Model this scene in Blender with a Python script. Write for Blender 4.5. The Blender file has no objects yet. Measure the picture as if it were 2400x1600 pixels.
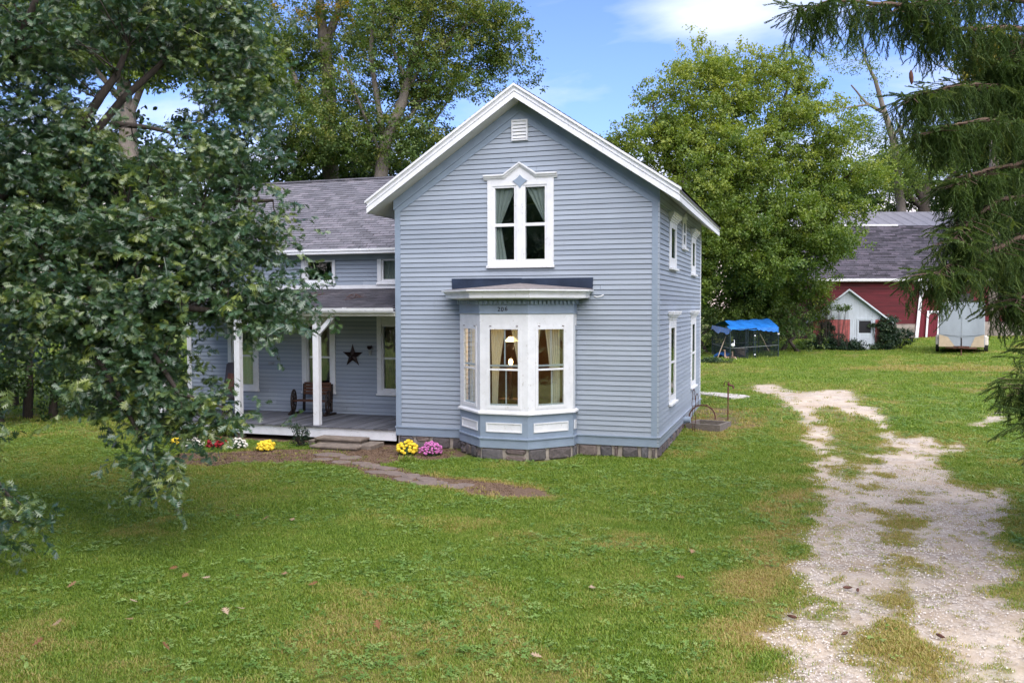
import bpy, math, random
import numpy as np
from math import sin, cos, pi, radians, sqrt, atan2, floor
from mathutils import Vector, Matrix, Euler

random.seed(7)
rng = np.random.default_rng(11)
S = bpy.context.scene
COL = S.collection

# ------------------------------------------------------------------ camera
CAM = np.array([2.9696, -19.6420, 3.4333])
YAW, PITCH, ROLL, FPX = 0.314426, 0.03977, -0.0020205, 2065.16
FW = np.array([-sin(YAW)*cos(PITCH), cos(YAW)*cos(PITCH), -sin(PITCH)])
_r = np.array([cos(YAW), sin(YAW), 0.0]); _u = np.cross(_r, FW)
RT = _r*cos(ROLL)+_u*sin(ROLL); UP = -_r*sin(ROLL)+_u*cos(ROLL)
cd = bpy.data.cameras.new('camera'); cam = bpy.data.objects.new('camera', cd); COL.objects.link(cam)
cd.sensor_width = 36.0; cd.sensor_fit = 'HORIZONTAL'; cd.lens = FPX/2400*36; cd.clip_start = 0.1; cd.clip_end = 3000
m = Matrix(((RT[0], UP[0], -FW[0], CAM[0]), (RT[1], UP[1], -FW[1], CAM[1]), (RT[2], UP[2], -FW[2], CAM[2]), (0, 0, 0, 1)))
cam.matrix_world = m
S.camera = cam

def at(px, py, d):
    """a place in the yard: direction of a photo pixel, d metres into the scene"""
    return CAM + FW*d + RT*((px-1200)/FPX*d) + UP*((800-py)/FPX*d)

# ------------------------------------------------------------------ world, sun, exposure
SUN_EL, SUN_AZ = radians(52), radians(146)      # azimuth from +Y towards +X
W = bpy.data.worlds.new('World'); S.world = W; W.use_nodes = True
nt = W.node_tree; nt.nodes.clear(); N = nt.nodes; L = nt.links
out = N.new('ShaderNodeOutputWorld'); bg = N.new('ShaderNodeBackground'); L.new(bg.outputs[0], out.inputs[0])
sky = N.new('ShaderNodeTexSky'); sky.sky_type = 'NISHITA'; sky.sun_disc = False
sky.sun_elevation = SUN_EL; sky.sun_rotation = SUN_AZ; sky.air_density = 1.0; sky.dust_density = 0.6; sky.ozone_density = 2.0
tc = N.new('ShaderNodeTexCoord')
sep = N.new('ShaderNodeSeparateXYZ'); L.new(tc.outputs['Generated'], sep.inputs[0])
def mth(op, a, b=None, c=None, clamp=False):
    n = N.new('ShaderNodeMath'); n.operation = op; n.use_clamp = clamp
    for i, v in enumerate((a, b, c)):
        if v is None: continue
        if isinstance(v, (int, float)): n.inputs[i].default_value = v
        else: L.new(v, n.inputs[i])
    return n.outputs[0]
zz = mth('MAXIMUM', sep.outputs[2], 0.0)
den = mth('ADD', zz, 0.16)
cx = mth('DIVIDE', sep.outputs[0], den); cy = mth('DIVIDE', sep.outputs[1], den)
comb = N.new('ShaderNodeCombineXYZ'); L.new(cx, comb.inputs[0]); L.new(cy, comb.inputs[1])
mp = N.new('ShaderNodeMapping'); L.new(comb.outputs[0], mp.inputs[0]); mp.inputs['Location'].default_value = (1.35, 0.2, 0.0)
mp.inputs['Scale'].default_value = (0.8, 1.5, 1.0)
nz = N.new('ShaderNodeTexNoise'); nz.inputs['Scale'].default_value = 1.15; nz.inputs['Detail'].default_value = 7; nz.inputs['Roughness'].default_value = 0.55; nz.inputs['Distortion'].default_value = 0.35
L.new(mp.outputs[0], nz.inputs['Vector'])
# one bank of cloud above the yard, plus loose wisps everywhere
def blob(px, py, sx, sy):
    d = at(px, py, 100)-CAM; d = d/np.linalg.norm(d); h = np.array([d[1], -d[0], 0.]); h /= np.linalg.norm(h); v = np.cross(h, d)
    outs = []
    for ax, s in ((h, sx), (v, sy)):
        vm = N.new('ShaderNodeVectorMath'); vm.operation = 'DOT_PRODUCT'; L.new(tc.outputs['Generated'], vm.inputs[0]); vm.inputs[1].default_value = tuple(ax)
        q = mth('SUBTRACT', vm.outputs['Value'], float(np.dot(d, ax))); q = mth('DIVIDE', q, s); outs.append(mth('POWER', mth('ABSOLUTE', q), 2.0))
    vm = N.new('ShaderNodeVectorMath'); vm.operation = 'DOT_PRODUCT'; L.new(tc.outputs['Generated'], vm.inputs[0]); vm.inputs[1].default_value = tuple(d)
    fr = mth('GREATER_THAN', vm.outputs['Value'], 0.0)
    return mth('MULTIPLY', fr, mth('EXPONENT', mth('MULTIPLY', mth('ADD', outs[0], outs[1]), -1.0)))
b1 = blob(1750, 20, 0.115, 0.024)
b2 = blob(1640, 60, 0.05, 0.022)
b3 = blob(2150, 190, 0.09, 0.02)
bb = mth('ADD', mth('ADD', b1, mth('MULTIPLY', b2, 0.7)), mth('MULTIPLY', b3, 0.22))
cl = mth('ADD', mth('MULTIPLY', mth('SUBTRACT', nz.outputs['Fac'], 0.56), 2.6), mth('MULTIPLY', bb, 0.78))
low = mth('SUBTRACT', 1.0, mth('DIVIDE', zz, 0.26), None, True)         # banks of cloud towards the horizon
cl = mth('ADD', cl, mth('MULTIPLY', mth('POWER', low, 1.3), 1.9))
cl = mth('MULTIPLY', cl, 0.9, None, True)
clr = N.new('ShaderNodeMix'); clr.data_type = 'RGBA'; L.new(low, clr.inputs['Factor'])
clr.inputs[6].default_value = (2.75, 2.9, 3.1, 1); clr.inputs[7].default_value = (4.4, 3.55, 3.35, 1)
mix = N.new('ShaderNodeMix'); mix.data_type = 'RGBA'; L.new(cl, mix.inputs['Factor'])
skt = N.new('ShaderNodeMix'); skt.data_type = 'RGBA'; skt.blend_type = 'MULTIPLY'; skt.inputs['Factor'].default_value = 1.0
L.new(sky.outputs[0], skt.inputs[6]); skt.inputs[7].default_value = (0.38, 0.42, 0.61, 1)
L.new(skt.outputs[2], mix.inputs[6]); L.new(clr.outputs[2], mix.inputs[7])
L.new(mix.outputs[2], bg.inputs[0]); bg.inputs[1].default_value = 0.14

sd = bpy.data.lights.new('sun', 'SUN'); sd.energy = 2.3; sd.angle = radians(85); sd.color = (1.0, 0.91, 0.78)
sun = bpy.data.objects.new('sun', sd); COL.objects.link(sun)
dv = Vector((sin(SUN_AZ)*cos(SUN_EL), cos(SUN_AZ)*cos(SUN_EL), sin(SUN_EL)))
sun.rotation_euler = dv.to_track_quat('Z', 'Y').to_euler(); sun.location = (30, -10, 30)
S.view_settings.view_transform = 'Standard'; S.view_settings.look = 'None'; S.view_settings.exposure = 1.72; S.view_settings.gamma = 1.0
S.view_settings.use_curve_mapping = False
S.render.film_transparent = False
S.cycles.max_bounces = 6; S.cycles.diffuse_bounces = 3; S.cycles.glossy_bounces = 3; S.cycles.transmission_bounces = 4; S.cycles.transparent_max_bounces = 12
S.cycles.caustics_reflective = False; S.cycles.caustics_refractive = False; S.cycles.use_denoising = True

# ------------------------------------------------------------------ helpers
def tag(o, label=None, cat=None, group=None, kind=None):
    if label: o['label'] = label
    if cat: o['category'] = cat
    if group: o['group'] = group
    if kind: o['kind'] = kind
    return o
def empty(name, loc=(0, 0, 0), label=None, cat=None, group=None, kind=None, parent=None):
    o = bpy.data.objects.new(name, None); COL.objects.link(o); o.location = loc; o.empty_display_size = 0.2
    if parent: o.parent = parent
    return tag(o, label, cat, group, kind)
class MB:
    """collects polygons, then becomes ONE mesh object"""
    def __init__(s, fr=None): s.v = []; s.f = []; s.fr = fr
    def pt(s, p):
        return s.fr(*p) if s.fr else tuple(p)
    def add(s, vs, fs):
        b = len(s.v); s.v += [s.pt(p) for p in vs]; s.f += [tuple(i+b for i in f) for f in fs]; return s
    def box(s, a0, a1, b0, b1, c0, c1):
        return s.add([(a0, b0, c0), (a1, b0, c0), (a1, b1, c0), (a0, b1, c0), (a0, b0, c1), (a1, b0, c1), (a1, b1, c1), (a0, b1, c1)],
                     [(0, 3, 2, 1), (4, 5, 6, 7), (0, 1, 5, 4), (1, 2, 6, 5), (2, 3, 7, 6), (3, 0, 4, 7)])
    def extr(s, poly, axis, a, b):
        """polygon in the two other axes, pushed along an axis"""
        n = len(poly)
        def P(q, t):
            q = list(q); q.insert(axis, t); return tuple(q)
        vs = [P(q, a) for q in poly]+[P(q, b) for q in poly]
        fs = [tuple(range(n))[::-1], tuple(range(n, 2*n))]+[(i, (i+1) % n, n+(i+1) % n, n+i) for i in range(n)]
        return s.add(vs, fs)
    def tube(s, pts, r, k=8, caps=True):
        pts = [Vector(p) for p in pts]; n = len(pts)
        rr = r if hasattr(r, '__len__') else [r]*n
        vs = []; fs = []
        prev = None
        for i, p in enumerate(pts):
            d = (pts[min(i+1, n-1)]-pts[max(i-1, 0)])
            d = d.normalized() if d.length > 1e-9 else Vector((0, 0, 1))
            if prev is None: a = d.orthogonal().normalized()
            else:
                a = prev-d*prev.dot(d); a = a.normalized() if a.length > 1e-6 else d.orthogonal().normalized()
            prev = a; b = d.cross(a)
            for j in range(k):
                t = 2*pi*j/k; vs.append(tuple(p+(a*cos(t)+b*sin(t))*rr[i]))
        for i in range(n-1):
            for j in range(k):
                fs.append((i*k+j, i*k+(j+1) % k, (i+1)*k+(j+1) % k, (i+1)*k+j))
        if caps: fs += [tuple(range(k))[::-1], tuple(range((n-1)*k, n*k))]
        return s.add(vs, fs)
    def ball(s, c, r, sx=1, sy=1, sz=1, nu=10, nv=7, jit=0):
        vs = []; fs = []
        for i in range(nv+1):
            ph = pi*i/nv
            for j in range(nu):
                th = 2*pi*j/nu; q = r*(1+random.uniform(-jit, jit))
                vs.append((c[0]+q*sx*sin(ph)*cos(th), c[1]+q*sy*sin(ph)*sin(th), c[2]+q*sz*cos(ph)))
        for i in range(nv):
            for j in range(nu): fs.append((i*nu+j, (i+1)*nu+j, (i+1)*nu+(j+1) % nu, i*nu+(j+1) % nu))
        return s.add(vs, fs)
    def build(s, name, mat=None, parent=None, smooth=False, **k):
        me = bpy.data.meshes.new(name); me.from_pydata(s.v, [], s.f); me.update()
        if smooth: me.polygons.foreach_set('use_smooth', [True]*len(me.polygons))
        if mat: me.materials.append(mat)
        o = bpy.data.objects.new(name, me); COL.objects.link(o)
        if parent:
            o.parent = parent; mw = world_of(parent); o.matrix_parent_inverse = mw.inverted()
        return tag(o, **k)
def world_of(o):
    M = o.matrix_basis.copy()
    if o.parent: M = world_of(o.parent) @ o.matrix_parent_inverse @ M
    return M
def put(o, parent):
    o.parent = parent; o.matrix_parent_inverse = world_of(parent).inverted(); return o
def copy_tree(o, parent=None):
    c = o.copy(); COL.objects.link(c)
    if parent: c.parent = parent
    for ch in o.children: copy_tree(ch, c)
    return c
def bevel(o, w=0.01, seg=1):
    b = o.modifiers.new('bevel', 'BEVEL'); b.width = w; b.segments = seg; b.limit_method = 'ANGLE'; return o

# ------------------------------------------------------------------ noise on numpy arrays
def vnoise(x, y, sc, seed=0):
    r = np.random.default_rng(seed+1000).random((257, 257))
    x = np.asarray(x, float)/sc+37.3; y = np.asarray(y, float)/sc+91.7
    xi = np.floor(x).astype(int); yi = np.floor(y).astype(int); fx = x-xi; fy = y-yi
    fx = fx*fx*(3-2*fx); fy = fy*fy*(3-2*fy); xi %= 256; yi %= 256
    return (r[xi, yi]*(1-fx)+r[xi+1, yi]*fx)*(1-fy)+(r[xi, yi+1]*(1-fx)+r[xi+1, yi+1]*fx)*fy
def fbm(x, y, sc, seed=0, o=4):
    t = 0; a = 0.5; w = 0
    for i in range(o): t = t+a*vnoise(x, y, sc/2**i, seed+i*7); w += a; a *= 0.55
    return t/w
def sst(a, b, x):
    t = np.clip((np.asarray(x, float)-a)/(b-a), 0, 1); return t*t*(3-2*t)
HY = [-60, 0, 4, 8, 15, 25, 30, 40, 60, 300]; HZ = [0, 0, 0.08, 0.30, 0.42, 0.74, 0.88, 1.02, 1.2, 1.5]
def height(x, y):
    x = np.asarray(x, float); y = np.asarray(y, float)
    z = sum(np.interp(y+k, HY, HZ) for k in (-1.2, -0.6, 0, 0.6, 1.2))/5
    z = z+0.22*sst(6, 13, x)*sst(12, 24, y)
    far = sst(1.0, 5.0, np.maximum(np.maximum(x-0.2, -14.5-x), np.maximum(-2.0-y, y-9)))
    return z+(fbm(x, y, 5.0, 3)-0.5)*0.12*far+(fbm(x, y, 0.9, 5)-0.5)*0.03
def ground_at(px, py):
    d = at(px, py, 1.0)-CAM; t = 5.0
    for i in range(400):
        p = CAM+d*t
        if p[2] <= height(p[0], p[1]): break
        t += 0.25
    a, b = t-0.25, t
    for i in range(20):
        c = (a+b)/2; p = CAM+d*c
        if p[2] > height(p[0], p[1]): a = c
        else: b = c
    return CAM+d*b
def inpoly(x, y, P):
    P = np.asarray(P); ins = np.zeros(x.shape, bool); dist = np.full(x.shape, 1e9); n = len(P)
    for i in range(n):
        x0, y0 = P[i]; x1, y1 = P[(i+1) % n]
        c = ((y0 > y) != (y1 > y)) & (x < (x1-x0)*(y-y0)/((y1-y0) if y1 != y0 else 1e-9)+x0); ins ^= c
        dx, dy = x1-x0, y1-y0; t = np.clip(((x-x0)*dx+(y-y0)*dy)/(dx*dx+dy*dy+1e-12), 0, 1)
        dist = np.minimum(dist, np.hypot(x-x0-t*dx, y-y0-t*dy))
    return np.where(ins, dist, -dist)
# ------------------------------------------------------------------ materials
def mat(name):
    m = bpy.data.materials.new(name); m.use_nodes = True; t = m.node_tree; t.nodes.clear()
    o = t.nodes.new('ShaderNodeOutputMaterial'); p = t.nodes.new('ShaderNodeBsdfPrincipled'); t.links.new(p.outputs[0], o.inputs[0])
    return m, t, p, o
def nd(t, ty, **k):
    n = t.nodes.new(ty)
    for a, b in k.items():
        if hasattr(n, a): setattr(n, a, b)
    return n
def noise(t, scale, detail=3, rough=0.55, coord='Object', vec=None, mscale=None):
    n = nd(t, 'ShaderNodeTexNoise'); n.inputs['Scale'].default_value = scale; n.inputs['Detail'].default_value = detail; n.inputs['Roughness'].default_value = rough
    if vec is None:
        if coord == 'Position': vec = nd(t, 'ShaderNodeNewGeometry').outputs['Position']
        else: vec = nd(t, 'ShaderNodeTexCoord').outputs[coord]
    if mscale:
        mp_ = nd(t, 'ShaderNodeMapping'); mp_.inputs['Scale'].default_value = mscale; t.links.new(vec, mp_.inputs[0]); vec = mp_.outputs[0]
    t.links.new(vec, n.inputs['Vector']); return n.outputs['Fac']
def ramp(t, fac, stops):
    r = nd(t, 'ShaderNodeValToRGB'); e = r.color_ramp.elements
    while len(e) > 1: e.remove(e[-1])
    e[0].position = stops[0][0]; e[0].color = (*stops[0][1], 1)
    for p, c in stops[1:]:
        x = e.new(p); x.color = (*c, 1)
    t.links.new(fac, r.inputs[0]); return r.outputs[0]
def mixc(t, fac, a, b, mode='MIX'):
    n = nd(t, 'ShaderNodeMix'); n.data_type = 'RGBA'; n.blend_type = mode
    for i, v in ((0, fac), (6, a), (7, b)):
        if isinstance(v, (int, float)): n.inputs[i].default_value = v
        elif isinstance(v, tuple): n.inputs[i].default_value = (*v, 1)
        else: t.links.new(v, n.inputs[i])
    return n.outputs[2]
def tm(t, op, a, b=0.0, clamp=False):
    n = nd(t, 'ShaderNodeMath'); n.operation = op; n.use_clamp = clamp
    for i, v in ((0, a), (1, b)):
        if isinstance(v, (int, float)): n.inputs[i].default_value = v
        else: t.links.new(v, n.inputs[i])
    return n.outputs[0]
def bump(t, p, h, strength=0.3, dist=0.01):
    b = nd(t, 'ShaderNodeBump'); b.inputs['Strength'].default_value = strength; b.inputs['Distance'].default_value = dist
    t.links.new(h, b.inputs['Height']); t.links.new(b.outputs[0], p.inputs['Normal'])
def plain(name, c, rough=0.6, metal=0.0, var=0.12, scale=6.0, bmp=0.15, dirt=None, mscale=None, coord='Position', fine=60, spec=0.4):
    m, t, p, o = mat(name)
    f = noise(t, scale, 5, 0.6, coord, mscale=mscale)
    lo = tuple(x*(1-var) for x in c); hi = tuple(min(1, x*(1+var)) for x in c)
    col = ramp(t, f, [(0.3, lo), (0.7, hi)])
    if dirt:
        g = noise(t, scale*3.3, 6, 0.7, coord, mscale=mscale)
        col = mixc(t, ramp(t, g, [(dirt[1], (0, 0, 0)), (dirt[1]+0.12, (1, 1, 1))]), col, dirt[0])
    t.links.new(col, p.inputs['Base Color']); p.inputs['Roughness'].default_value = rough; p.inputs['Metallic'].default_value = metal
    p.inputs['Specular IOR Level'].default_value = spec
    if bmp: bump(t, p, noise(t, fine, 3, 0.6, coord, mscale=mscale), bmp, 0.004)
    return m
M = {}
def siding_mat(name, base):
    m, t, p, o = mat(name)
    g = nd(t, 'ShaderNodeNewGeometry').outputs['Position']
    f = noise(t, 1.2, 5, 0.6, vec=g, mscale=(1, 1, 2.0)); f2 = noise(t, 6, 6, 0.7, vec=g, mscale=(0.35, 0.35, 4))
    sp = nd(t, 'ShaderNodeSeparateXYZ'); t.links.new(g, sp.inputs[0])
    wn = nd(t, 'ShaderNodeTexWhiteNoise'); wn.noise_dimensions = '1D'; t.links.new(tm(t, 'FLOOR', tm(t, 'DIVIDE', tm(t, 'ADD', sp.outputs[2], -0.5), 0.114)), wn.inputs['W'])
    b = tuple(base)
    c = ramp(t, f, [(0.3, tuple(x*0.90 for x in b)), (0.7, tuple(x*1.06 for x in b))])
    c = mixc(t, 0.5, c, ramp(t, f2, [(0.25, tuple(x*0.86 for x in b)), (0.6, b), (0.85, tuple(min(1, x*1.12) for x in b))]))
    c = mixc(t, 1.0, c, ramp(t, wn.outputs['Value'], [(0, (0.95, 0.95, 0.95)), (1, (1.03, 1.03, 1.03))]), 'MULTIPLY')
    st = noise(t, 9, 4, 0.6, vec=g, mscale=(1, 1, 0.12))
    c = mixc(t, tm(t, 'MULTIPLY', ramp(t, st, [(0.62, (0, 0, 0)), (0.8, (1, 1, 1))]), 0.25), c, (0.20, 0.21, 0.22))
    oi = nd(t, 'ShaderNodeObjectInfo'); c = mixc(t, 1.0, c, ramp(t, oi.outputs['Random'], [(0, (0.90, 0.905, 0.915)), (1, (1.08, 1.07, 1.06))]), 'MULTIPLY')
    ph = tm(t, 'FRACT', tm(t, 'DIVIDE', tm(t, 'ADD', sp.outputs[2], -0.505+1.14), 0.114))       # shadow line under each lap, painted into the colour
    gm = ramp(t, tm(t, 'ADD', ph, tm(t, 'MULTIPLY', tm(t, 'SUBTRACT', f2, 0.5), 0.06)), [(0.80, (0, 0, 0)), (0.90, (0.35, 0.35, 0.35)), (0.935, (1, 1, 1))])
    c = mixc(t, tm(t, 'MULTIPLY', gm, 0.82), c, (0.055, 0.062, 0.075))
    t.links.new(c, p.inputs['Base Color']); p.inputs['Roughness'].default_value = 0.5; p.inputs['Specular IOR Level'].default_value = 0.35
    bump(t, p, noise(t, 40, 4, 0.6, vec=g, mscale=(0.3, 0.3, 3)), 0.25, 0.003)
    return m
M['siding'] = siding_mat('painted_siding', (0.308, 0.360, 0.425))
M['trimblue'] = plain('blue_grey_trim', (0.240, 0.303, 0.385), 0.5, var=0.08, scale=3, dirt=((0.2, 0.22, 0.24), 0.68))
M['white'] = plain('white_trim', (0.70, 0.72, 0.74), 0.5, var=0.08, scale=4, dirt=((0.44, 0.43, 0.40), 0.60))
M['soffit'] = plain('soffit_paint', (0.62, 0.62, 0.57), 0.6, var=0.08, scale=3, dirt=((0.4, 0.4, 0.35), 0.66))
def deck_mat():
    m, t, p, o = mat('grey_deck_paint'); oi = nd(t, 'ShaderNodeObjectInfo')
    c = ramp(t, noise(t, 6, 5, 0.7, 'Position', mscale=(4, 0.5, 1)), [(0.3, (0.07, 0.075, 0.085)), (0.6, (0.12, 0.125, 0.14)), (0.8, (0.2, 0.205, 0.22))])
    c = mixc(t, 1.0, c, ramp(t, oi.outputs['Random'], [(0, (0.6, 0.6, 0.62)), (1, (1.35, 1.35, 1.4))]), 'MULTIPLY')
    t.links.new(c, p.inputs['Base Color']); p.inputs['Roughness'].default_value = 0.5; return m
M['deck'] = deck_mat()
M['concrete'] = plain('old_concrete', (0.20, 0.165, 0.135), 0.9, var=0.3, scale=7, bmp=0.5, dirt=((0.10, 0.09, 0.075), 0.56))
M['pad'] = plain('pale_concrete', (0.50, 0.47, 0.44), 0.9, var=0.12, scale=4, bmp=0.3)
M['flag'] = plain('flagstone', (0.185, 0.145, 0.122), 0.85, var=0.25, scale=6, bmp=0.4, dirt=((0.13, 0.11, 0.09), 0.58))
M['mortar'] = plain('mortar', (0.33, 0.29, 0.25), 0.95, var=0.2, scale=8, bmp=0.5)
M['darkmetal'] = plain('dark_flashing', (0.035, 0.05, 0.085), 0.32, metal=0.35, var=0.3, scale=2.5, bmp=0.15, fine=9, spec=0.5)
M['bayroof'] = plain('bay_roof_cover', (0.20, 0.18, 0.18), 0.7, var=0.3, scale=9)
M['rust'] = plain('rusty_iron', (0.10, 0.045, 0.03), 0.8, metal=0.2, var=0.4, scale=14, bmp=0.4)
M['starbrown'] = plain('barn_star_tin', (0.018, 0.007, 0.007), 0.5, metal=0.3, var=0.4, scale=10)
M['benchwood'] = plain('stained_bench_wood', (0.09, 0.038, 0.02), 0.6, var=0.4, scale=12, bmp=0.3, dirt=((0.05, 0.03, 0.02), 0.6), mscale=(0.4, 3, 3))
M['darkwood'] = plain('dark_wheel_wood', (0.02, 0.012, 0.009), 0.6, var=0.4, scale=12)
M['oldwood'] = plain('weathered_wood', (0.16, 0.14, 0.12), 0.9, var=0.3, scale=8, bmp=0.4, mscale=(1, 4, 4))
M['black'] = plain('black_plastic', (0.015, 0.015, 0.017), 0.5, var=0.2)
M['tyre'] = plain('tyre_rubber', (0.02, 0.02, 0.02), 0.85, var=0.2)
M['tarp'] = plain('blue_tarp', (0.02, 0.16, 0.52), 0.35, var=0.25, scale=3, bmp=0.5, fine=7, spec=0.5)
M['blueplastic'] = plain('blue_plastic', (0.02, 0.09, 0.30), 0.4, var=0.15)
M['wire'] = plain('dark_green_wire', (0.03, 0.05, 0.06), 0.5, metal=0.4, var=0.2)
M['galv'] = plain('galvanised_tube', (0.30, 0.32, 0.34), 0.4, metal=0.6, var=0.2)
M['binplastic'] = plain('grey_brown_bin', (0.09, 0.075, 0.07), 0.6, var=0.2)
M['alu'] = plain('aluminium_sheet', (0.36, 0.40, 0.43), 0.38, metal=0.35, var=0.14, scale=0.8, bmp=0.2, fine=2.5, mscale=(2, 2, 0.6), dirt=((0.35, 0.36, 0.36), 0.62))
M['tan'] = plain('tan_guard', (0.42, 0.34, 0.23), 0.6, var=0.12, dirt=((0.55, 0.5, 0.42), 0.6))
M['offwhite'] = plain('offwhite_fender', (0.62, 0.57, 0.5), 0.5, var=0.08)
M['barnwhite'] = plain('barn_white_paint', (0.62, 0.63, 0.65), 0.7, var=0.12, scale=3, dirt=((0.35, 0.33, 0.32), 0.6))
M['shedwhite'] = plain('shed_white_paint', (0.60, 0.66, 0.70), 0.7, var=0.1, scale=4, dirt=((0.36, 0.38, 0.38), 0.62), mscale=(3, 3, 0.4))
M['barnred'] = plain('barn_red_board', (0.085, 0.007, 0.012), 0.75, var=0.45, scale=1.6, bmp=0.3, dirt=((0.07, 0.012, 0.012), 0.56), mscale=(0.3, 0.3, 3))
M['doorred'] = plain('barn_door_red', (0.12, 0.008, 0.017), 0.75, var=0.3, scale=3, dirt=((0.10, 0.015, 0.015), 0.6), mscale=(3, 3, 0.4))
M['brick'] = plain('pink_red_block', (0.48, 0.13, 0.12), 0.85, var=0.25, scale=5, bmp=0.4, dirt=((0.36, 0.16, 0.14), 0.55))
M['block'] = plain('concrete_block', (0.27, 0.235, 0.205), 0.9, var=0.25, scale=3, dirt=((0.16, 0.14, 0.12), 0.6))
M['barkgrey'] = plain('grey_bark', (0.17, 0.145, 0.12), 0.95, var=0.35, scale=9, bmp=0.9, mscale=(3, 3, 0.6), fine=18)
M['barkdark'] = plain('dark_bark', (0.055, 0.045, 0.038), 0.95, var=0.35, scale=9, bmp=0.9, mscale=(3, 3, 0.6), fine=18)
M['barkpale'] = plain('pale_bark', (0.155, 0.135, 0.11), 0.9, var=0.25, scale=9, bmp=0.7, mscale=(3, 3, 0.6), fine=18)
M['twigred'] = plain('spruce_twig', (0.10, 0.065, 0.045), 0.9, var=0.3)
M['room'] = plain('room_wall', (0.22, 0.11, 0.06), 0.9, var=0.15, scale=2, bmp=0)
M['room2'] = plain('upstairs_room', (0.06, 0.07, 0.09), 0.9, var=0.15, scale=2, bmp=0)
M['plaster'] = plain('ceiling_plaster', (0.55, 0.5, 0.45), 0.9, var=0.05, bmp=0)
M['steelroof'] = plain('pale_metal_roof', (0.24, 0.235, 0.26), 0.5, metal=0.2, var=0.12, scale=1.5, mscale=(4, 1, 1))
M['soilbed'] = plain('planter_soil', (0.03, 0.022, 0.016), 1.0, var=0.4, scale=20, bmp=0.8)
M['pump'] = plain('red_pump_paint', (0.11, 0.03, 0.025), 0.6, var=0.35, scale=20, dirt=((0.08, 0.05, 0.04), 0.58))
M['chairfab'] = plain('grey_chair_cover', (0.06, 0.055, 0.07), 0.8, var=0.2, scale=6)
M['chairprint'] = plain('worn_chair_print', (0.12, 0.05, 0.04), 0.8, var=0.6, scale=10, dirt=((0.3, 0.22, 0.18), 0.6))
M['goose'] = plain('goose_brown', (0.33, 0.23, 0.17), 0.9, var=0.25, scale=20)
M['goosewhite'] = plain('goose_white', (0.7, 0.68, 0.62), 0.9, var=0.08)
M['orange'] = plain('orange_beak', (0.55, 0.2, 0.04), 0.6)
M['jug'] = plain('white_jug', (0.75, 0.77, 0.8), 0.4)
M['pole'] = plain('pale_pole_wood', (0.40, 0.33, 0.24), 0.7)

# roof shingles: colour per tab from its place
def shingle_mat(name, base, sx=0.3, sz=0.075, spread=0.32):
    m, t, p, o = mat(name)
    g = nd(t, 'ShaderNodeNewGeometry').outputs['Position']; sp = nd(t, 'ShaderNodeSeparateXYZ'); t.links.new(g, sp.inputs[0])
    row = tm(t, 'FLOOR', tm(t, 'DIVIDE', sp.outputs[2], sz)); cb = nd(t, 'ShaderNodeCombineXYZ')
    t.links.new(tm(t, 'FLOOR', tm(t, 'DIVIDE', tm(t, 'ADD', sp.outputs[0], tm(t, 'MULTIPLY', row, 0.137)), sx)), cb.inputs[0]); t.links.new(row, cb.inputs[1])
    w = nd(t, 'ShaderNodeTexWhiteNoise'); w.noise_dimensions = '2D'; t.links.new(cb.outputs[0], w.inputs['Vector'])
    c = ramp(t, w.outputs['Value'], [(0, tuple(x*(1-spread) for x in base)), (0.5, base), (1, (base[0]*(1+spread), base[1]*(1+spread*0.8), base[2]*(1+spread*0.8)))])
    f = noise(t, 0.9, 4, 0.6, vec=g); c = mixc(t, 1.0, c, ramp(t, f, [(0.3, (0.8, 0.8, 0.83)), (0.7, (1.12, 1.1, 1.1))]), 'MULTIPLY')
    gr = noise(t, 160, 2, 0.5, vec=g); c = mixc(t, 1.0, c, ramp(t, gr, [(0.3, (0.7, 0.7, 0.7)), (0.7, (1.25, 1.25, 1.25))]), 'MULTIPLY')
    t.links.new(c, p.inputs['Base Color']); p.inputs['Roughness'].default_value = 0.9
    bump(t, p, gr, 0.4, 0.003); return m
M['shingle'] = shingle_mat('asphalt_shingle', (0.138, 0.140, 0.158))
M['porchshingle'] = shingle_mat('porch_shingle', (0.078, 0.079, 0.09))
M['barnshingle'] = shingle_mat('barn_shingle', (0.058, 0.055, 0.07), 0.5, 0.12, 0.6)

def stone_mat():
    m, t, p, o = mat('field_stone')
    oi = nd(t, 'ShaderNodeObjectInfo'); g = nd(t, 'ShaderNodeNewGeometry').outputs['Position']
    c = ramp(t, oi.outputs['Random'], [(0, (0.07, 0.08, 0.095)), (0.3, (0.13, 0.10, 0.095)), (0.55, (0.09, 0.085, 0.09)), (0.75, (0.17, 0.135, 0.12)), (1, (0.10, 0.105, 0.12))])
    c = mixc(t, 1.0, c, ramp(t, noise(t, 16, 6, 0.7, vec=g), [(0.25, (0.55, 0.55, 0.55)), (0.75, (1.45, 1.4, 1.35))]), 'MULTIPLY')
    t.links.new(c, p.inputs['Base Color']); p.inputs['Roughness'].default_value = 0.85; bump(t, p, noise(t, 26, 5, 0.7, vec=g), 0.9, 0.012); return m
M['stone'] = stone_mat()

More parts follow.
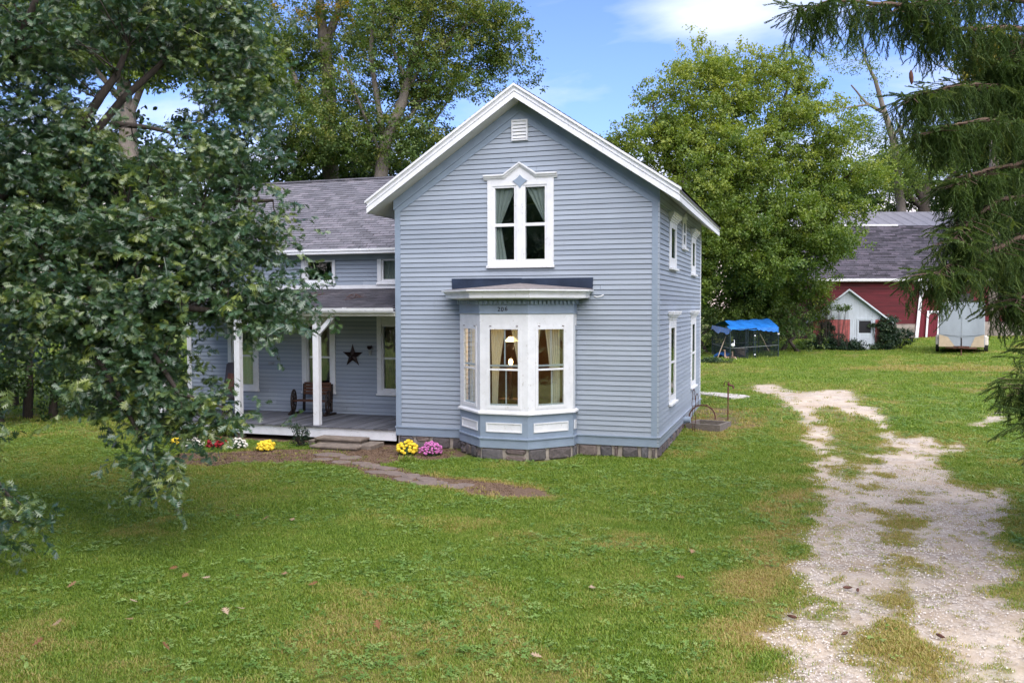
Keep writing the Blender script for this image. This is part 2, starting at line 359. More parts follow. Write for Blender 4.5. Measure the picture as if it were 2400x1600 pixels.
def glass_mat():
    m = bpy.data.materials.new('window_glass'); m.use_nodes = True; t = m.node_tree; t.nodes.clear()
    o = nd(t, 'ShaderNodeOutputMaterial'); g = nd(t, 'ShaderNodeBsdfGlossy'); g.inputs['Roughness'].default_value = 0.02; g.inputs['Color'].default_value = (0.9, 0.95, 1, 1)
    tr = nd(t, 'ShaderNodeBsdfTransparent'); tr.inputs[0].default_value = (0.86, 0.9, 0.9, 1)
    f = nd(t, 'ShaderNodeFresnel'); f.inputs[0].default_value = 1.5; mx = nd(t, 'ShaderNodeMixShader')
    b = nd(t, 'ShaderNodeBump'); b.inputs['Strength'].default_value = 0.12; b.inputs['Distance'].default_value = 0.05; t.links.new(noise(t, 2.5, 2, 0.5, 'Position'), b.inputs['Height'])
    t.links.new(b.outputs[0], g.inputs['Normal'])
    t.links.new(tm(t, 'ADD', tm(t, 'MINIMUM', tm(t, 'MULTIPLY', f.outputs[0], 2.4), 0.24), 0.01, True), mx.inputs[0]); t.links.new(tr.outputs[0], mx.inputs[1]); t.links.new(g.outputs[0], mx.inputs[2]); t.links.new(mx.outputs[0], o.inputs[0])
    return m
M['glass'] = glass_mat()
def curtain_mat():
    m, t, p, o = mat('sheer_curtain'); p.inputs['Base Color'].default_value = (0.74, 0.80, 0.74, 1); p.inputs['Roughness'].default_value = 0.9
    tl = nd(t, 'ShaderNodeBsdfTranslucent'); tl.inputs[0].default_value = (0.6, 0.62, 0.55, 1); mx = nd(t, 'ShaderNodeMixShader'); mx.inputs[0].default_value = 0.45
    t.links.new(p.outputs[0], mx.inputs[1]); t.links.new(tl.outputs[0], mx.inputs[2])
    tr = nd(t, 'ShaderNodeBsdfTransparent'); m2 = nd(t, 'ShaderNodeMixShader'); m2.inputs[0].default_value = 0.12; t.links.new(mx.outputs[0], m2.inputs[1]); t.links.new(tr.outputs[0], m2.inputs[2]); t.links.new(m2.outputs[0], o.inputs[0]); return m
M['curtain'] = curtain_mat()
def emit(name, c, s):
    m = bpy.data.materials.new(name); m.use_nodes = True; t = m.node_tree; t.nodes.clear(); o = nd(t, 'ShaderNodeOutputMaterial'); e = nd(t, 'ShaderNodeEmission')
    e.inputs[0].default_value = (*c, 1); e.inputs[1].default_value = s; t.links.new(e.outputs[0], o.inputs[0]); return m
M['tancurtain'] = plain('brown_curtain', (0.30, 0.19, 0.12), 0.9, var=0.3, scale=5, bmp=0)
M['bulb'] = emit('lit_lamp_shade', (1.0, 0.62, 0.25), 6.0)

def leaf_mat(name, c0, c1, c2, rough=0.45, trans=0.3, spec=0.5, inst=True, isl=0.35):
    """c0..c2: leaf colours picked by each spray's own tint"""
    m, t, p, o = mat(name)
    if inst:
        a = nd(t, 'ShaderNodeAttribute'); a.attribute_type = 'INSTANCER'; a.attribute_name = 'tint'; fac = a.outputs['Fac']
    else: fac = nd(t, 'ShaderNodeObjectInfo').outputs['Random']
    ob = nd(t, 'ShaderNodeNewGeometry')
    r = tm(t, 'ADD', fac, tm(t, 'MULTIPLY', tm(t, 'SUBTRACT', ob.outputs['Random Per Island'], 0.5), isl))
    c = ramp(t, r, [(0.0, c0), (0.5, c1), (1.0, c2)])
    t.links.new(c, p.inputs['Base Color']); p.inputs['Roughness'].default_value = rough; p.inputs['Specular IOR Level'].default_value = spec
    tl = nd(t, 'ShaderNodeBsdfTranslucent'); t.links.new(mixc(t, 1.0, c, (1.25, 1.3, 0.5), 'MULTIPLY'), tl.inputs[0])
    mx = nd(t, 'ShaderNodeMixShader'); mx.inputs[0].default_value = trans; t.links.new(p.outputs[0], mx.inputs[1]); t.links.new(tl.outputs[0], mx.inputs[2]); t.links.new(mx.outputs[0], o.inputs[0])
    return m
M['oak'] = leaf_mat('oak_leaf', (0.032, 0.080, 0.042), (0.072, 0.140, 0.062), (0.20, 0.25, 0.045), 0.38, 0.25, 1.0)
M['oaknear'] = leaf_mat('oak_leaf_near', (0.032, 0.080, 0.042), (0.072, 0.140, 0.062), (0.20, 0.25, 0.045), 0.38, 0.25, 1.0, False)
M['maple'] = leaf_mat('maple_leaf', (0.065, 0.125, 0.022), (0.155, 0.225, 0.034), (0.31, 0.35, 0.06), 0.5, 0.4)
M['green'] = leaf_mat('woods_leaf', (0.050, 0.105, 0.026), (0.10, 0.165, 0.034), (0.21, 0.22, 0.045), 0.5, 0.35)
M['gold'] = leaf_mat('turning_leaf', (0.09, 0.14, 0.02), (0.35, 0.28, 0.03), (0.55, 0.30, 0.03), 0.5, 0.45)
M['dark'] = leaf_mat('dark_leaf', (0.022, 0.05, 0.018), (0.042, 0.085, 0.024), (0.08, 0.13, 0.03), 0.5, 0.25)
M['spruce'] = leaf_mat('spruce_needles', (0.040, 0.080, 0.022), (0.080, 0.135, 0.032), (0.17, 0.215, 0.05), 0.55, 0.2, 0.3)
M['grass'] = leaf_mat('grass_blade', (0.105, 0.190, 0.022), (0.215, 0.310, 0.040), (0.40, 0.32, 0.12), 0.5, 0.35, 0.35, isl=0.75)
M['clover'] = leaf_mat('clover_leaf', (0.10, 0.20, 0.036), (0.16, 0.27, 0.055), (0.25, 0.35, 0.10), 0.5, 0.25, 0.4)
M['dryleaf'] = leaf_mat('fallen_leaf', (0.20, 0.09, 0.04), (0.32, 0.2, 0.11), (0.45, 0.34, 0.24), 0.7, 0.2, 0.3, False)
M['vine'] = leaf_mat('vine_leaf', (0.012, 0.035, 0.018), (0.022, 0.055, 0.026), (0.05, 0.085, 0.028), 0.45, 0.2, 0.5)
M['yflower'] = plain('yellow_petals', (0.80, 0.60, 0.04), 0.7, var=0.15, scale=40, bmp=0)
M['wflower'] = plain('white_petals', (0.78, 0.76, 0.68), 0.7, var=0.1, scale=40, bmp=0)
M['rflower'] = plain('red_petals', (0.32, 0.012, 0.025), 0.7, var=0.3, scale=40, bmp=0)
M['pflower'] = plain('pink_petals', (0.55, 0.17, 0.42), 0.7, var=0.45, scale=22, bmp=0)
M['flowerleaf'] = plain('mum_leaves', (0.03, 0.06, 0.02), 0.7, var=0.3, scale=40, bmp=0)
def pebble_mat():
    m, t, p, o = mat('pebbles'); a = nd(t, 'ShaderNodeAttribute'); a.attribute_type = 'INSTANCER'; a.attribute_name = 'tint'
    t.links.new(ramp(t, a.outputs['Fac'], [(0, (0.28, 0.225, 0.17)), (0.4, (0.50, 0.445, 0.38)), (0.8, (0.63, 0.585, 0.53)), (1, (0.70, 0.67, 0.63))]), p.inputs['Base Color']); p.inputs['Roughness'].default_value = 0.85; return m
M['pebble'] = pebble_mat()
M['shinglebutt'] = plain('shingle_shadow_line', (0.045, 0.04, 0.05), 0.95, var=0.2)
M['chip'] = leaf_mat('mulch_chip', (0.06, 0.038, 0.025), (0.15, 0.098, 0.065), (0.28, 0.195, 0.13), 0.9, 0.0, 0.1)

def ground_mat(name='ground_cover'):
    m, t, p, o = mat(name)
    g = nd(t, 'ShaderNodeNewGeometry').outputs['Position']
    def A(n):
        a = nd(t, 'ShaderNodeAttribute'); a.attribute_name = n; return a.outputs['Fac']
    f = noise(t, 2.2, 6, 0.6, vec=g); f2 = noise(t, 55, 4, 0.7, vec=g)
    grass = ramp(t, f, [(0.3, (0.07, 0.12, 0.018)), (0.5, (0.11, 0.165, 0.026)), (0.7, (0.16, 0.205, 0.04))])
    grass = mixc(t, 1.0, grass, ramp(t, f2, [(0.25, (0.45, 0.45, 0.45)), (0.75, (1.35, 1.35, 1.3))]), 'MULTIPLY')
    dry = mixc(t, 1.0, (0.24, 0.165, 0.075), ramp(t, f2, [(0.25, (0.6, 0.6, 0.6)), (0.75, (1.3, 1.3, 1.3))]), 'MULTIPLY')
    c = mixc(t, A('dry'), grass, dry)
    soil = ramp(t, noise(t, 18, 6, 0.75, vec=g), [(0.3, (0.075, 0.050, 0.034)), (0.5, (0.15, 0.10, 0.068)), (0.72, (0.26, 0.185, 0.13))])
    c = mixc(t, A('soil'), c, soil)
    v = nd(t, 'ShaderNodeTexVoronoi'); v.inputs['Scale'].default_value = 26; t.links.new(g, v.inputs['Vector'])
    pc = ramp(t, v.outputs['Color'], [(0.1, (0.37, 0.305, 0.24)), (0.45, (0.53, 0.47, 0.40)), (0.9, (0.68, 0.63, 0.57))])
    pc = mixc(t, 1.0, pc, ramp(t, v.outputs['Distance'], [(0.0, (1.1, 1.1, 1.1)), (0.6, (0.72, 0.70, 0.68))]), 'MULTIPLY')
    sand = ramp(t, noise(t, 1.3, 6, 0.6, vec=g), [(0.35, (0.38, 0.295, 0.205)), (0.65, (0.60, 0.52, 0.42))])
    pc = mixc(t, ramp(t, noise(t, 1.6, 6, 0.7, vec=g), [(0.40, (0, 0, 0)), (0.56, (0.85, 0.85, 0.85))]), pc, sand)
    c = mixc(t, A('drive'), c, pc)
    t.links.new(c, p.inputs['Base Color']); p.inputs['Roughness'].default_value = 0.95; p.inputs['Specular IOR Level'].default_value = 0.2
    bump(t, p, f2, 0.8, 0.02); return m
M['ground'] = ground_mat()
# ------------------------------------------------------------------ ground, driveway, beds, path
def gp(pts, f=lambda x, y: (1700+x/2.063, 840+y/2.063)):
    r = []
    for p in pts:
        q = ground_at(*f(*p)); r.append((q[0], q[1]))
    return r
fd = lambda x, y: (1700+x/2.063, 840+y/2.063)
idn = lambda x, y: (x, y)
st_ = lambda x, y: (700+x/3.92, 960+y/3.92)
DRIVE = gp([(1370, 620), (1365, 700), (1390, 900), (1420, 1050), (1465, 1250), (1510, 1400), (1570, 1568), (1650, 1900), (30, 1900), (180, 1568), (260, 1320), (320, 1150), (330, 950), (350, 820), (430, 730), (450, 650), (440, 560), (410, 470), (395, 380), (390, 310), (340, 260), (270, 220), (255, 180), (130, 150), (150, 128), (240, 122), (320, 155), (400, 162), (500, 152), (600, 152), (640, 190), (700, 230), (770, 290), (830, 340), (880, 380), (930, 372), (1030, 385), (1060, 430), (1140, 385), (1172, 400), (1170, 430), (1065, 475), (1070, 520), (1090, 550), (1120, 600), (1230, 625)])
ISL = gp([(440, 250), (520, 240), (600, 270), (700, 300), (780, 350), (800, 400), (780, 440), (720, 470), (690, 520), (615, 575), (565, 480), (530, 380), (450, 300)])
STRIP = gp([(800, 1040), (860, 1035), (930, 1060), (970, 1180), (950, 1260), (890, 1310), (1000, 1400), (970, 1480), (1000, 1568), (1000, 1900), (500, 1900), (560, 1568), (650, 1470), (720, 1380), (700, 1290), (750, 1200)])
MID = gp([(620, 570), (760, 520), (900, 640), (960, 760), (980, 900), (930, 1060), (800, 1050), (780, 900), (740, 760), (640, 660)])
EDGE = gp([(180, 690), (300, 640), (420, 640), (360, 760), (335, 900), (315, 1050), (270, 1200), (210, 1350), (150, 1500), (60, 1560), (-40, 1560), (20, 1350), (60, 1100), (120, 950), (200, 830)])
SPUR = gp([(1185, 340), (1250, 290), (1310, 250), (1350, 245), (1345, 275), (1280, 310), (1200, 350)])
BED = gp([(385, 1088), (420, 1062), (1000, 1042), (1080, 1042), (1095, 1068), (1080, 1073), (1010, 1078), (940, 1082), (880, 1092), (840, 1100), (800, 1090), (700, 1084), (640, 1088), (560, 1084), (480, 1090)], idn)
PATH = gp([(720, 1062), (745, 1085), (830, 1100), (880, 1116), (960, 1130), (1040, 1143), (1120, 1158), (1200, 1166), (1250, 1168), (1274, 1160), (1268, 1148), (1190, 1132), (1120, 1126), (1040, 1118), (970, 1108), (905, 1092), (860, 1070), (845, 1058)], idn)
PATHDRY = gp([(1010, 1110), (1120, 1120), (1200, 1126), (1274, 1145), (1278, 1170), (1200, 1172), (1100, 1158), (1000, 1140)], idn)
SIDE = [(0.05, -0.2), (0.9, 0.6), (1.2, 2.6), (1.9, 4.2), (2.1, 6.4), (1.5, 8.2), (0.1, 8.4)]
SIDESOIL = [(0.0, 3.4), (1.2, 3.6), (1.7, 4.8), (1.6, 6.6), (0.8, 7.8), (0.0, 7.9)]
BARNDRY = gp([(1960, 862), (2100, 855), (2330, 858), (2400, 862), (2400, 872), (2200, 872), (2050, 868), (1970, 868)], idn)

def fields(x, y):
    j = (fbm(x, y, 0.8, 21, 5)-0.5)*1.5
    w = 0.16
    def soft(P, wob=0.35, ww=w): return sst(-ww, ww, inpoly(x, y, P)+j*wob)
    d = soft(DRIVE, 0.45, 0.22)
    isl = soft(ISL, 0.8, 0.3); stp = np.maximum(soft(STRIP, 0.9, 0.25), soft(MID, 0.9, 0.3)*sst(0.46, 0.60, fbm(x, y, 0.5, 39, 4))*0.65)
    pat = sst(0.60, 0.72, fbm(x, y, 0.45, 33, 5))
    d = d*(1-isl*0.95)*(1-stp*0.85)*(1-0.45*pat*sst(0.2, 0.8, 1.0-np.abs(inpoly(x, y, DRIVE))))
    d = np.maximum(d, soft(SPUR, 0.5)*0.85*sst(0.42, 0.55, fbm(x, y, 0.6, 35)))
    bed = np.maximum(soft(BED, 0.4), soft(PATH, 0.45, 0.10)*0.95)
    soil = np.maximum(sst(0.25, 0.6, bed), soft(SIDESOIL, 0.9)*0.75*sst(0.35, 0.5, fbm(x, y, 0.5, 37)))
    under = ((x > -14.4) & (x < -6.3) & (y > -0.3) & (y < 2.6)) | ((x > -6.4) & (x < 0) & (y > 0) & (y < 8.7))
    soil = np.where(under, 1, soil)
    dry = np.maximum.reduce([1.3*soft(EDGE, 0.8, 0.4)*(0.6+0.4*sst(0.4, 0.6, fbm(x, y, 0.7, 41))), stp*0.9, soft(SIDE, 0.5, 0.4)*0.75*sst(0.3, 0.55, fbm(x, y, 0.7, 43)), soft(PATHDRY, 0.5, 0.2)*0.9, soft(BARNDRY, 0.5)*0.6, isl*0.25,
                             0.45*sst(0.60, 0.74, fbm(x, y, 1.5, 47)), 0.3*sst(0.5, 0.75, fbm(x, y, 6, 49))])
    near = sst(-1.2, 0, inpoly(x, y, DRIVE))*(1-d); dry = np.maximum(dry, near*0.45*sst(0.45, 0.6, fbm(x, y, 0.6, 51)))
    return np.clip(d, 0, 1), np.clip(soil, 0, 1), np.clip(dry, 0, 1)

def axis(a, b, fine, lo, hi):
    mid = np.arange(a, b, fine); s = [a]; st = fine*2
    while s[-1] > lo: s.append(s[-1]-st); st *= 1.25
    e = [b]; st = fine*2
    while e[-1] < hi: e.append(e[-1]+st); st *= 1.25
    return np.array(sorted(set(s[1:]+list(mid)+e)))
XS = axis(-19, 12, 0.11, -350, 350); YS = axis(-14, 19, 0.11, -120, 500)
GX, GY = np.meshgrid(XS, YS, indexing='ij'); GZ = height(GX, GY)
FD, FS, FYY = fields(GX, GY)
GZ = GZ-0.02*FD
nx, ny = GX.shape
vi = np.arange(nx*ny).reshape(nx, ny)
Q = np.stack([vi[:-1, :-1], vi[1:, :-1], vi[1:, 1:], vi[:-1, 1:]], -1).reshape(-1, 4)
def fm(F): return (F[:-1, :-1]+F[1:, :-1]+F[1:, 1:]+F[:-1, 1:]).reshape(-1)/4
fdv, fsv = fm(FD), fm(FS); fxv = fm(GX); fyv = fm(GY)
dpoly = inpoly(fxv, fyv, DRIVE) > -0.25
bedp = np.maximum(inpoly(fxv, fyv, BED), inpoly(fxv, fyv, PATH)) > -0.2
isd = (fdv > 0.45) & dpoly; isb = (fsv > 0.5) & bedp & ~isd
V = np.stack([GX, GY, GZ], -1).reshape(-1, 3)
def submesh(name, sel, **k):
    q = Q[sel]; used, inv = np.unique(q, return_inverse=True); inv = inv.reshape(q.shape)
    me = bpy.data.meshes.new(name); me.vertices.add(len(used)); me.vertices.foreach_set('co', V[used].astype(np.float32).ravel())
    me.loops.add(inv.size); me.loops.foreach_set('vertex_index', inv.astype(np.int32).ravel())
    me.polygons.add(len(inv)); me.polygons.foreach_set('loop_start', np.arange(0, inv.size, 4, dtype=np.int32))
    me.update(calc_edges=True); me.validate()
    me.polygons.foreach_set('use_smooth', [True]*len(me.polygons))
    for nm, F in (('drive', FD), ('soil', FS), ('dry', FYY)):
        a = me.attributes.new(nm, 'FLOAT', 'POINT'); a.data.foreach_set('value', F.reshape(-1)[used].astype(np.float32))
    me.materials.append(M['ground']); o = bpy.data.objects.new(name, me); COL.objects.link(o); return tag(o, **k)
GROUND = submesh('lawn_ground', ~(isd | isb), kind='structure')
DRIVEO = submesh('gravel_driveway', isd, kind='structure')
BEDO = submesh('garden_bed', isb, kind='structure')
def gz(x, y): return float(height(np.array([x]), np.array([y]))[0])

# flagstones of the front path: pieces of the garden bed
rs = random.Random(4)
def flag(px, py, rx, ry, rot):
    c = ground_at(px, py); n = rs.randint(6, 8); k = MB(); top = gz(c[0], c[1])+0.022
    pts = []
    for i in range(n):
        a = 2*pi*i/n+rs.uniform(-0.2, 0.2); q = rs.uniform(0.82, 1.08); u, v = rx*cos(a)*q, ry*sin(a)*q
        pts.append((c[0]+u*cos(rot)-v*sin(rot), c[1]+u*sin(rot)+v*cos(rot)))
    k.v = [(x, y, top-0.07) for x, y in pts]+[(x, y, top+rs.uniform(-.006, .006)) for x, y in pts]
    k.f = [tuple(range(n, 2*n))]+[(i, (i+1) % n, n+(i+1) % n, n+i) for i in range(n)]
    bevel(k.build('flagstone', M['flag'], BEDO), 0.012)
for a in [(775, 1066, .42, .26, .1), (822, 1073, .30, .24, .5), (758, 1077, .26, .2, 0), (800, 1083, .28, .2, .3), (845, 1086, .25, .2, -.2), (868, 1092, .34, .24, -.4), (905, 1098, .3, .2, -.4), (884, 1107, .3, .2, -.3), (925, 1110, .34, .22, -.5),
          (962, 1116, .33, .22, -.5), (945, 1124, .26, .17, -.4), (998, 1124, .3, .2, -.5), (1022, 1132, .32, .22, -.4), (984, 1133, .25, .15, -.3), (1062, 1141, .3, .2, -.4), (1090, 1137, .2, .16, 0)]: flag(*a)
# ------------------------------------------------------------------ the house
HOUSE = empty('house', (-3.2, 4.0, 0), 'two storey blue grey clapboard farmhouse with white trimmed bay window and side porch', 'house')
def frame(o, U, Nn):
    o = Vector(o); U = Vector(U); Nn = Vector(Nn)
    return lambda u, n, z: tuple(o+U*u+Nn*n+Vector((0, 0, z)))
FF = frame((0, 0, 0), (1, 0, 0), (0, -1, 0))       # front wall: u = x
FS_ = frame((0, 0, 0), (0, 1, 0), (1, 0, 0))       # right wall: u = y
FWG = frame((0, 2.5, 0), (1, 0, 0), (0, -1, 0))    # wing wall
EXPO = 0.114
def cut(u0, u1, za, zb, ops):
    segs = [(u0, u1)]; zm = (za+zb)/2
    for a, b, c, d in ops:
        if zm > c and zm < d:
            ns = []
            for s, e in segs:
                if b <= s or a >= e: ns.append((s, e)); continue
                if a > s: ns.append((s, a))
                if b < e: ns.append((b, e))
            segs = ns
    return [q for q in segs if q[1]-q[0] > 0.02]
def sidewall(fr, u0, u1, z0, z1, ops, clip=None, name='clapboard', m='siding', parent=None, joints=True):
    rj = random.Random(int(u1*10)+3)
    z = z0
    while z < z1-0.01:
        zt = min(z+EXPO, z1); a, b = u0, u1
        if clip: a, b = clip(zt-0.02)
        if b-a > 0.05:
            for s, e in cut(a, b, z, zt, ops):
                js = [s]
                if joints and e-s > 3 and rj.random() < 0.8: js.append(rj.uniform(s+0.8, e-0.8))
                js.append(e)
                for s2, e2 in zip(js, js[1:]):
                    e3 = e2-0.005 if e2 != e else e2; w = rj.uniform(0, 0.0015)+0.010; k = MB(fr)
                    k.add([(s2, 0, z), (e3, 0, z), (e3, 0.018+w, z), (s2, 0.018+w, z), (s2, 0, zt+0.012), (e3, 0, zt+0.012), (e3, 0.004, zt+0.012), (s2, 0.004, zt+0.012)],
                          [(0, 1, 2, 3), (4, 7, 6, 5), (3, 2, 6, 7), (0, 3, 7, 4), (1, 5, 6, 2), (0, 4, 5, 1)]).build(name, M[m], parent)
        z += EXPO
def box(fr, name, m, parent, *b, bv=0.0):
    o = MB(fr).box(*b).build(name, M[m], parent)
    if bv: bevel(o, bv)
    return o
def curtain(fr, parent, top, bot, z0, z1, n=-0.10, waves=7, amp=0.018):
    """hung cloth between two straight edges: top=(u0,u1) bot=(u0,u1)"""
    k = MB(fr); nu, nv = 36, 8; vs = []; fs = []
    for i in range(nv+1):
        t = i/nv; z = z1+(z0-z1)*t; a = top[0]+(bot[0]-top[0])*t; b = top[1]+(bot[1]-top[1])*t
        for j in range(nu+1):
            s = j/nu; vs.append((a+(b-a)*s, n+amp*sin(s*waves*2*pi+0.6*sin(4*t))+0.004*sin(s*31), z))
    for i in range(nv):
        for j in range(nu): fs.append((i*(nu+1)+j, i*(nu+1)+j+1, (i+1)*(nu+1)+j+1, (i+1)*(nu+1)+j))
    return k.add(vs, fs).build('curtain', M['curtain'], parent, smooth=True)
def window(fr, ca, ga, meet, hood=None, parent=None, sill=True, n0=0.0, muntin=False, thick=0.045, mt='white', rec=0.0):
    """ca: outer casing u0,u1,z0,z1; ga: glass u0,u1,z0,z1; meet: z of the meeting rail or None"""
    parent = parent or HOUSE
    a, b, c, d = ca; e, f, g, h = ga; k = MB(fr); o0 = n0-0.02; o1 = n0+thick; ins = 0.045
    k.box(a, e-ins, o0, o1, c, d); k.box(f+ins, b, o0, o1, c, d); k.box(e-ins, f+ins, o0, o1-0.002, h+ins, d); k.box(e-ins, f+ins, o0, o1-0.002, c, g-ins)
    w = bevel(k.build('window', M[mt], parent), 0.004)
    s = MB(fr); q0, q1 = n0-0.06+rec, n0+0.012
    s.box(e-ins, e, q0, q1, g-ins, h+ins); s.box(f, f+ins, q0, q1, g-ins, h+ins); s.box(e, f, q0, q1-0.001, h, h+ins); s.box(e, f, q0, q1-0.001, g-ins, g)
    if meet: s.box(e, f, q0, q1-0.003, meet-0.028, meet+0.028)
    if muntin:
        mu = (e+f)/2+0.01; s.box(mu-0.012, mu+0.012, q0, q1-0.03, meet+0.028 if meet else g, h); s.box(mu-0.03, mu-0.008, q0, q1-0.03, g, meet-0.028 if meet else h)
        if meet: s.box(e, f, q0-0.02, q1-0.03, meet+0.05, meet+0.085)
    s.build('sash', M[mt], w)
    if meet:
        box(fr, 'pane', 'glass', w, e, f, n0-0.032+rec, n0-0.028+rec, meet+0.028, h); box(fr, 'pane', 'glass', w, e, f, n0-0.042+rec, n0-0.038+rec, g, meet-0.028)
    else: box(fr, 'pane', 'glass', w, e, f, n0-0.034+rec, n0-0.03+rec, g, h)
    if sill: box(fr, 'sill', mt, w, a-0.02, b+0.02, n0-0.01, n0+0.075, c-0.035, c+0.02, bv=0.005)
    if hood:
        hz = hood; k = MB(fr)
        for (dz, ex, pr) in ((0.00, 0.02, 0.06), (0.05, 0.045, 0.085), (0.09, 0.08, 0.12), (0.13, 0.12, 0.15), (0.17, 0.13, 0.16)):
            k.box(a-ex, b+ex, 0.0, pr, hz+dz, hz+dz+(0.05 if dz < 0.13 else 0.04))
        k.build('hood', M[mt], w)
    return w

# --- structural walls behind the boards, with the openings left out
def wallgrid(fr, u0, u1, z0, z1, ops, thick=0.14, parent=None, gable=None, name='wall', m='room2', gcut=None):
    us = sorted({u0, u1, *[q for o in ops for q in o[:2] if u0 < q < u1]}); zs = sorted({z0, z1, *[q for o in ops for q in o[2:] if z0 < q < z1]})
    k = MB(fr)
    for i in range(len(us)-1):
        for j in range(len(zs)-1):
            um, zm = (us[i]+us[i+1])/2, (zs[j]+zs[j+1])/2
            if any(o[0] < um < o[1] and o[2] < zm < o[3] for o in ops): continue
            k.box(us[i], us[i+1], -thick, -0.002, zs[j], zs[j+1])
    if gable:
        q = 0.21/((gable-z1)/((u1-u0)/2)) if gcut else 0
        if gcut: k.box(u0+q, gcut[0], -thick, -0.002, z1, z1+0.21).box(gcut[1], u1-q, -thick, -0.002, z1, z1+0.21); k.add([(u0, -.01, z1), (u0+q, -.01, z1), (u0+q, -.01, z1+.21), (u1, -.01, z1), (u1-q, -.01, z1), (u1-q, -.01, z1+.21)], [(0, 1, 2), (3, 5, 4)]); z1 += 0.21; u0 += q; u1 -= q
        k.add([(u0, -thick, z1), (u1, -thick, z1), ((u0+u1)/2, -thick, gable), (u0, -0.002, z1), (u1, -0.002, z1), ((u0+u1)/2, -0.002, gable)], [(0, 2, 1), (3, 4, 5), (0, 1, 4, 3), (1, 2, 5, 4), (2, 0, 3, 5)])
    return k.build(name, M[m], parent or HOUSE)
front_ops = [(-3.86, -2.57, 4.48, 6.22), (-4.5, -1.96, 0.9, 3.3)]
side_ops = [(1.80, 2.56, 1.18, 2.94), (6.30, 7.04, 1.18, 2.94), (1.80, 2.54, 4.56, 5.36), (4.16, 4.56, 5.06, 5.66), (6.24, 6.92, 4.56, 5.30)]
wing_ops = [(-8.02, -7.22, 1.12, 2.92), (-10.39, -9.63, 1.12, 2.92), (-12.91, -12.16, 1.12, 2.92), (-10.39, -9.53, 4.17, 4.73), (-8.01, -7.15, 4.17, 4.73)]
FB = frame((0, 8.69, 0), (1, 0, 0), (0, 1, 0)); FL = frame((-6.4, 0, 0), (0, 1, 0), (-1, 0, 0))
W1 = wallgrid(FF, -6.38, -0.02, 0.3, 6.03, front_ops, gable=8.12, gcut=(-3.86, -2.57)); W2 = wallgrid(FS_, 0.14, 8.67, 0.3, 6.0, side_ops)
W3 = wallgrid(FWG, -14.45, -6.42, 0.45, 4.9, wing_ops); W4 = wallgrid(FB, -6.38, -0.02, 0.3, 6.03, [], gable=8.12); W5 = wallgrid(FL, 0.14, 8.55, 0.3, 6.0, [])
FBW = frame((0, 9.1, 0), (1, 0, 0), (0, 1, 0)); W6 = wallgrid(FBW, -14.45, -6.42, 0.3, 4.9, [])
FLW = frame((-14.47, 0, 0), (0, 1, 0), (-1, 0, 0)); W7 = wallgrid(FLW, 2.5, 9.1, 0.45, 4.9, [], gable=7.3)

# --- clapboards
def rake_u(z): 
    # inner edge of the gable band
    if z < 5.77: return (-6.26, -0.14)
    q = (z-5.77)/0.6667; return (-6.26+q-0.09, -0.14-q+0.09)
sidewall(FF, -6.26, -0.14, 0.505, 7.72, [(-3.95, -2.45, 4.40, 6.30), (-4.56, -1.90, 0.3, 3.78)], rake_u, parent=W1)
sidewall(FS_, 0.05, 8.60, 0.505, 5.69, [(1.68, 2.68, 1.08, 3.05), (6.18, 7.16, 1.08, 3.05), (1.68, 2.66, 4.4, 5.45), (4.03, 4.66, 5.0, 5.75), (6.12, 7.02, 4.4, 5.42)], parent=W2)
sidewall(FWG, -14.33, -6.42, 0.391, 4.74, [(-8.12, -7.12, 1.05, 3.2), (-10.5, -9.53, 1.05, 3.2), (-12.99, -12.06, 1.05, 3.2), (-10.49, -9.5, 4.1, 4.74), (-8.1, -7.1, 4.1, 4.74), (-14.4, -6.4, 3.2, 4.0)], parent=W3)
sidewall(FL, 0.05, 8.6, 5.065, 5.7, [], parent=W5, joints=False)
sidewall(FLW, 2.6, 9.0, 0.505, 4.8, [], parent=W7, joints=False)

# --- corner boards, water table, frieze
MB(FF).box(-6.405, -6.26, -0.02, 0.032, 0.50, 5.98).build('corner_board', M['trimblue'], W1)
MB(FF).box(-0.14, 0.032, -0.02, 0.031, 0.50, 5.96).build('corner_board', M['trimblue'], W1)
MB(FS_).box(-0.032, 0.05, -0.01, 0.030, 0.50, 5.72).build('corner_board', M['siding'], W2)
MB(FS_).box(8.60, 8.70, -0.01, 0.030, 0.50, 5.72).build('corner_board', M['white'], W2)
MB(FWG).box(-14.48, -14.33, -0.02, 0.032, 0.44, 4.75).build('corner_board', M['white'], W3)
for a, b in ((-6.41, -4.6), (-1.86, 0.045)):
    MB(FF).box(a, b, -0.02, 0.040, 0.285, 0.48).build('skirt_board', M['trimblue'], W1)
    MB(FF).box(a-0.01 if a < -6 else a, b+0.02 if b > 0 else b, -0.02, 0.065, 0.48, 0.508).build('drip_cap', M['trimblue'], W1)
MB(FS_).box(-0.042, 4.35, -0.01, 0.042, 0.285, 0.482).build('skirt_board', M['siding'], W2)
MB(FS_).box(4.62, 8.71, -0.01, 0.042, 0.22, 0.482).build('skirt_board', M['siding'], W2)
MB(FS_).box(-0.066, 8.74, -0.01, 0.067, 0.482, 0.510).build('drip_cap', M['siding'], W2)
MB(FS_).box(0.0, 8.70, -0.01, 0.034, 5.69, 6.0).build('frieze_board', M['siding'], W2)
PT = 0.6667
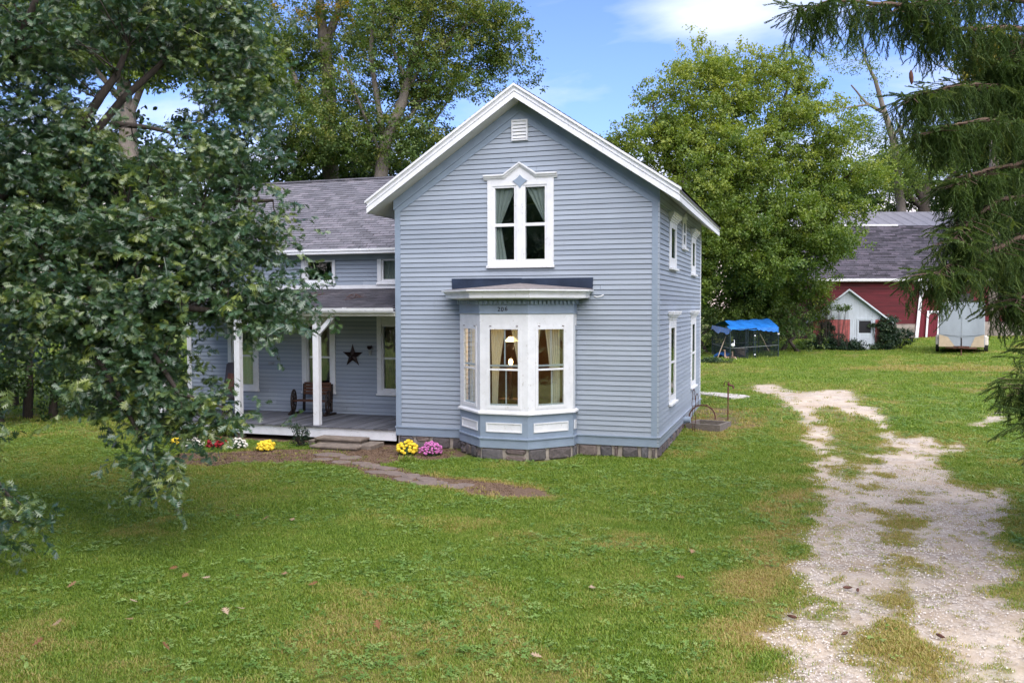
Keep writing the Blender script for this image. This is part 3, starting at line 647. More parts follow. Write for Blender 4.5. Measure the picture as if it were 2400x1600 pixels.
def rake_board(zc, zlo, w_top, n0, n1, m, par, umax=0.035):
    """two mitred boards under the rake; zc: z of top edge at the ridge line, thickness w_top (vertical)"""
    for sg in (-1, 1):
        k = MB(FF); xe = -3.2+sg*(3.2+umax); ze = zc-PT*(3.2+umax)
        k.add([(-3.2, n0, zc-w_top), (xe, n0, ze-w_top), (xe, n0, ze), (-3.2, n0, zc), (-3.2, n1, zc-w_top), (xe, n1, ze-w_top), (xe, n1, ze), (-3.2, n1, zc)],
              [(0, 1, 2, 3), (7, 6, 5, 4), (0, 4, 5, 1), (1, 5, 6, 2), (2, 6, 7, 3), (3, 7, 4, 0)]).build('frieze_board', M[m], par)
rake_board(8.165, 0, 0.225, -0.01, 0.046, 'trimblue', W1)
rake_board(7.955, 0, 0.03, 0.02, 0.056, 'trimblue', W1, 0.03)
rake_board(7.93, 0, 0.165, -0.01, 0.034, 'trimblue', W1, -0.02)

# --- main roof: deck, shingle courses, soffit, rake and eave mouldings
RZ, RY0, RY1, RX = 8.49, -0.50, 9.45, 3.76
ROOF = MB().extr([(-3.2, RZ-0.02), (-3.2-RX, RZ-0.02-PT*RX), (-3.2-RX, RZ-0.10-PT*RX), (-3.2, RZ-0.10), (-3.2+RX, RZ-0.10-PT*RX), (-3.2+RX, RZ-0.02-PT*RX)], 1, RY0+0.02, RY1).build('roof', M['shingle'], HOUSE)
k = MB()
for sg in (-1, 1):
    for i in range(33):
        a, b = i*0.118, (i+1)*0.118+0.02
        if b > RX+0.03: break
        k.add([(-3.2+sg*a, RY0, RZ-PT*a-0.012), (-3.2+sg*b, RY0, RZ-PT*b+0.004), (-3.2+sg*b, RY1+0.02, RZ-PT*b+0.004), (-3.2+sg*a, RY1+0.02, RZ-PT*a-0.012), (-3.2+sg*b, RY0, RZ-PT*b-0.012), (-3.2+sg*b, RY1+0.02, RZ-PT*b-0.012)], [(0, 1, 2, 3), (1, 4, 5, 2)])
k.build('shingle_field', M['shingle'], ROOF, kind='stuff')
k = MB()          # soffit boards: sloped with the roof
for sg in (-1, 1):
    xe = 3.2+0.53
    k.add([(-3.2, RY0+0.05, RZ-0.33), (-3.2+sg*xe, RY0+0.05, RZ-0.33-PT*xe), (-3.2+sg*xe, 0.01, RZ-0.33-PT*xe), (-3.2, 0.01, RZ-0.33)], [(0, 1, 2, 3)])
    k.add([(-3.2+sg*3.19, -0.0, RZ-0.335-PT*3.19), (-3.2+sg*xe, -0.0, RZ-0.335-PT*xe), (-3.2+sg*xe, RY1-0.05, RZ-0.335-PT*xe), (-3.2+sg*3.19, RY1-0.05, RZ-0.335-PT*3.19)], [(0, 1, 2, 3)])
k.build('soffit', M['soffit'], ROOF)
# moulding profile (outward, down): drip, crown, fillet, fascia
PROF = [(0.0, -0.02), (0.0, -0.075), (-0.025, -0.085), (-0.05, -0.13), (-0.052, -0.155), (-0.03, -0.16), (-0.03, -0.185), (-0.055, -0.19), (-0.055, -0.215), (-0.035, -0.22), (-0.035, -0.335), (-0.06, -0.335)]
def rake(sg, yo, diry):
    k = MB(); n = len(PROF); vs = []
    for x in (0.0, RX+0.0):
        for (o_, d_) in PROF:
            vs.append((-3.2+sg*(x+(o_*0.9 if x > 0 else 0)), yo+diry*o_, RZ-PT*(x+(o_*0.9 if x > 0 else 0))+d_))
    fs = [(i, i+1, n+i+1, n+i) for i in range(n-1)]
    k.add(vs, fs)
    return k.build('rake_moulding', M['white'], ROOF)
for sg in (-1, 1):
    rake(sg, RY0-0.03, -1); rake(sg, RY1+0.03, 1)
    k = MB(); n = len(PROF); vs = []
    for y, dr in ((RY0-0.03, -1), (RY1+0.03, 1)):
        for (o_, d_) in PROF: vs.append((-3.2+sg*(RX+o_*0.9), y+dr*o_, RZ-PT*(RX+o_*0.9)+d_))
    k.add(vs, [(i, i+1, n+i+1, n+i) for i in range(n-1)]).build('eave_moulding', M['white'], ROOF)
# cornice return under the left and right rake feet
# --- vent
VT = box(FF, 'louvre_vent', 'white', HOUSE, -3.38, -3.03, 0.005, 0.05, 7.28, 7.72)
k = MB(FF).box(-3.40, -3.365, 0.0, 0.075, 7.26, 7.74).box(-3.045, -3.01, 0.0, 0.075, 7.26, 7.74).box(-3.365, -3.045, 0.0, 0.074, 7.70, 7.74).box(-3.365, -3.045, 0.0, 0.074, 7.26, 7.295)
k.build('vent_frame', M['white'], VT)
for i in range(5):
    z = 7.31+i*0.078
    MB(FF).add([(-3.365, 0.05, z+0.055), (-3.045, 0.05, z+0.055), (-3.045, 0.085, z), (-3.365, 0.085, z), (-3.365, 0.052, z+0.070), (-3.045, 0.052, z+0.070)], [(0, 1, 2, 3), (3, 2, 5, 4), (0, 4, 5, 1)]).build('louvre', M['white'], VT)

# --- upstairs double window with the pointed hood
UW = MB(FF)
UW.box(-4.005, -3.87, -0.02, 0.05, 4.38, 6.38); UW.box(-2.555, -2.395, -0.02, 0.05, 4.38, 6.38); UW.box(-3.29, -3.13, -0.02, 0.055, 4.38, 6.235)
UW.box(-3.87, -3.29, -0.02, 0.048, 6.235, 6.38); UW.box(-3.13, -2.555, -0.02, 0.048, 6.235, 6.38); UW.box(-3.29, -3.13, -0.02, 0.046, 6.235, 6.38)
UW.box(-3.87, -3.29, -0.02, 0.046, 4.38, 4.475); UW.box(-3.13, -2.555, -0.02, 0.046, 4.38, 4.475)
UW.add([(-3.58, -0.02, 6.38), (-2.83, -0.02, 6.38), (-3.205, -0.02, 6.66), (-3.58, 0.05, 6.38), (-2.83, 0.05, 6.38), (-3.205, 0.05, 6.66)], [(0, 2, 1), (3, 4, 5), (0, 1, 4, 3), (1, 2, 5, 4), (2, 0, 3, 5)])
UW = UW.build('window', M['white'], HOUSE)
for (a, b) in ((-3.82, -3.35), (-3.08, -2.61)):
    s = MB(FF); s.box(a-0.05, a, -0.06, 0.03, 4.475, 6.235); s.box(b, b+0.05, -0.06, 0.03, 4.475, 6.235); s.box(a, b, -0.06, 0.029, 6.19, 6.235); s.box(a, b, -0.06, 0.029, 4.475, 4.525); s.box(a, b, -0.06, 0.026, 5.295, 5.365)
    s.build('sash', M['white'], UW)
    box(FF, 'pane', 'glass', UW, a, b, -0.022, -0.018, 5.365, 6.19); box(FF, 'pane', 'glass', UW, a, b, -0.03, -0.026, 4.525, 5.295)
box(FF, 'sill', 'white', UW, -4.03, -2.375, -0.01, 0.085, 4.325, 4.385, bv=0.006)
def strip(path, prof, name, m, par):
    """profile (out, up) swept along a path of (u, z)"""
    k = MB(FF); n = len(prof); vs = []
    for u, z in path:
        for o_, z_ in prof: vs.append((u, o_, z+z_))
    fs = [(i*n+j, i*n+(j+1) % n, (i+1)*n+(j+1) % n, (i+1)*n+j) for i in range(len(path)-1) for j in range(n)]
    fs += [tuple(range(n)), tuple(range((len(path)-1)*n, len(path)*n))[::-1]]
    return k.add(vs, fs).build(name, M[m], par)
strip([(-4.09, 6.38), (-3.60, 6.38), (-3.205, 6.645), (-2.81, 6.38), (-2.31, 6.38)], [(0, 0), (0.055, 0), (0.06, 0.03), (0.085, 0.035), (0.10, 0.075), (0.125, 0.085), (0.125, 0.12), (0, 0.125)], 'hood', 'white', UW)
k = MB(FF); n = 6; pts = []
corners = [(-3.20, 6.475), (-3.02, 6.335), (-3.20, 6.165), (-3.38, 6.335)]
for i in range(4):
    a, b = corners[i], corners[(i+1) % 4]
    for j in range(n):
        t = j/n; x = a[0]+(b[0]-a[0])*t; z = a[1]+(b[1]-a[1])*t; q = 0.13*4*t*(1-t); pts.append((x+(-3.20-x)*q, z+(6.33-z)*q))
k.extr([(x, z) for x, z in pts], 1, 0.05, 0.068).build('diamond_boss', M['trimblue'], UW)
curtain(FF, UW, (-3.83, -3.33), (-3.83, -3.72), 5.33, 6.22, -0.075, 4); curtain(FF, UW, (-3.10, -2.58), (-2.66, -2.60), 5.40, 6.22, -0.075, 4); curtain(FF, UW, (-3.83, -3.70), (-3.83, -3.56), 4.5, 5.33, -0.075, 3)

# --- side windows
for (ca, ga, me, hd) in (((1.60, 2.78, 1.06, 3.10), (1.84, 2.52, 1.24, 2.90), 2.06, 3.10), ((6.09, 7.27, 1.06, 3.10), (6.34, 7.00, 1.24, 2.90), 2.06, 3.10),
                         ((1.55, 2.78, 4.34, 5.46), (1.84, 2.50, 4.60, 5.32), None, 5.46), ((6.03, 7.12, 4.34, 5.42), (6.28, 6.88, 4.60, 5.26), None, 5.42)):
    w = window(FS_, ca, ga, me, hd, n0=0.03, thick=0.013, rec=0.032)
    if hd > 4: curtain(FS_, w, (ga[0], (ga[0]+ga[1])/2), (ga[0], ga[0]+0.22), ga[2], ga[3], -0.10, 4)
w = window(FS_, (3.97, 4.75, 4.96, 5.76), (4.16, 4.56, 5.08, 5.64), 5.36, None, n0=0.03, thick=0.013, rec=0.032)
k = MB(FS_).extr([(4.0, 5.76), (4.72, 5.76), (4.66, 5.84), (4.50, 5.87), (4.36, 5.94), (4.22, 5.87), (4.06, 5.84)], 1, 0.0, 0.05) if False else MB(lambda u, n, z: FS_(u, n, z)).add([(u, n, z) for n in (0.03, 0.075) for u, z in ((4.0, 5.76), (4.72, 5.76), (4.68, 5.83), (4.50, 5.86), (4.36, 5.93), (4.22, 5.86), (4.04, 5.83))], [tuple(range(7)), tuple(range(7, 14))[::-1]]+[(i, (i+1) % 7, 7+(i+1) % 7, 7+i) for i in range(7)])
k.build('hood', M['white'], w)
# dryer hood low on the right wall
DV = MB(); DV.tube([(0.03, 4.42, 0.36), (0.22, 4.42, 0.36)], 0.09, 14); DV = DV.build('vent_hood', M['trimblue'], HOUSE, smooth=False)

# --- wing windows
wins = []
for (ca, ga, me, mun) in (((-8.17, -7.07, 1.00, 3.19), (-7.98, -7.26, 1.16, 2.88), 2.0, True), ((-10.55, -9.48, 1.00, 3.19), (-10.35, -9.67, 1.16, 2.88), 2.0, False), ((-13.04, -12.0, 1.00, 3.19), (-12.87, -12.2, 1.16, 2.88), 2.0, True)):
    w = window(FWG, ca, ga, me, None); wins.append(w)
TC1 = curtain(FWG, wins[0], (-7.99, -7.2), (-7.99, -7.2), 1.1, 2.9, -0.14, 8, 0.01); TC1.data.materials[0] = M['tancurtain']; TC2 = curtain(FWG, wins[1], (-10.36, -9.66), (-10.36, -9.66), 2.0, 2.9, -0.14, 8, 0.01); TC2.data.materials[0] = M['tancurtain']; curtain(FWG, wins[2], (-12.87, -12.2), (-12.87, -12.2), 1.1, 2.0, -0.12, 6)
w = window(FWG, (-10.54, -9.46, 4.07, 4.745), (-10.35, -9.57, 4.19, 4.70), None, None, thick=0.05)
w = window(FWG, (-8.14, -7.06, 4.07, 4.745), (-7.97, -7.23, 4.19, 4.70), None, None, thick=0.05)
curtain(FWG, w, (-7.97, -7.45), (-7.97, -7.6), 4.19, 4.7, -0.1, 4)
box(FWG, 'band_board', 'white', W3, -14.45, -6.41, 0.0, 0.04, 3.93, 4.035)
box(FWG, 'frieze_board', 'trimblue', W3, -14.45, -6.41, 0.0, 0.036, 4.745, 4.93)

# --- wing roof with its own tabs
RW = MB().extr([(2.08, 5.0), (5.8, 7.48), (9.52, 5.0), (9.52, 4.90), (5.8, 7.38), (2.08, 4.90)], 0, -14.9, -6.42).build('roof', M['shingle'], HOUSE)
box(lambda a, b, c: (a, b, c), 'ridge_cap', 'shingle', RW, -14.92, -6.55, 5.68, 5.92, 7.475, 7.52)
box(lambda a, b, c: (a, b, c), 'fascia', 'white', RW, -14.92, -6.42, 2.045, 2.08, 4.89, 5.00)
box(lambda a, b, c: (a, b, c), 'gutter_edge', 'white', RW, -14.92, -6.42, 2.02, 2.045, 4.965, 5.02)
box(lambda a, b, c: (a, b, c), 'soffit', 'soffit', RW, -14.9, -6.42, 2.08, 2.5, 4.885, 4.895)
SL = sqrt(1+PT*PT)
def tabs(y0, z0, slope, x0, x1, rows, ex, tabw, par, m, x_parts=None, maxparts=0, mid=0.0):
    """courses of shingle tabs; the ones that show largest are parts, the rest one joined part"""
    c = cos(atan2(slope, 1)); s_ = sin(atan2(slope, 1)); rt = random.Random(5); field = MB(); nparts = 0; protos = []
    def tabgeo(w): # local: x width, y up the slope, z off the roof
        return [(0, 0, 0), (w, 0, 0), (w, ex*1.25, -0.004), (0, ex*1.25, -0.004), (0, 0, 0.017), (w, 0, 0.017), (w, ex*1.25, 0.003), (0, ex*1.25, 0.003)]
    F6 = [(4, 5, 6, 7), (0, 1, 5, 4), (0, 4, 7, 3), (1, 2, 6, 5)]
    for i in range(4):
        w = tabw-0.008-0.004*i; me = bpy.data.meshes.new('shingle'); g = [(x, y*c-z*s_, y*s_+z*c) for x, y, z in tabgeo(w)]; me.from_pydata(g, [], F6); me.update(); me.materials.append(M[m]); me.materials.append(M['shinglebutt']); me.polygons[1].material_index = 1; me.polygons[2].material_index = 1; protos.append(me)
    for r in range(rows):
        off = (r % 2)*tabw/2+rt.uniform(-0.02, 0.02); x = x0+off-tabw
        while x < x1:
            lift = rt.uniform(0.001, 0.005); yb = y0+r*ex*c; zb = z0+r*ex*s_+lift+rt.uniform(-0.0015, 0.0015)
            if x >= x0-0.01 and x+tabw <= x1+0.01:
                if nparts < maxparts and x > x_parts:
                    o = bpy.data.objects.new('shingle', protos[rt.randrange(4)]); COL.objects.link(o); o.location = (x, yb, zb); o.parent = par; o.matrix_parent_inverse = world_of(par).inverted(); nparts += 1
                else: field.add([(x+gx, yb+gy*c-g_*s_, zb+gy*s_+g_*c) for gx, gy, g_ in tabgeo(tabw-0.008)], F6)
            x += tabw
    if field.v:
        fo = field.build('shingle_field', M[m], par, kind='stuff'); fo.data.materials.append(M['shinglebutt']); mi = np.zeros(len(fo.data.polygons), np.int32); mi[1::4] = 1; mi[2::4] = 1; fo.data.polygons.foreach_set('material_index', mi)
tabs(2.06, 5.005, PT, -14.9, -6.42, 33, 0.135, 0.305, RW, 'shingle', -11.6, 298)

# --- porch: floor, posts, beam, roof
PF = box(lambda a, b, c: (a, b, c), 'porch_floor', 'oldwood', HOUSE, -13.6, -6.42, 0.06, 2.48, 0.30, 0.385)
i = 0; x = -13.62; rp = random.Random(8)
while x < -6.44:
    w = 0.094; box(lambda a, b, c: (a, b, c), 'floor_board', 'deck', PF, x, min(x+w-0.003, -6.42), -0.06+rp.uniform(-.008, .004), 2.495, 0.388, 0.42+rp.uniform(-.002, .002)); x += w+0.006
box(lambda a, b, c: (a, b, c), 'skirt_board', 'white', PF, -13.6, -8.92, -0.01, 0.03, 0.14, 0.386); box(lambda a, b, c: (a, b, c), 'skirt_board', 'white', PF, -8.91, -6.42, -0.01, 0.03, 0.13, 0.386)
for xx in (-13.52, -11.10, -8.76):
    p = box(lambda a, b, c: (a, b, c), 'porch_post', 'white', HOUSE, xx, xx+0.165, 0.04, 0.20, 0.421, 3.2, bv=0.006)
    box(lambda a, b, c: (a, b, c), 'pier', 'concrete', p, xx, xx+0.2, 0.08, 0.28, -0.05, 0.30)
    for sg in (1,):
        x0 = xx+0.165; MB().extr([(x0, 2.72), (x0+0.42, 3.14), (x0+0.42, 3.2), (x0+0.33, 3.2), (x0, 2.87)], 1, 0.08, 0.16).build('brace', M['white'], p)
PRF = MB().extr([(-0.10, 3.355), (2.5, 3.92), (2.5, 3.86), (-0.10, 3.30)], 0, -13.9, -6.42).build('porch_roof', M['porchshingle'], HOUSE)
box(lambda a, b, c: (a, b, c), 'beam', 'white', PRF, -13.8, -6.42, 0.03, 0.20, 3.205, 3.30)
box(lambda a, b, c: (a, b, c), 'ceiling', 'soffit', PRF, -13.8, -6.42, 0.20, 2.49, 3.19, 3.21)
k = MB().extr([(-0.02, 3.28), (-0.11, 3.28), (-0.14, 3.33), (-0.15, 3.40), (-0.135, 3.40), (-0.12, 3.34), (-0.10, 3.295), (-0.035, 3.295), (-0.035, 3.38), (-0.02, 3.38)], 0, -13.92, -6.42); k.build('gutter', M['white'], PRF)
box(lambda a, b, c: (a, b, c), 'fascia', 'soffit', PRF, -13.9, -6.42, -0.015, 0.025, 3.205, 3.29)
for i in range(4): box(lambda a, b, c: (a, b, c), 'gutter_strap', 'white', PRF, -12.6+i*1.6, -12.57+i*1.6, -0.15, 0.02, 3.40, 3.412)
tabs(-0.09, 3.365, 0.2173, -13.9, -6.42, 20, 0.135, 0.305, PRF, 'porchshingle')

# --- foundation
def stone(fr, u0, u1, z0, z1, par, seed, out=0.05):
    rr = random.Random(seed); k = MB(fr); g = 0.016; c = min(0.05, (u1-u0)*0.22)
    def J(a): return a+rr.uniform(-0.012, 0.012)
    outer = [(u0+g, z0+c), (u0+c, z0+g), (u1-c, z0+g), (u1-g, z0+c), (u1-g, z1-c), (u1-c, z1-g), (u0+c, z1-g), (u0+g, z1-c)]
    um, zm = (u0+u1)/2, (z0+z1)/2
    vs = [(u, -0.03, z) for u, z in outer]+[(J(u), 0.012, J(z)) for u, z in outer]+[(um+(u-um)*0.78+rr.uniform(-.01, .01), out+rr.uniform(-0.012, 0.012), zm+(z-zm)*0.78) for u, z in outer]+[(um, out+rr.uniform(0, 0.012), zm)]
    fs = [(i, (i+1) % 8, 8+(i+1) % 8, 8+i) for i in range(8)]+[(8+i, 8+(i+1) % 8, 16+(i+1) % 8, 16+i) for i in range(8)]+[(16+i, 16+(i+1) % 8, 24) for i in range(8)]
    return k.add(vs, fs).build('stone', M['stone'], par)
FND = MB(); FND.box(-6.36, -4.5, 0.01, 0.2, -0.3, 0.295).box(-1.95, -0.012, 0.012, 0.2, -0.3, 0.295).box(-0.2, -0.012, 0.2, 8.6, -0.3, 0.295)
FND = FND.build('foundation', M['mortar'], HOUSE)
rf = random.Random(12)
def stones(fr, a, b, zb, zt, ws=None, par=FND):
    u = a
    while u < b-0.06:
        w = rf.choice([0.13, 0.22, 0.32, 0.42, 0.5, 0.55]); w = min(w, b-u)
        if b-u-w < 0.1: w = b-u
        if w < 0.2 and rf.random() < 0.4: stone(fr, u, u+w-0.03, zb+0.05, zt-0.04, par, rf.random())
        elif rf.random() < 0.2: h = zb+(zt-zb)*rf.uniform(0.4, 0.65); stone(fr, u, u+w-0.025, zb, h-0.01, par, rf.random()); stone(fr, u, u+w-0.025, h+0.01, zt, par, rf.random())
        else: stone(fr, u, u+w-0.025, zb, zt, par, rf.random())
        u += w+rf.uniform(0.0, 0.04)
FF2 = frame((0, 0.012, 0), (1, 0, 0), (0, -1, 0)); FS2 = frame((-0.014, 0, 0), (0, 1, 0), (1, 0, 0))
stones(FF2, -6.34, -4.64, -0.01, 0.285); stones(FF2, -1.84, -0.01, 0.0, 0.285); stones(FS2, 0.02, 4.7, 0.02, 0.285)

# --- rooms seen through the glass
RM = MB(); RM.box(-6.2, -0.2, 3.6, 3.7, 0.5, 3.35); RM.box(-6.2, -6.1, 0.2, 3.6, 0.5, 3.35); RM.box(-0.3, -0.2, 0.2, 1.2, 0.5, 3.35)
RM = RM.build('inner_wall', M['room'], HOUSE)
box(lambda a, b, c: (a, b, c), 'floor', 'benchwood', RM, -6.2, -0.15, 0.15, 8.5, 0.42, 0.50); MB().extr([(-4.45, 0.15), (-4.45, -0.3), (-3.72, -1.02), (-2.74, -1.02), (-2.0, -0.3), (-2.0, 0.15)], 2, 0.42, 0.499).build('floor', M['benchwood'], RM); MB().extr([(-4.45, 0.15), (-4.45, -0.3), (-3.72, -1.02), (-2.74, -1.02), (-2.0, -0.3), (-2.0, 0.15)], 2, 3.36, 3.42).build('ceiling', M['plaster'], RM); box(lambda a, b, c: (a, b, c), 'ceiling', 'plaster', RM, -6.2, -0.15, 0.15, 8.5, 3.36, 3.42)
MB().box(-6.2, -0.2, 3.5, 3.6, 3.8, 6.2).box(-6.2, -0.2, 0.15, 3.5, 3.75, 3.8).box(-6.1, -0.3, 0.15, 3.6, 6.24, 6.28).build('inner_wall', M['room2'], HOUSE)
MB().box(-14.2, -6.5, 5.0, 5.1, 0.5, 4.9).box(-14.2, -6.5, 2.7, 5.0, 0.45, 0.5).box(-14.2, -6.5, 2.7, 5.0, 3.3, 3.4).build('inner_wall', M['room2'], HOUSE)
# ------------------------------------------------------------------ bay window
BC = -3.23
BV = [(BC-1.37, 0.0), (BC-1.37, -0.32), (BC-0.56, -1.17), (BC+0.56, -1.17), (BC+1.37, -0.32), (BC+1.37, 0.0)]
def offs(d, P=BV):
    """outline pushed outwards by d (ends stay on the wall)"""
    n = len(P); r = []
    ns = []
    for i in range(n-1):
        dx, dy = P[i+1][0]-P[i][0], P[i+1][1]-P[i][1]; l = math.hypot(dx, dy); ns.append((dy/l, -dx/l))
    for i in range(n):
        if i == 0: r.append((P[0][0]+ns[0][0]*d, P[0][1]))
        elif i == n-1: r.append((P[i][0]+ns[-1][0]*d, P[i][1]))
        else:
            a, b = ns[i-1], ns[i]; s = 1+a[0]*b[0]+a[1]*b[1]; r.append((P[i][0]+(a[0]+b[0])/s*d, P[i][1]+(a[1]+b[1])/s*d))
    return r
# the outline runs anticlockwise seen from below, so its normals point away from the room
if offs(0.1)[2][1] > -1.17: 
    _o = offs; offs = lambda d, P=BV: _o(-d, P)
def ringmesh(prof, name, m, par, closed=True):
    """prof: list of (offset, z) swept round the bay"""
    k = MB(); n = len(prof); vs = []
    rings = [offs(o_) for o_, z_ in prof]
    for i in range(6):
        for j in range(n): vs.append((rings[j][i][0], rings[j][i][1], prof[j][1]))
    fs = []
    for i in range(5):
        for j in range(n if closed else n-1): fs.append((i*n+j, (i+1)*n+j, (i+1)*n+(j+1) % n, i*n+(j+1) % n))
    return k.add(vs, fs).build(name, M[m], par)
BAY = ringmesh([(-0.10, 0.285), (0.018, 0.285), (0.018, 0.48), (-0.10, 0.48)], 'bay_window', 'trimblue', HOUSE)
ringmesh([(-0.05, 0.48), (0.045, 0.48), (0.045, 0.508), (0.0, 0.512), (-0.05, 0.512)], 'drip_cap', 'trimblue', BAY)
ringmesh([(-0.10, 0.512), (0.0, 0.512), (0.0, 1.03), (-0.10, 1.03)], 'apron', 'trimblue', BAY)
ringmesh([(-0.06, 1.03), (0.03, 1.03), (0.055, 1.04), (0.055, 1.075), (0.0, 1.11), (-0.06, 1.11)], 'sill', 'white', BAY)
ringmesh([(-0.08, 3.27), (0.015, 3.27), (0.03, 3.275), (0.03, 3.295), (0.012, 3.30), (0.012, 3.47), (-0.08, 3.47)], 'frieze_board', 'trimblue', BAY)
ringmesh([(-0.05, 3.47), (0.03, 3.47), (0.03, 3.555), (0.05, 3.56), (0.05, 3.575), (-0.05, 3.575)], 'bed_moulding', 'trimblue', BAY)
ringmesh([(0.0, 3.575), (0.12, 3.60), (0.30, 3.625), (0.31, 3.62), (0.31, 3.70), (0.325, 3.705), (0.335, 3.74), (0.375, 3.765), (0.40, 3.77), (0.40, 3.805), (0.0, 3.805)], 'cornice', 'white', BAY)
def facet(i):
    a, b = Vector((*BV[i], 0)), Vector((*BV[i+1], 0)); U = (b-a); w = U.length; U.normalize(); Nn = Vector((U.y, -U.x, 0))
    if Nn.y > 0.01: Nn = -Nn
    return frame(a, U, Nn), w
for i in range(5):
    fr, w = facet(i)
    if i in (0, 4):
        if i == 0: fr, w = frame((BV[0][0], 0, 0), (0, -1, 0), (-1, 0, 0)), 0.32
        else: fr, w = frame((BV[5][0], 0, 0), (0, -1, 0), (1, 0, 0)), 0.32
        MB(fr).box(0, w, -0.08, 0, 1.11, 3.27).build('stile', M['white'], BAY)
        box(fr, 'siding_strip', 'siding', BAY, 0.06, 0.14, 0.0, 0.012, 1.13, 3.0)
        box(fr, 'panel', 'white', BAY, 0.08, w-0.08, 0.0, 0.02, 0.65, 0.85)
    else:
        c = w/2; g = 0.33; s = 0.40
        k = MB(fr).box(0, c-s, -0.08, 0, 1.11, 3.27).box(c+s, w, -0.08, 0, 1.11, 3.27).box(c-s, c+s, -0.08, -0.001, 2.99, 3.27).box(c-s, c+s, -0.08, -0.001, 1.11, 1.165)
        k.build('stile', M['white'], BAY)
        k = MB(fr); q0, q1 = -0.03, 0.012
        k.box(c-s, c-g, q0, q1, 1.165, 2.99).box(c+g, c+s, q0, q1, 1.165, 2.99).box(c-g, c+g, q0, q1-0.001, 2.925, 2.99).box(c-g, c+g, q0, q1-0.001, 1.165, 1.235).box(c-g, c+g, q0, q1-0.004, 2.015, 2.055)
        k.build('storm_sash', M['white'], BAY)
        k = MB(fr); k.box(c-g, c+g, -0.045, -0.024, 2.10, 2.14).box(c+0.0, c+0.03, -0.045, -0.024, 2.14, 2.925).box(c+0.028, c+0.055, -0.05, -0.026, 1.27, 2.02).box(c-g, c+g, -0.05, -0.026, 1.235, 1.27); k.build('muntin', M['white'], BAY)
        box(fr, 'pane', 'glass', BAY, c-g, c+g, -0.012, -0.009, 2.055, 2.925); box(fr, 'pane', 'glass', BAY, c-g, c+g, -0.016, -0.013, 1.235, 2.015)
        for q in (-0.31, 0.31): box(fr, 'storm_hook', 'rust', BAY, c+q-0.02, c+q+0.02, 0.0, 0.03, 2.992, 3.004)
        p = MB(fr); a, b = 0.14, w-0.14; p.box(a, b, 0.0, 0.006, 0.64, 0.85); p.build('panel', M['white'], BAY)
        p = MB(fr)
        for (u0, u1, z0, z1) in ((a, b, 0.825, 0.85), (a, b, 0.64, 0.665), (a, a+0.025, 0.665, 0.825), (b-0.025, b, 0.665, 0.825)): p.box(u0, u1, 0.006, 0.022, z0, z1)
        p.build('panel_moulding', M['white'], BAY)
        if i == 1: curtain(fr, BAY, (c-g, c-0.05), (c-g, c-0.12), 1.24, 2.92, -0.16, 4); curtain(fr, BAY, (c+0.2, c+g), (c+0.26, c+g), 1.24, 2.92, -0.16, 2)
        if i == 2: curtain(fr, BAY, (c-g-0.02, c-0.02), (c-g, c-0.16), 2.05, 2.92, -0.16, 5); curtain(fr, BAY, (c-g, c-0.16), (c-g, c-0.20), 1.24, 2.05, -0.16, 4); curtain(fr, BAY, (c+0.13, c+0.26), (c+0.30, c+g), 2.05, 2.92, -0.16, 3)
        if i == 3: curtain(fr, BAY, (c-g, c-0.17), (c-g, c-0.32), 2.05, 2.92, -0.16, 3); curtain(fr, BAY, (c-0.06, c+g), (c+0.06, c+g), 2.05, 2.92, -0.16, 6); curtain(fr, BAY, (c+0.15, c+g), (c+0.11, c+g), 1.24, 2.05, -0.16, 4)
    # dentils
    n = max(2, int(w/0.105))
    for j in range(n):
        u = (j+0.5)*w/n; box(fr, 'dentil', 'trimblue', BAY, u-0.030, u+0.030, 0.03, 0.075, 3.485, 3.555)
# roof of the bay and its metal flashing
o4 = offs(0.40); k = MB(); vs = [(x, y, 3.812) for x, y in o4]+[(BC+0.03, 0.0, 3.975), (BC-1.72, 0.0, 3.835), (BC+1.72, 0.0, 3.835), (BC, -0.35, 3.94)]
fs = [(0, 1, 7), (1, 2, 9), (2, 3, 9), (3, 4, 9), (4, 5, 8), (7, 1, 9, 6), (6, 9, 4, 8)]
k.add(vs, fs).build('bay_roof', M['bayroof'], BAY)
k = MB(FF)
k.add([(-4.92, 0.036, 4.095), (-3.16, 0.036, 4.09), (-3.16, 0.036, 3.97), (-4.9, 0.06, 3.845), (-4.92, 0.012, 4.095), (-3.16, 0.012, 4.09), (-3.16, 0.012, 3.97), (-4.9, 0.012, 3.845)], [(0, 3, 2, 1), (4, 5, 6, 7), (0, 4, 7, 3), (3, 7, 6, 2), (0, 1, 5, 4)])
k.add([(-3.18, 0.044, 4.08), (-1.47, 0.040, 4.085), (-1.48, 0.055, 3.835), (-3.18, 0.046, 3.965), (-3.18, 0.014, 4.08), (-1.47, 0.014, 4.085), (-1.48, 0.014, 3.835), (-3.18, 0.014, 3.965)], [(0, 3, 2, 1), (4, 5, 6, 7), (1, 2, 6, 5), (3, 7, 6, 2), (0, 1, 5, 4), (0, 4, 7, 3)])
k.build('flashing', M['darkmetal'], BAY)
MB().tube([(BC+1.78, -0.02, 3.66), (BC+1.86, -0.06, 3.64), (BC+1.95, -0.07, 3.66), (BC+2.0, -0.03, 3.69)], 0.012, 6).build('cable_hook', M['white'], BAY)
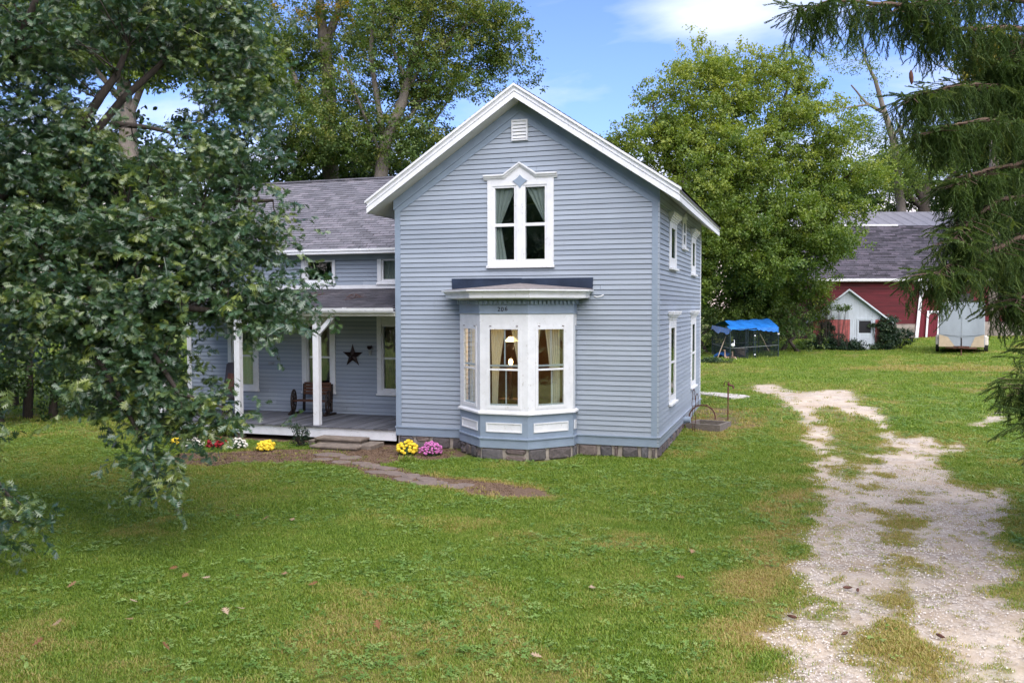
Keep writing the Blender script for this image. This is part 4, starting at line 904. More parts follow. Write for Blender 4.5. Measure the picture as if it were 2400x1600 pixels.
# house number, three raised digits
for ch, x in (('2', -3.335), ('0', -3.255), ('6', -3.165)):
    c_ = bpy.data.curves.new('digit', 'FONT'); c_.body = ch; c_.size = 0.135; c_.extrude = 0.004; c_.align_x = 'CENTER'
    o = bpy.data.objects.new('digit', c_); COL.objects.link(o); o.rotation_euler = (pi/2, 0, 0); o.location = (x, BV[2][1]-0.02, 3.325+(0.012 if ch == '6' else 0)); c_.materials.append(M['black']); bpy.context.view_layer.update(); me = bpy.data.meshes.new_from_object(o.evaluated_get(bpy.context.evaluated_depsgraph_get())); o2 = bpy.data.objects.new('digit', me); COL.objects.link(o2); o2.rotation_euler = o.rotation_euler; o2.location = o.location; bpy.data.objects.remove(o); put(o2, BAY)
# stones and mortar under the bay
k = MB(); r0 = offs(-0.03); k.v = [(x, y, z) for z in (-0.2, 0.285) for x, y in r0]; k.f = [(i, i+1, 7+i, 6+i) for i in range(5)]
BF = k.build('bay_foundation', M['mortar'], HOUSE)
for i in (1, 2, 3):
    fr, w = facet(i); fr2 = (lambda f: (lambda u, n, z: f(u, n-0.03, z)))(fr); stones(fr2, 0.01, w-0.01, 0.0, 0.285, par=BF)
stones(frame((BV[0][0]+0.03, 0, 0), (0, -1, 0), (-1, 0, 0)), 0.0, 0.30, 0.0, 0.285, par=BF); stones(frame((BV[5][0]-0.03, 0, 0), (0, -1, 0), (1, 0, 0)), 0.0, 0.30, 0.0, 0.285, par=BF)
# lamps seen inside the bay room
def point(name, loc, e, par, c=(1.0, 0.58, 0.26), r=0.06):
    l = bpy.data.lights.new(name, 'POINT'); l.energy = e; l.color = c; l.shadow_soft_size = r; o = bpy.data.objects.new(name, l); COL.objects.link(o); o.location = loc; put(o, par)
c1 = at(1199, 795, 20.9)
CH = empty('pendant_light', tuple(c1), 'lit amber glass pendant hanging behind the middle bay pane', 'ceiling light')
MB().add([(c1[0]+sg*dx, c1[1]+sy*dy, c1[2]+dz) for dz, dx, dy in ((0.06, 0.05, 0.05), (-0.05, 0.13, 0.13)) for sg, sy in ((-1, -1), (1, -1), (1, 1), (-1, 1))], [(0, 1, 5, 4), (1, 2, 6, 5), (2, 3, 7, 6), (3, 0, 4, 7), (0, 3, 2, 1)]).build('lamp_shade', M['bulb'], CH)
MB().tube([(c1[0], c1[1], c1[2]+0.06), (c1[0], c1[1], 3.35)], 0.008, 6).build('chain', M['rust'], CH)
point('pendant_glow', (c1[0], c1[1], c1[2]-0.14), 20, CH)
c2 = at(1197, 848, 20.6)
TL = empty('table_lamp', (c2[0], c2[1], 0.5), 'small glowing lamp low behind the middle bay pane', 'lamp')
MB().ball(tuple(c2), 0.055, 1, 1, 1.4).build('lamp_shade', M['bulb'], TL, smooth=True)
MB().tube([(c2[0], c2[1], 1.28), (c2[0], c2[1], c2[2]-0.07)], [0.05, 0.02], 8).build('lamp_base', M['rust'], TL)
k = MB().box(c2[0]-0.25, c2[0]+0.25, c2[1]-0.2, c2[1]+0.2, 1.24, 1.28)
for a in (-0.2, 0.2):
    for b in (-0.16, 0.16): k.box(c2[0]+a-0.02, c2[0]+a+0.02, c2[1]+b-0.02, c2[1]+b+0.02, 0.5, 1.24)
SD = k.build('lamp_table', M['benchwood']); tag(SD, 'small wooden table under the lamp inside the bay', 'table')
point('lamp_glow', (c2[0], c2[1]-0.09, c2[2]+0.05), 4, TL)
# ------------------------------------------------------------------ things on the porch
WB = lambda a, b, c: (a, b, c)
def wheel(c, r, nrm, par, spokes=10, name='wheel'):
    """wooden cart wheel in the plane across nrm"""
    n_ = Vector(nrm).normalized(); a = Vector((0, 0, 1)); b = n_.cross(a).normalized(); c = Vector(c); k = MB()
    k.tube([c+(a*cos(t)+b*sin(t))*r for t in [2*pi*i/28 for i in range(29)]], 0.026, 6, False); w = k.build(name, M['darkwood'], par)
    for i in range(spokes):
        t = 2*pi*i/spokes+0.1; MB().tube([c, c+(a*cos(t)+b*sin(t))*r], [0.016, 0.013], 5).build('spoke', M['darkwood'], w)
    MB().tube([c-n_*0.05, c+n_*0.05], 0.05, 10).build('hub', M['darkwood'], w); return w
BX0, BX1, BY = -10.50, -9.39, 1.93
BN = empty('wagon_wheel_bench', (-9.95, 2.0, 0.42), 'brown slatted wooden bench with dark wagon wheel ends on the porch', 'bench')
for x in (BX0, BX1):
    wheel((x, BY, 0.80), 0.30, (1, 0.35 if x == BX0 else 0.25, 0), BN)
    MB().box(x-0.035, x+0.035, 1.68, 2.30, 0.425, 0.475).build('foot', M['darkwood'], BN)
    MB().extr([(1.72, 0.475), (1.80, 0.475), (2.00, 0.62), (1.93, 0.62)], 0, x-0.03, x+0.03).build('leg', M['darkwood'], BN); MB().extr([(2.24, 0.475), (2.30, 0.475), (2.34, 1.26), (2.28, 1.26)], 0, x-0.03+(0.12 if x == BX0 else -0.12), x+0.03+(0.12 if x == BX0 else -0.12)).build('leg', M['darkwood'], BN)
for i, y in enumerate((1.80, 1.90, 2.00, 2.10)): MB().box(BX0+0.02, BX1-0.02, y, y+0.08, 0.80, 0.825).build('seat_slat', M['benchwood'], BN)
for i, z in enumerate((0.96, 1.05, 1.14, 1.23)): bevel(MB().box(BX0+0.14, BX1-0.12, 2.22+i*0.012, 2.25+i*0.012, z, z+0.075).build('back_slat', M['benchwood'], BN), 0.006)
# five pointed tin star
k = MB(); c = Vector((-8.92, 2.44, 2.06)); R = 0.335; vs = []
for i in range(10):
    t = pi/2+pi*i/5; r = R if i % 2 == 0 else R*0.38; vs.append((c.x+r*cos(t), 2.46, c.z+r*sin(t)))
vs += [(c.x, 2.38, c.z), (c.x, 2.47, c.z)]
k.add(vs, [(i, (i+1) % 10, 10) for i in range(10)]+[((i+1) % 10, i, 11) for i in range(10)])
tag(k.build('barn_star', M['starbrown']), 'dark brown five pointed tin star hung on the porch wall', 'star')
# wall lantern planter
LN = empty('wall_planter', (-8.34, 2.44, 2.1), 'small dark wall basket of sprigs beside the porch star', 'planter')
MB().add([(-8.34+r*cos(2*pi*i/8), 2.40+0.7*r*sin(2*pi*i/8), z) for z, r in ((2.08, 0.03), (2.22, 0.065)) for i in range(8)], [(i, (i+1) % 8, 8+(i+1) % 8, 8+i) for i in range(8)]+[tuple(range(8))]).build('basket', M['galv'], LN)
k = MB(); rr = random.Random(3)
for i in range(60):
    a, e, l = rr.uniform(0, 2*pi), rr.uniform(0.2, 1.3), rr.uniform(0.05, 0.14); p = Vector((-8.34, 2.39, 2.24)); q = p+Vector((cos(a)*cos(e)*l, sin(a)*cos(e)*l*0.5, sin(e)*l)); s = Vector((0.018, 0, 0.01))
    k.add([tuple(p), tuple(q-s), tuple(q+s*0.3)+() if False else tuple(q+s)], [(0, 1, 2)])
k.build('sprigs', M['starbrown'], LN)
tag(MB().box(-11.66, -11.48, 2.455, 2.482, 1.76, 1.84).build('wall_plaque', M['galv']), 'tiny grey plaque on porch wall left of the bench', 'plaque')
# chair with a worn cover behind the left post
CHR = empty('patio_chair', (-12.3, 1.6, 0.42), 'high backed grey chair with worn brown print on the left of the porch', 'chair')
cf = frame((-12.35, 1.55, 0.42), (0.96, -0.28, 0), (-0.28, -0.96, 0))
k = MB(cf); vs = [];
prof = [(-0.29, 0.10), (-0.27, 0.72), (-0.30, 1.06), (-0.24, 1.11), (0.24, 1.11), (0.29, 1.06), (0.27, 0.72), (0.29, 0.10)]
for n_ in (-0.10, -0.02): vs += [(u, n_-0.22*(z-0.4), z+0.30) for u, z in prof]
k.add(vs, [tuple(range(8)), tuple(range(8, 16))[::-1]]+[(i, (i+1) % 8, 8+(i+1) % 8, 8+i) for i in range(8)]); bevel(k.build('backrest', M['chairfab'], CHR), 0.02, 2)
k = MB(cf); k.add([(u, -0.012-0.22*(z-0.4)+0.006, z+0.30) for u, z in ((-0.17, 0.30), (0.17, 0.30), (0.17, 0.82), (-0.17, 0.84))], [(0, 1, 2, 3)]); k.build('print', M['chairprint'], CHR)
bevel(MB(cf).box(-0.28, 0.28, -0.02, 0.48, 0.42, 0.52).build('seat', M['chairfab'], CHR), 0.03, 2)
for u in (-0.25, 0.25):
    for n_ in (0.0, 0.42): MB(cf).box(u-0.02, u+0.02, n_-0.02, n_+0.02, 0.0, 0.42).build('leg', M['black'], CHR)
# concrete steps
ST = empty('concrete_steps', (-7.7, -0.5, 0), 'worn brown concrete steps up to the porch', 'steps')
def slab(name, x0, x1, y0, y1, z0, z1, par, m='concrete'): return bevel(MB().box(x0, x1, y0, y1, z0, z1).build(name, M[m], par), 0.018, 2)
slab('step', -8.42, -7.12, -0.50, -0.04, 0.14, 0.205, ST); slab('riser', -8.36, -7.16, -0.46, -0.06, -0.05, 0.14, ST)
slab('step', -8.25, -6.98, -1.02, -0.50, 0.035, 0.095, ST); slab('riser', -8.20, -7.02, -0.97, -0.52, -0.1, 0.035, ST)
slab('cheek_block', -7.1, -6.72, -0.75, -0.05, -0.08, 0.11, ST); slab('cheek_block', -8.62, -8.44, -0.45, -0.05, -0.08, 0.12, ST)

# chrysanthemums along the bed
def mum(px, py, r, m, label, seed, n=70, fr=0.035, flat=0.75):
    g = ground_at(px, py); rr = random.Random(seed); x, y = g[0], g[1]; z = gz(x, y)
    T = empty('chrysanthemum', (x, y, z), label, 'flowers', 'potted mums along the front bed')
    k = MB().ball((x, y, z+r*0.45), r*0.86, 1, 1, 0.8, 12, 8, 0.12); k.build('leaves', M['flowerleaf'], T)
    k = MB()
    for i in range(n):
        u = (i+0.5)/n; ph = math.acos(1-1.25*u); th = i*2.39996+rr.uniform(-.2, .2); q = r*rr.uniform(0.80, 1.14)*(1+0.12*sin(th*1.0+seed*2.1))
        c = (x+q*sin(ph)*cos(th), y+q*sin(ph)*sin(th), z+r*0.45+q*flat*cos(ph)); k.ball(c, fr*rr.uniform(0.75, 1.2), 1, 1, 0.75, 6, 4, 0.18)
    k.build('blooms', M[m], T, kind='stuff'); return T
mum(953, 1064, 0.235, 'yflower', 'yellow mum at the left corner of the tall front wall', 1, 46, 0.055)
mum(1014, 1066, 0.24, 'pflower', 'pink and purple mum beside the left foot of the bay', 2, 110, 0.033)
mum(622, 1056, 0.18, 'yflower', 'yellow mum below the porch, left of the steps', 3, 40, 0.05)
mum(556, 1052, 0.21, 'wflower', 'white mum just right of the red mum', 4, 60, 0.035)
mum(512, 1050, 0.21, 'rflower', 'dark red mum below the porch edge', 5, 90, 0.035)
mum(455, 1050, 0.20, 'wflower', 'white mum left of the red mum under oak leaves', 6, 60, 0.035)
mum(415, 1042, 0.14, 'yflower', 'small yellow mum at the far left of the bed', 7, 36, 0.04)

# ------------------------------------------------------------------ right side of the house
sb = MB(lambda u, n, z: (0.10+u*0.97+n*0.24, 4.35-u*0.24+n*0.97, 0.06+z))
k = sb.box(0, 0.95, 0, 0.09, 0.0, 0.22).box(0, 0.95, 0.85, 0.94, 0.0, 0.22).box(0.86, 0.95, 0.09, 0.85, 0.0, 0.22).box(0, 0.09, 0.09, 0.85, 0.0, 0.22)
PB = k.build('planter_box', M['oldwood']); tag(PB, 'low weathered timber planter box beside the right wall', 'planter')
k = MB(lambda u, n, z: (0.10+u*0.97+n*0.24, 4.35-u*0.24+n*0.97, 0.06+z)).box(0.09, 0.86, 0.09, 0.85, 0.0, 0.08); k.build('soil', M['soilbed'], PB)
# cast wheel rim standing behind the box
k = MB(); cc = Vector((0.42, 5.5, 0.30)); k.tube([(cc.x+0.36*cos(t), cc.y+0.10*sin(t), cc.z+0.34*sin(t)) for t in [pi*i/16-0.15 for i in range(19)]], 0.02, 6)
tag(k.build('wheel_rim', M['rust']), 'dark rusty half wheel rim standing behind the planter box', 'wheel')
# twisted wire trellis
TR = MB()
tx, ty = 0.33, 3.85; tz = gz(tx, ty)
for ox in (0.0, 0.075): TR.tube([(tx+ox+0.012*sin(z*14+ox*40), ty+0.012*cos(z*14), tz+z) for z in [i*0.06 for i in range(19)]]+([(tx+0.0375, ty, tz+1.17)] if True else []), 0.009, 5)
for z in (0.1, 0.3, 0.72, 0.9): TR.tube([(tx-0.01, ty, tz+z), (tx+0.085, ty, tz+z)], 0.007, 4)
TR.tube([(tx+0.08, ty, tz+0.74), (tx+0.36, ty+0.5, tz+0.70)], 0.007, 4)
tx2, ty2 = 0.36, 4.35+0.05
for ox in (0.0, 0.06): TR.tube([(tx2+ox, ty2, tz+0.62+z) for z in (0, .1, .2, .3)]+[(tx2+0.03, ty2, tz+1.0)], 0.008, 5)
tag(TR.build('garden_trellis', M['rust']), 'thin rusty twisted wire trellis by the planter box', 'trellis')
# yard hydrant
g = ground_at(1706, 984); x, y, z = g[0], g[1], gz(g[0], g[1])
YH = empty('yard_hydrant', (x, y, z), 'rusty red yard hydrant standing in the side lawn', 'hydrant')
MB().tube([(x, y, z-0.1), (x, y, z+0.55), (x, y, z+0.95)], [0.016, 0.016, 0.02], 8).build('pipe', M['pump'], YH)
MB().tube([(x, y, z+0.60), (x, y, z+0.93)], 0.021, 8).build('sleeve', M['pump'], YH)
k = MB(); k.ball((x+0.01, y, z+1.02), 0.04, 0.9, 0.8, 1.4); k.tube([(x+0.02, y, z+1.0), (x+0.13, y, z+0.98), (x+0.15, y, z+0.90)], [0.026, 0.024, 0.026], 8); k.build('head', M['pump'], YH)
MB().tube([(x+0.03, y, z+1.09), (x-0.08, y, z+1.10), (x-0.11, y, z+1.03), (x-0.12, y, z+0.95)], 0.012, 6).build('handle', M['rust'], YH)
# concrete walk behind the house
a = ground_at(1640, 922); b = ground_at(1752, 932); c = ground_at(1735, 942) if False else ground_at(1740, 938)
k = MB(); pts = [(a[0]-2.0, a[1]+0.35), (a[0]+0.2, a[1]+0.45), (b[0]-0.1, b[1]+0.45), (b[0]+0.1, b[1]-0.05), (b[0]-0.5, b[1]-0.6), (a[0]+0.0, a[1]-0.35), (a[0]-2.0, a[1]-0.4)]
zt = max(gz(*p) for p in pts)+0.03; n = len(pts); k.v = [(p[0], p[1], zt-0.2) for p in pts]+[(p[0], p[1], zt) for p in pts]; k.f = [tuple(range(n, 2*n))]+[(i, (i+1) % n, n+(i+1) % n, n+i) for i in range(n)]
tag(k.build('concrete_walk', M['pad']), kind='structure')
# fallen bundle of dark cloth near the foundation, twigs on porch roof
def twig(base, name, label, n=10, s=0.35, seed=0):
    rr = random.Random(seed); k = MB(); b = Vector(base)
    k.tube([b, b+Vector((s*0.6, 0.02, 0.04)), b+Vector((s*1.3, 0.0, 0.06))], [0.010, 0.008, 0.004], 4)
    for i in range(n):
        p = b+Vector((s*rr.uniform(0.1, 1.2), 0, 0.05)); k.tube([p, p+Vector((rr.uniform(-.12, .16), rr.uniform(-.1, .1), rr.uniform(0.0, .10))), p+Vector((rr.uniform(-.15, .25), rr.uniform(-.15, .15), rr.uniform(0, .12)))], [0.005, 0.004, 0.002], 4)
    return tag(k.build(name, M['rust']), label, 'twig')
twig((-8.35, 1.0, 3.62), 'fallen_twig', 'reddish dead twig lying on the porch roof near the tall wall', 16, 0.5, 1)
twig((-9.6, 1.35, 3.70), 'fallen_twig', 'small dead twig on the porch roof further left', 6, 0.25, 2)

# ------------------------------------------------------------------ kennel
def gxy(px, py, d):
    p = at(px, py, d); return Vector((p[0], p[1], 0))
KA = gxy(1711, 850, 44.0); KB = gxy(1824, 845, 45.4); KC = gxy(1669, 842, 46.6); KD = KB+KC-KA
for q in (KA, KB, KC, KD): q.z = gz(q.x, q.y)
KZ = at(1711, 850, 44.0)[2]
for q in (KA, KB, KC, KD): q.z = KZ+(q.z-KA.z)*0.5
KN = empty('dog_kennel', tuple(KA), 'wire kennel pen under a sagging blue tarp', 'kennel'); H = 1.68
def lerp(a, b, t): return a+(b-a)*t
def post(p, h=H, r=0.022, m='wire'): MB().tube([tuple(p), (p.x, p.y, p.z+h)], r, 6).build('post', M[m], KN)
for q in (KA, KB, KC, KD): post(q, r=0.028)
for t in (0.32, 0.36, 0.485, 0.52): post(lerp(KA, KB, t), r=0.018)
post(lerp(KC, KA, 0.5), r=0.018); post(lerp(KC, KD, 0.5), r=0.018); post(lerp(KB, KD, 0.5), r=0.018); post(lerp(KC, KD, .25), r=.018); post(lerp(KC, KD, .75), r=.018)
for a, b in ((KA, KB), (KA, KC), (KB, KD), (KC, KD)):
    for h_ in (0.06, 0.72, H-0.04): MB().tube([(a.x, a.y, a.z+h_), (b.x, b.y, b.z+h_)], 0.020 if h_ > 1 or h_ < .1 else 0.014, 6).build('rail', M['galv' if h_ == 0.72 else 'wire'], KN)
    k = MB(); Ln = (b-a).length; n = int(Ln/0.07)
    for i in range(1, n):
        p = lerp(a, b, i/n); k.tube([(p.x, p.y, p.z+0.06), (p.x, p.y, p.z+H-0.05)], 0.006, 3, False)
    for i in range(1, 22):
        z_ = i*H/22; k.tube([(a.x, a.y, a.z+z_), (b.x, b.y, b.z+z_)], 0.006, 3, False)
    k.build('wire_mesh', M['wire'], KN, kind='stuff')
for t, h_ in ((0.5, 1.28), (0.5, 0.32), (1.0, 1.30)):
    p = lerp(KA, KB, t); MB().box(p.x-0.05, p.x+0.05, p.y-0.03, p.y+0.03, p.z+h_-0.03, p.z+h_+0.03).build('clamp', M['jug'], KN)
# tarp: pitched sheet over a ridge pole, drooping at the corners
k = MB(); nu, nv = 26, 16; vs = []; rr = random.Random(2)
KE, KF = lerp(KA, KC, 0.5), lerp(KB, KD, 0.5)
for i in range(nu+1):
    u = i/nu
    for j in range(nv+1):
        v = j/nv; A_ = lerp(KA, KB, u); C_ = lerp(KC, KD, u); p = lerp(A_, C_, v); rid = 1-abs(2*v-1)
        z_ = p.z+H+0.02+0.34*rid*(1-0.12*(1-u))-0.05*sin(pi*u)*(1-rid)+0.02*sin(u*23+v*9)
        out_ = 0.0
        if j == 0: z_ -= 0.05+0.16*max(0, (u-0.35)/0.65)**1.2
        if i == 0: z_ -= 0.08*(1-rid)
        vs.append((p.x, p.y-(0.06 if j == 0 else 0), z_))
fs = [(i*(nv+1)+j, (i+1)*(nv+1)+j, (i+1)*(nv+1)+j+1, i*(nv+1)+j+1) for i in range(nu) for j in range(nv) if not (i < 2 and 2 < j < 10)]
k.add(vs, fs)
b0 = len(k.v)
for i in range(13):     # hanging flap on the left end
    v = i/12; p = lerp(KA, KC, v); dd = 0.18+0.22*abs(sin(v*3.1+0.3))*(1 if v > 0.55 or v < 0.2 else 0.35)
    k.v += [(p.x-0.02, p.y, p.z+H+0.02), (p.x-0.05, p.y-0.02, p.z+H+0.02-dd)]
k.f += [(b0+2*i, b0+2*i+1, b0+2*i+3, b0+2*i+2) for i in range(12)]
b0 = len(k.v)
for i in range(13):     # hanging flap on the right front
    u = 0.55+0.45*i/12; p = lerp(KA, KB, u); dd = 0.05+0.22*(i/12)**0.6+0.03*sin(i*2.2)
    k.v += [(p.x, p.y-0.07, p.z+H-0.02), (p.x, p.y-0.10, p.z+H-0.02-dd)]
k.f += [(b0+2*i, b0+2*i+1, b0+2*i+3, b0+2*i+2) for i in range(12)]
k.build('tarp', M['tarp'], KN, smooth=True)
# contents
def kp(u, v, z=0.0): p = lerp(lerp(KA, KB, u), lerp(KC, KD, u), v); return Vector((p.x, p.y, p.z+z))
def barrel(c, r, l, ang, label, hm):
    T = empty('half_barrel', tuple(c), label, 'barrel shelter'); d = Vector((cos(ang), sin(ang), 0)); s = Vector((-d.y, d.x, 0)); k = MB(); n = 12; vs = []
    for q in (-l/2, l/2):
        for i in range(n+1):
            t = pi*i/n; vs.append(tuple(c+d*q+s*(r*cos(t))+Vector((0, 0, r*sin(t)))))
    fs = [(i, i+1, n+2+i, n+1+i) for i in range(n)]; fs.append(tuple(range(n+1, 2*n+2)))
    k.add(vs, fs).build('shell', M[hm], T); k = MB(); vs = []
    for i in range(n+1):
        t = pi*i/n
        for q in (r, r*0.72): vs.append(tuple(c-d*(l/2+0.004)+s*(q*cos(t))+Vector((0, 0, q*sin(t)))))
    k.add(vs, [(2*i, 2*i+1, 2*i+3, 2*i+2) for i in range(n)]).build('rim', M[hm], T); return T
barrel(kp(0.02, 0.45), 0.42, 0.7, radians(75), 'blue plastic barrel shelter at the left of the kennel', 'blueplastic')
barrel(kp(0.22, 0.25), 0.36, 0.7, radians(60), 'dark blue barrel shelter behind the seated goose in the middle', 'black')
p = kp(0.33, 0.30); k = MB(); vs = [(p.x+r*cos(2*pi*i/16), p.y+r*sin(2*pi*i/16), p.z+z_) for z_, r in ((0, .25), (.52, .30), (.54, .34), (.62, .34), (.64, .1)) for i in range(16)]
k.add(vs, [(j*16+i, j*16+(i+1) % 16, (j+1)*16+(i+1) % 16, (j+1)*16+i) for j in range(4) for i in range(16)]+[tuple(range(64, 80))]); tag(k.build('storage_bin', M['binplastic']), 'tall grey brown lidded bin inside the kennel', 'bin')
def goose(c, label, up=0.3, yaw=0.0, sc=1.0):
    T = empty('goose', tuple(c), label, 'goose'); d = Vector((cos(yaw), sin(yaw), 0)); c = Vector(c)
    pts = [c-d*0.20+Vector((0, 0, .22)), c-d*0.13+Vector((0, 0, .20)), c+Vector((0, 0, .17)), c+d*0.12+Vector((0, 0, .20)), c+d*0.17+Vector((0, 0, .30)), c+d*0.17+Vector((0, 0, .30+up*0.6)), c+d*0.19+Vector((0, 0, .33+up*0.8)), c+d*0.235+Vector((0, 0, .32+up*0.8))]
    MB().tube([c+(q-c)*sc for q in pts], [r*sc for r in (0.02, 0.085, 0.125, 0.10, 0.05, 0.032, 0.042, 0.02)], 10).build('body', M['goose'], T, smooth=True)
    MB().ball(tuple(c-d*0.14+Vector((0, 0, .15))), 0.085*sc, 1.2, 0.8, 0.8, 8, 6).build('tail_feathers', M['goosewhite'], T, smooth=True)
    b = c+(c+d*0.235+Vector((0, 0, .32+up*0.8))-c)*sc; MB().tube([b, b+d*0.05*sc], [0.016, 0.006], 6).build('beak', M['orange'], T)
    s = Vector((-d.y, d.x, 0))
    for q in (-1, 1): MB().tube([c+s*0.05*q+Vector((0, 0, 0.1)), c+s*0.05*q], 0.012, 5).build('leg', M['orange'], T)
goose(kp(0.0, 0.12), 'brown goose standing upright at the left end of the kennel', 0.34, radians(150))
goose(kp(0.10, 0.06), 'pale brown goose at the front corner of the kennel', 0.22, radians(120))
p, q = kp(-0.02, 0.55, 0.0), kp(-0.02, 0.08, 0); 
tag(MB().tube([gxy(1679, 842, 44.6)+Vector((0, 0, KZ+0.05)), gxy(1701, 788, 44.9)+Vector((0, 0, KZ+1.28))], 0.022, 6).build('leaning_pole', M['pole']), 'pale pole leaning on the left side of the kennel', 'pole')
tag(MB().tube([kp(0.82, 0.03, 0.42), kp(0.62, 0.03, 1.36)], 0.016, 6).build('broom_stick', M['pole']), 'thin tool handle leaning inside the right of the kennel', 'tool handle')
p = kp(0.045, -0.02, 0.88); JG = empty('water_jug', tuple(p), 'white plastic jug hanging at the kennel corner', 'jug'); MB().ball(tuple(p), 0.10, 1, 0.8, 0.9).build('body', M['jug'], JG, smooth=True); MB().tube([p+Vector((0.04, 0, 0.02)), p+Vector((0.08, 0, 0.14)), p+Vector((0.06, 0, 0.26))], [0.03, 0.018, 0.02], 6).build('spout', M['jug'], JG)

# ------------------------------------------------------------------ shed
DS = 50.0; PX = DS/FPX
sh = lambda x, y: (1880+x/4.9, 640+y/4.9)
s0 = at(*sh(535, 850), DS); SH0 = Vector((s0[0], s0[1], 0)); RTH = Vector((RT[0], RT[1], 0)).normalized(); BKH = Vector((-RTH.y, RTH.x, 0))
def shz(y, d=DS): return at(1200+800, 640+y/4.9, d)[2]
def shu(x): return (x-535)/4.9*PX*0.935
SRY = Vector((SH0.x-CAM[0], SH0.y-CAM[1], 0)).normalized(); FSH = frame(tuple(SH0), (SRY.y, -SRY.x, 0), tuple(-SRY))
SHED = empty('garden_shed', (s0[0], s0[1], shz(870)), 'small white gabled shed with pinkish red block walls, half overgrown', 'shed')
zb, zw, za_ = shz(890), shz(532), shz(200); uL, uR = shu(120), shu(950)
# block walls
def blocks(u0, u1, par, holes=()):
    z = zb; r = 0; rr = random.Random(3)
    while z < zw-0.02:
        zt = min(z+0.2, zw); u = u0-(0.2 if r % 2 else 0)
        while u < u1:
            a, b = max(u, u0), min(u+0.4, u1)
            if b-a > 0.03 and not any(h[0] < (a+b)/2 < h[1] and h[2] < (z+zt)/2 < h[3] for h in holes): MB(FSH).box(a+0.004, b-0.004, -0.12, 0.0+rr.uniform(0, .004), z+0.004, zt-0.004).build('block', M['brick'], par)
            u += 0.4
        z += 0.2; r += 1
WS = MB(FSH).box(uL+0.02, shu(365), -3.6, -0.13, zb, shz(655)).box(uL+0.02, shu(205), -3.6, -0.13, shz(655), shz(560)).box(uL+0.02, uR-0.02, -3.6, -0.13, shz(560), zw).box(shu(365), shu(650), -3.6, -0.13, zb, shz(560)).box(shu(785), uR-0.02, -3.6, -0.13, zb, shz(560)).build('wall', M['block'], SHED)
MB(FSH).box(shu(205), shu(365), -0.3, -0.26, shz(655), shz(560)).build('window', M['black'], SHED)
blocks(uL, shu(546), WS, [(shu(205), shu(365), shz(655), shz(560))]); blocks(shu(832), uR, WS)
# white gable of vertical boards
GB = MB(FSH).add([(uL-0.1, -0.02, zw), (uR+0.1, -0.02, zw), (0, -0.02, za_-0.02), (uL-0.1, -0.1, zw), (uR+0.1, -0.1, zw), (0, -0.1, za_-0.02)], [(0, 1, 2), (3, 5, 4), (0, 3, 4, 1)]).build('gable', M['shedwhite'], SHED)
u = uL-0.1; slope_ = (za_-zw)/(uR+0.1)
while u < uR+0.1:
    a, b = u+0.004, u+0.116; za1 = za_-abs(a)*slope_; zb1 = za_-abs(b)*slope_
    if min(za1, zb1) > zw+0.02:
        MB(FSH).add([(a, 0.0, zw), (b, 0.0, zw), (b, 0.0, zb1), (a, 0.0, za1), (a, 0.018, zw), (b, 0.018, zw), (b, 0.018, zb1), (a, 0.018, za1)], [(4, 5, 6, 7), (0, 1, 5, 4), (0, 4, 7, 3), (1, 2, 6, 5), (3, 7, 6, 2)]).build('board', M['shedwhite'], GB)
    u += 0.12
u = shu(546)
while u < shu(632)-0.02: MB(FSH).box(u+0.003, min(u+0.117, shu(632)), 0.0, 0.02, zb, zw).build('board', M['shedwhite'], GB); u += 0.12
DR = MB(FSH).box(shu(638), shu(648), -0.02, 0.03, shz(885), shz(530)).box(shu(785), shu(800), -0.02, 0.03, shz(885), shz(530)).box(shu(648), shu(785), -0.02, 0.029, shz(545), shz(530)).box(shu(648), shu(785), -0.02, 0.028, shz(885), shz(685)).build('door', M['shedwhite'], SHED)
MB(FSH).box(shu(648), shu(785), 0.0, 0.012, shz(685), shz(545)).build('pane', M['black'], DR)
for y_ in (705, 765, 825): MB(FSH).box(shu(655), shu(780), 0.028, 0.042, shz(y_+50), shz(y_+6)).build('panel', M['shedwhite'], DR)
DF = MB(FSH).box(shu(628), shu(637), -0.02, 0.06, shz(885), shz(518)).box(shu(801), shu(832), -0.02, 0.05, shz(885), shz(518)).box(shu(637), shu(801), -0.02, 0.06, shz(530), shz(518)); DF.build('door_frame', M['shedwhite'], SHED)
uE = uR+0.38; zE = za_-slope_*uE
SR = MB(FSH).add([(0, 0.28, za_+0.09), (uE, 0.28, zE+0.09), (uE, -3.8, zE+0.09), (0, -3.8, za_+0.09), (0, 0.28, za_+0.02), (uE, 0.28, zE+0.02), (uE, -3.8, zE+0.02), (0, -3.8, za_+0.02),
     (-uE, 0.28, zE+0.09), (-uE, -3.8, zE+0.09), (-uE, 0.28, zE+0.02), (-uE, -3.8, zE+0.02)], [(0, 1, 2, 3), (4, 7, 6, 5), (0, 3, 9, 8), (4, 10, 11, 7), (1, 5, 6, 2), (8, 9, 11, 10)]).build('roof', M['barnshingle'], SHED)
for sg in (-1, 1): MB(FSH).add([(0, 0.285, za_+0.10), (sg*uE, 0.285, zE+0.10), (sg*uE, 0.285, zE-0.0), (0, 0.285, za_-0.0), (0, 0.31, za_+0.10), (sg*uE, 0.31, zE+0.10), (sg*uE, 0.31, zE-0.0), (0, 0.31, za_-0.0)], [(0, 1, 2, 3), (4, 7, 6, 5), (0, 4, 5, 1), (1, 5, 6, 2), (3, 2, 6, 7)]).build('barge_board', M['shedwhite'], SR)

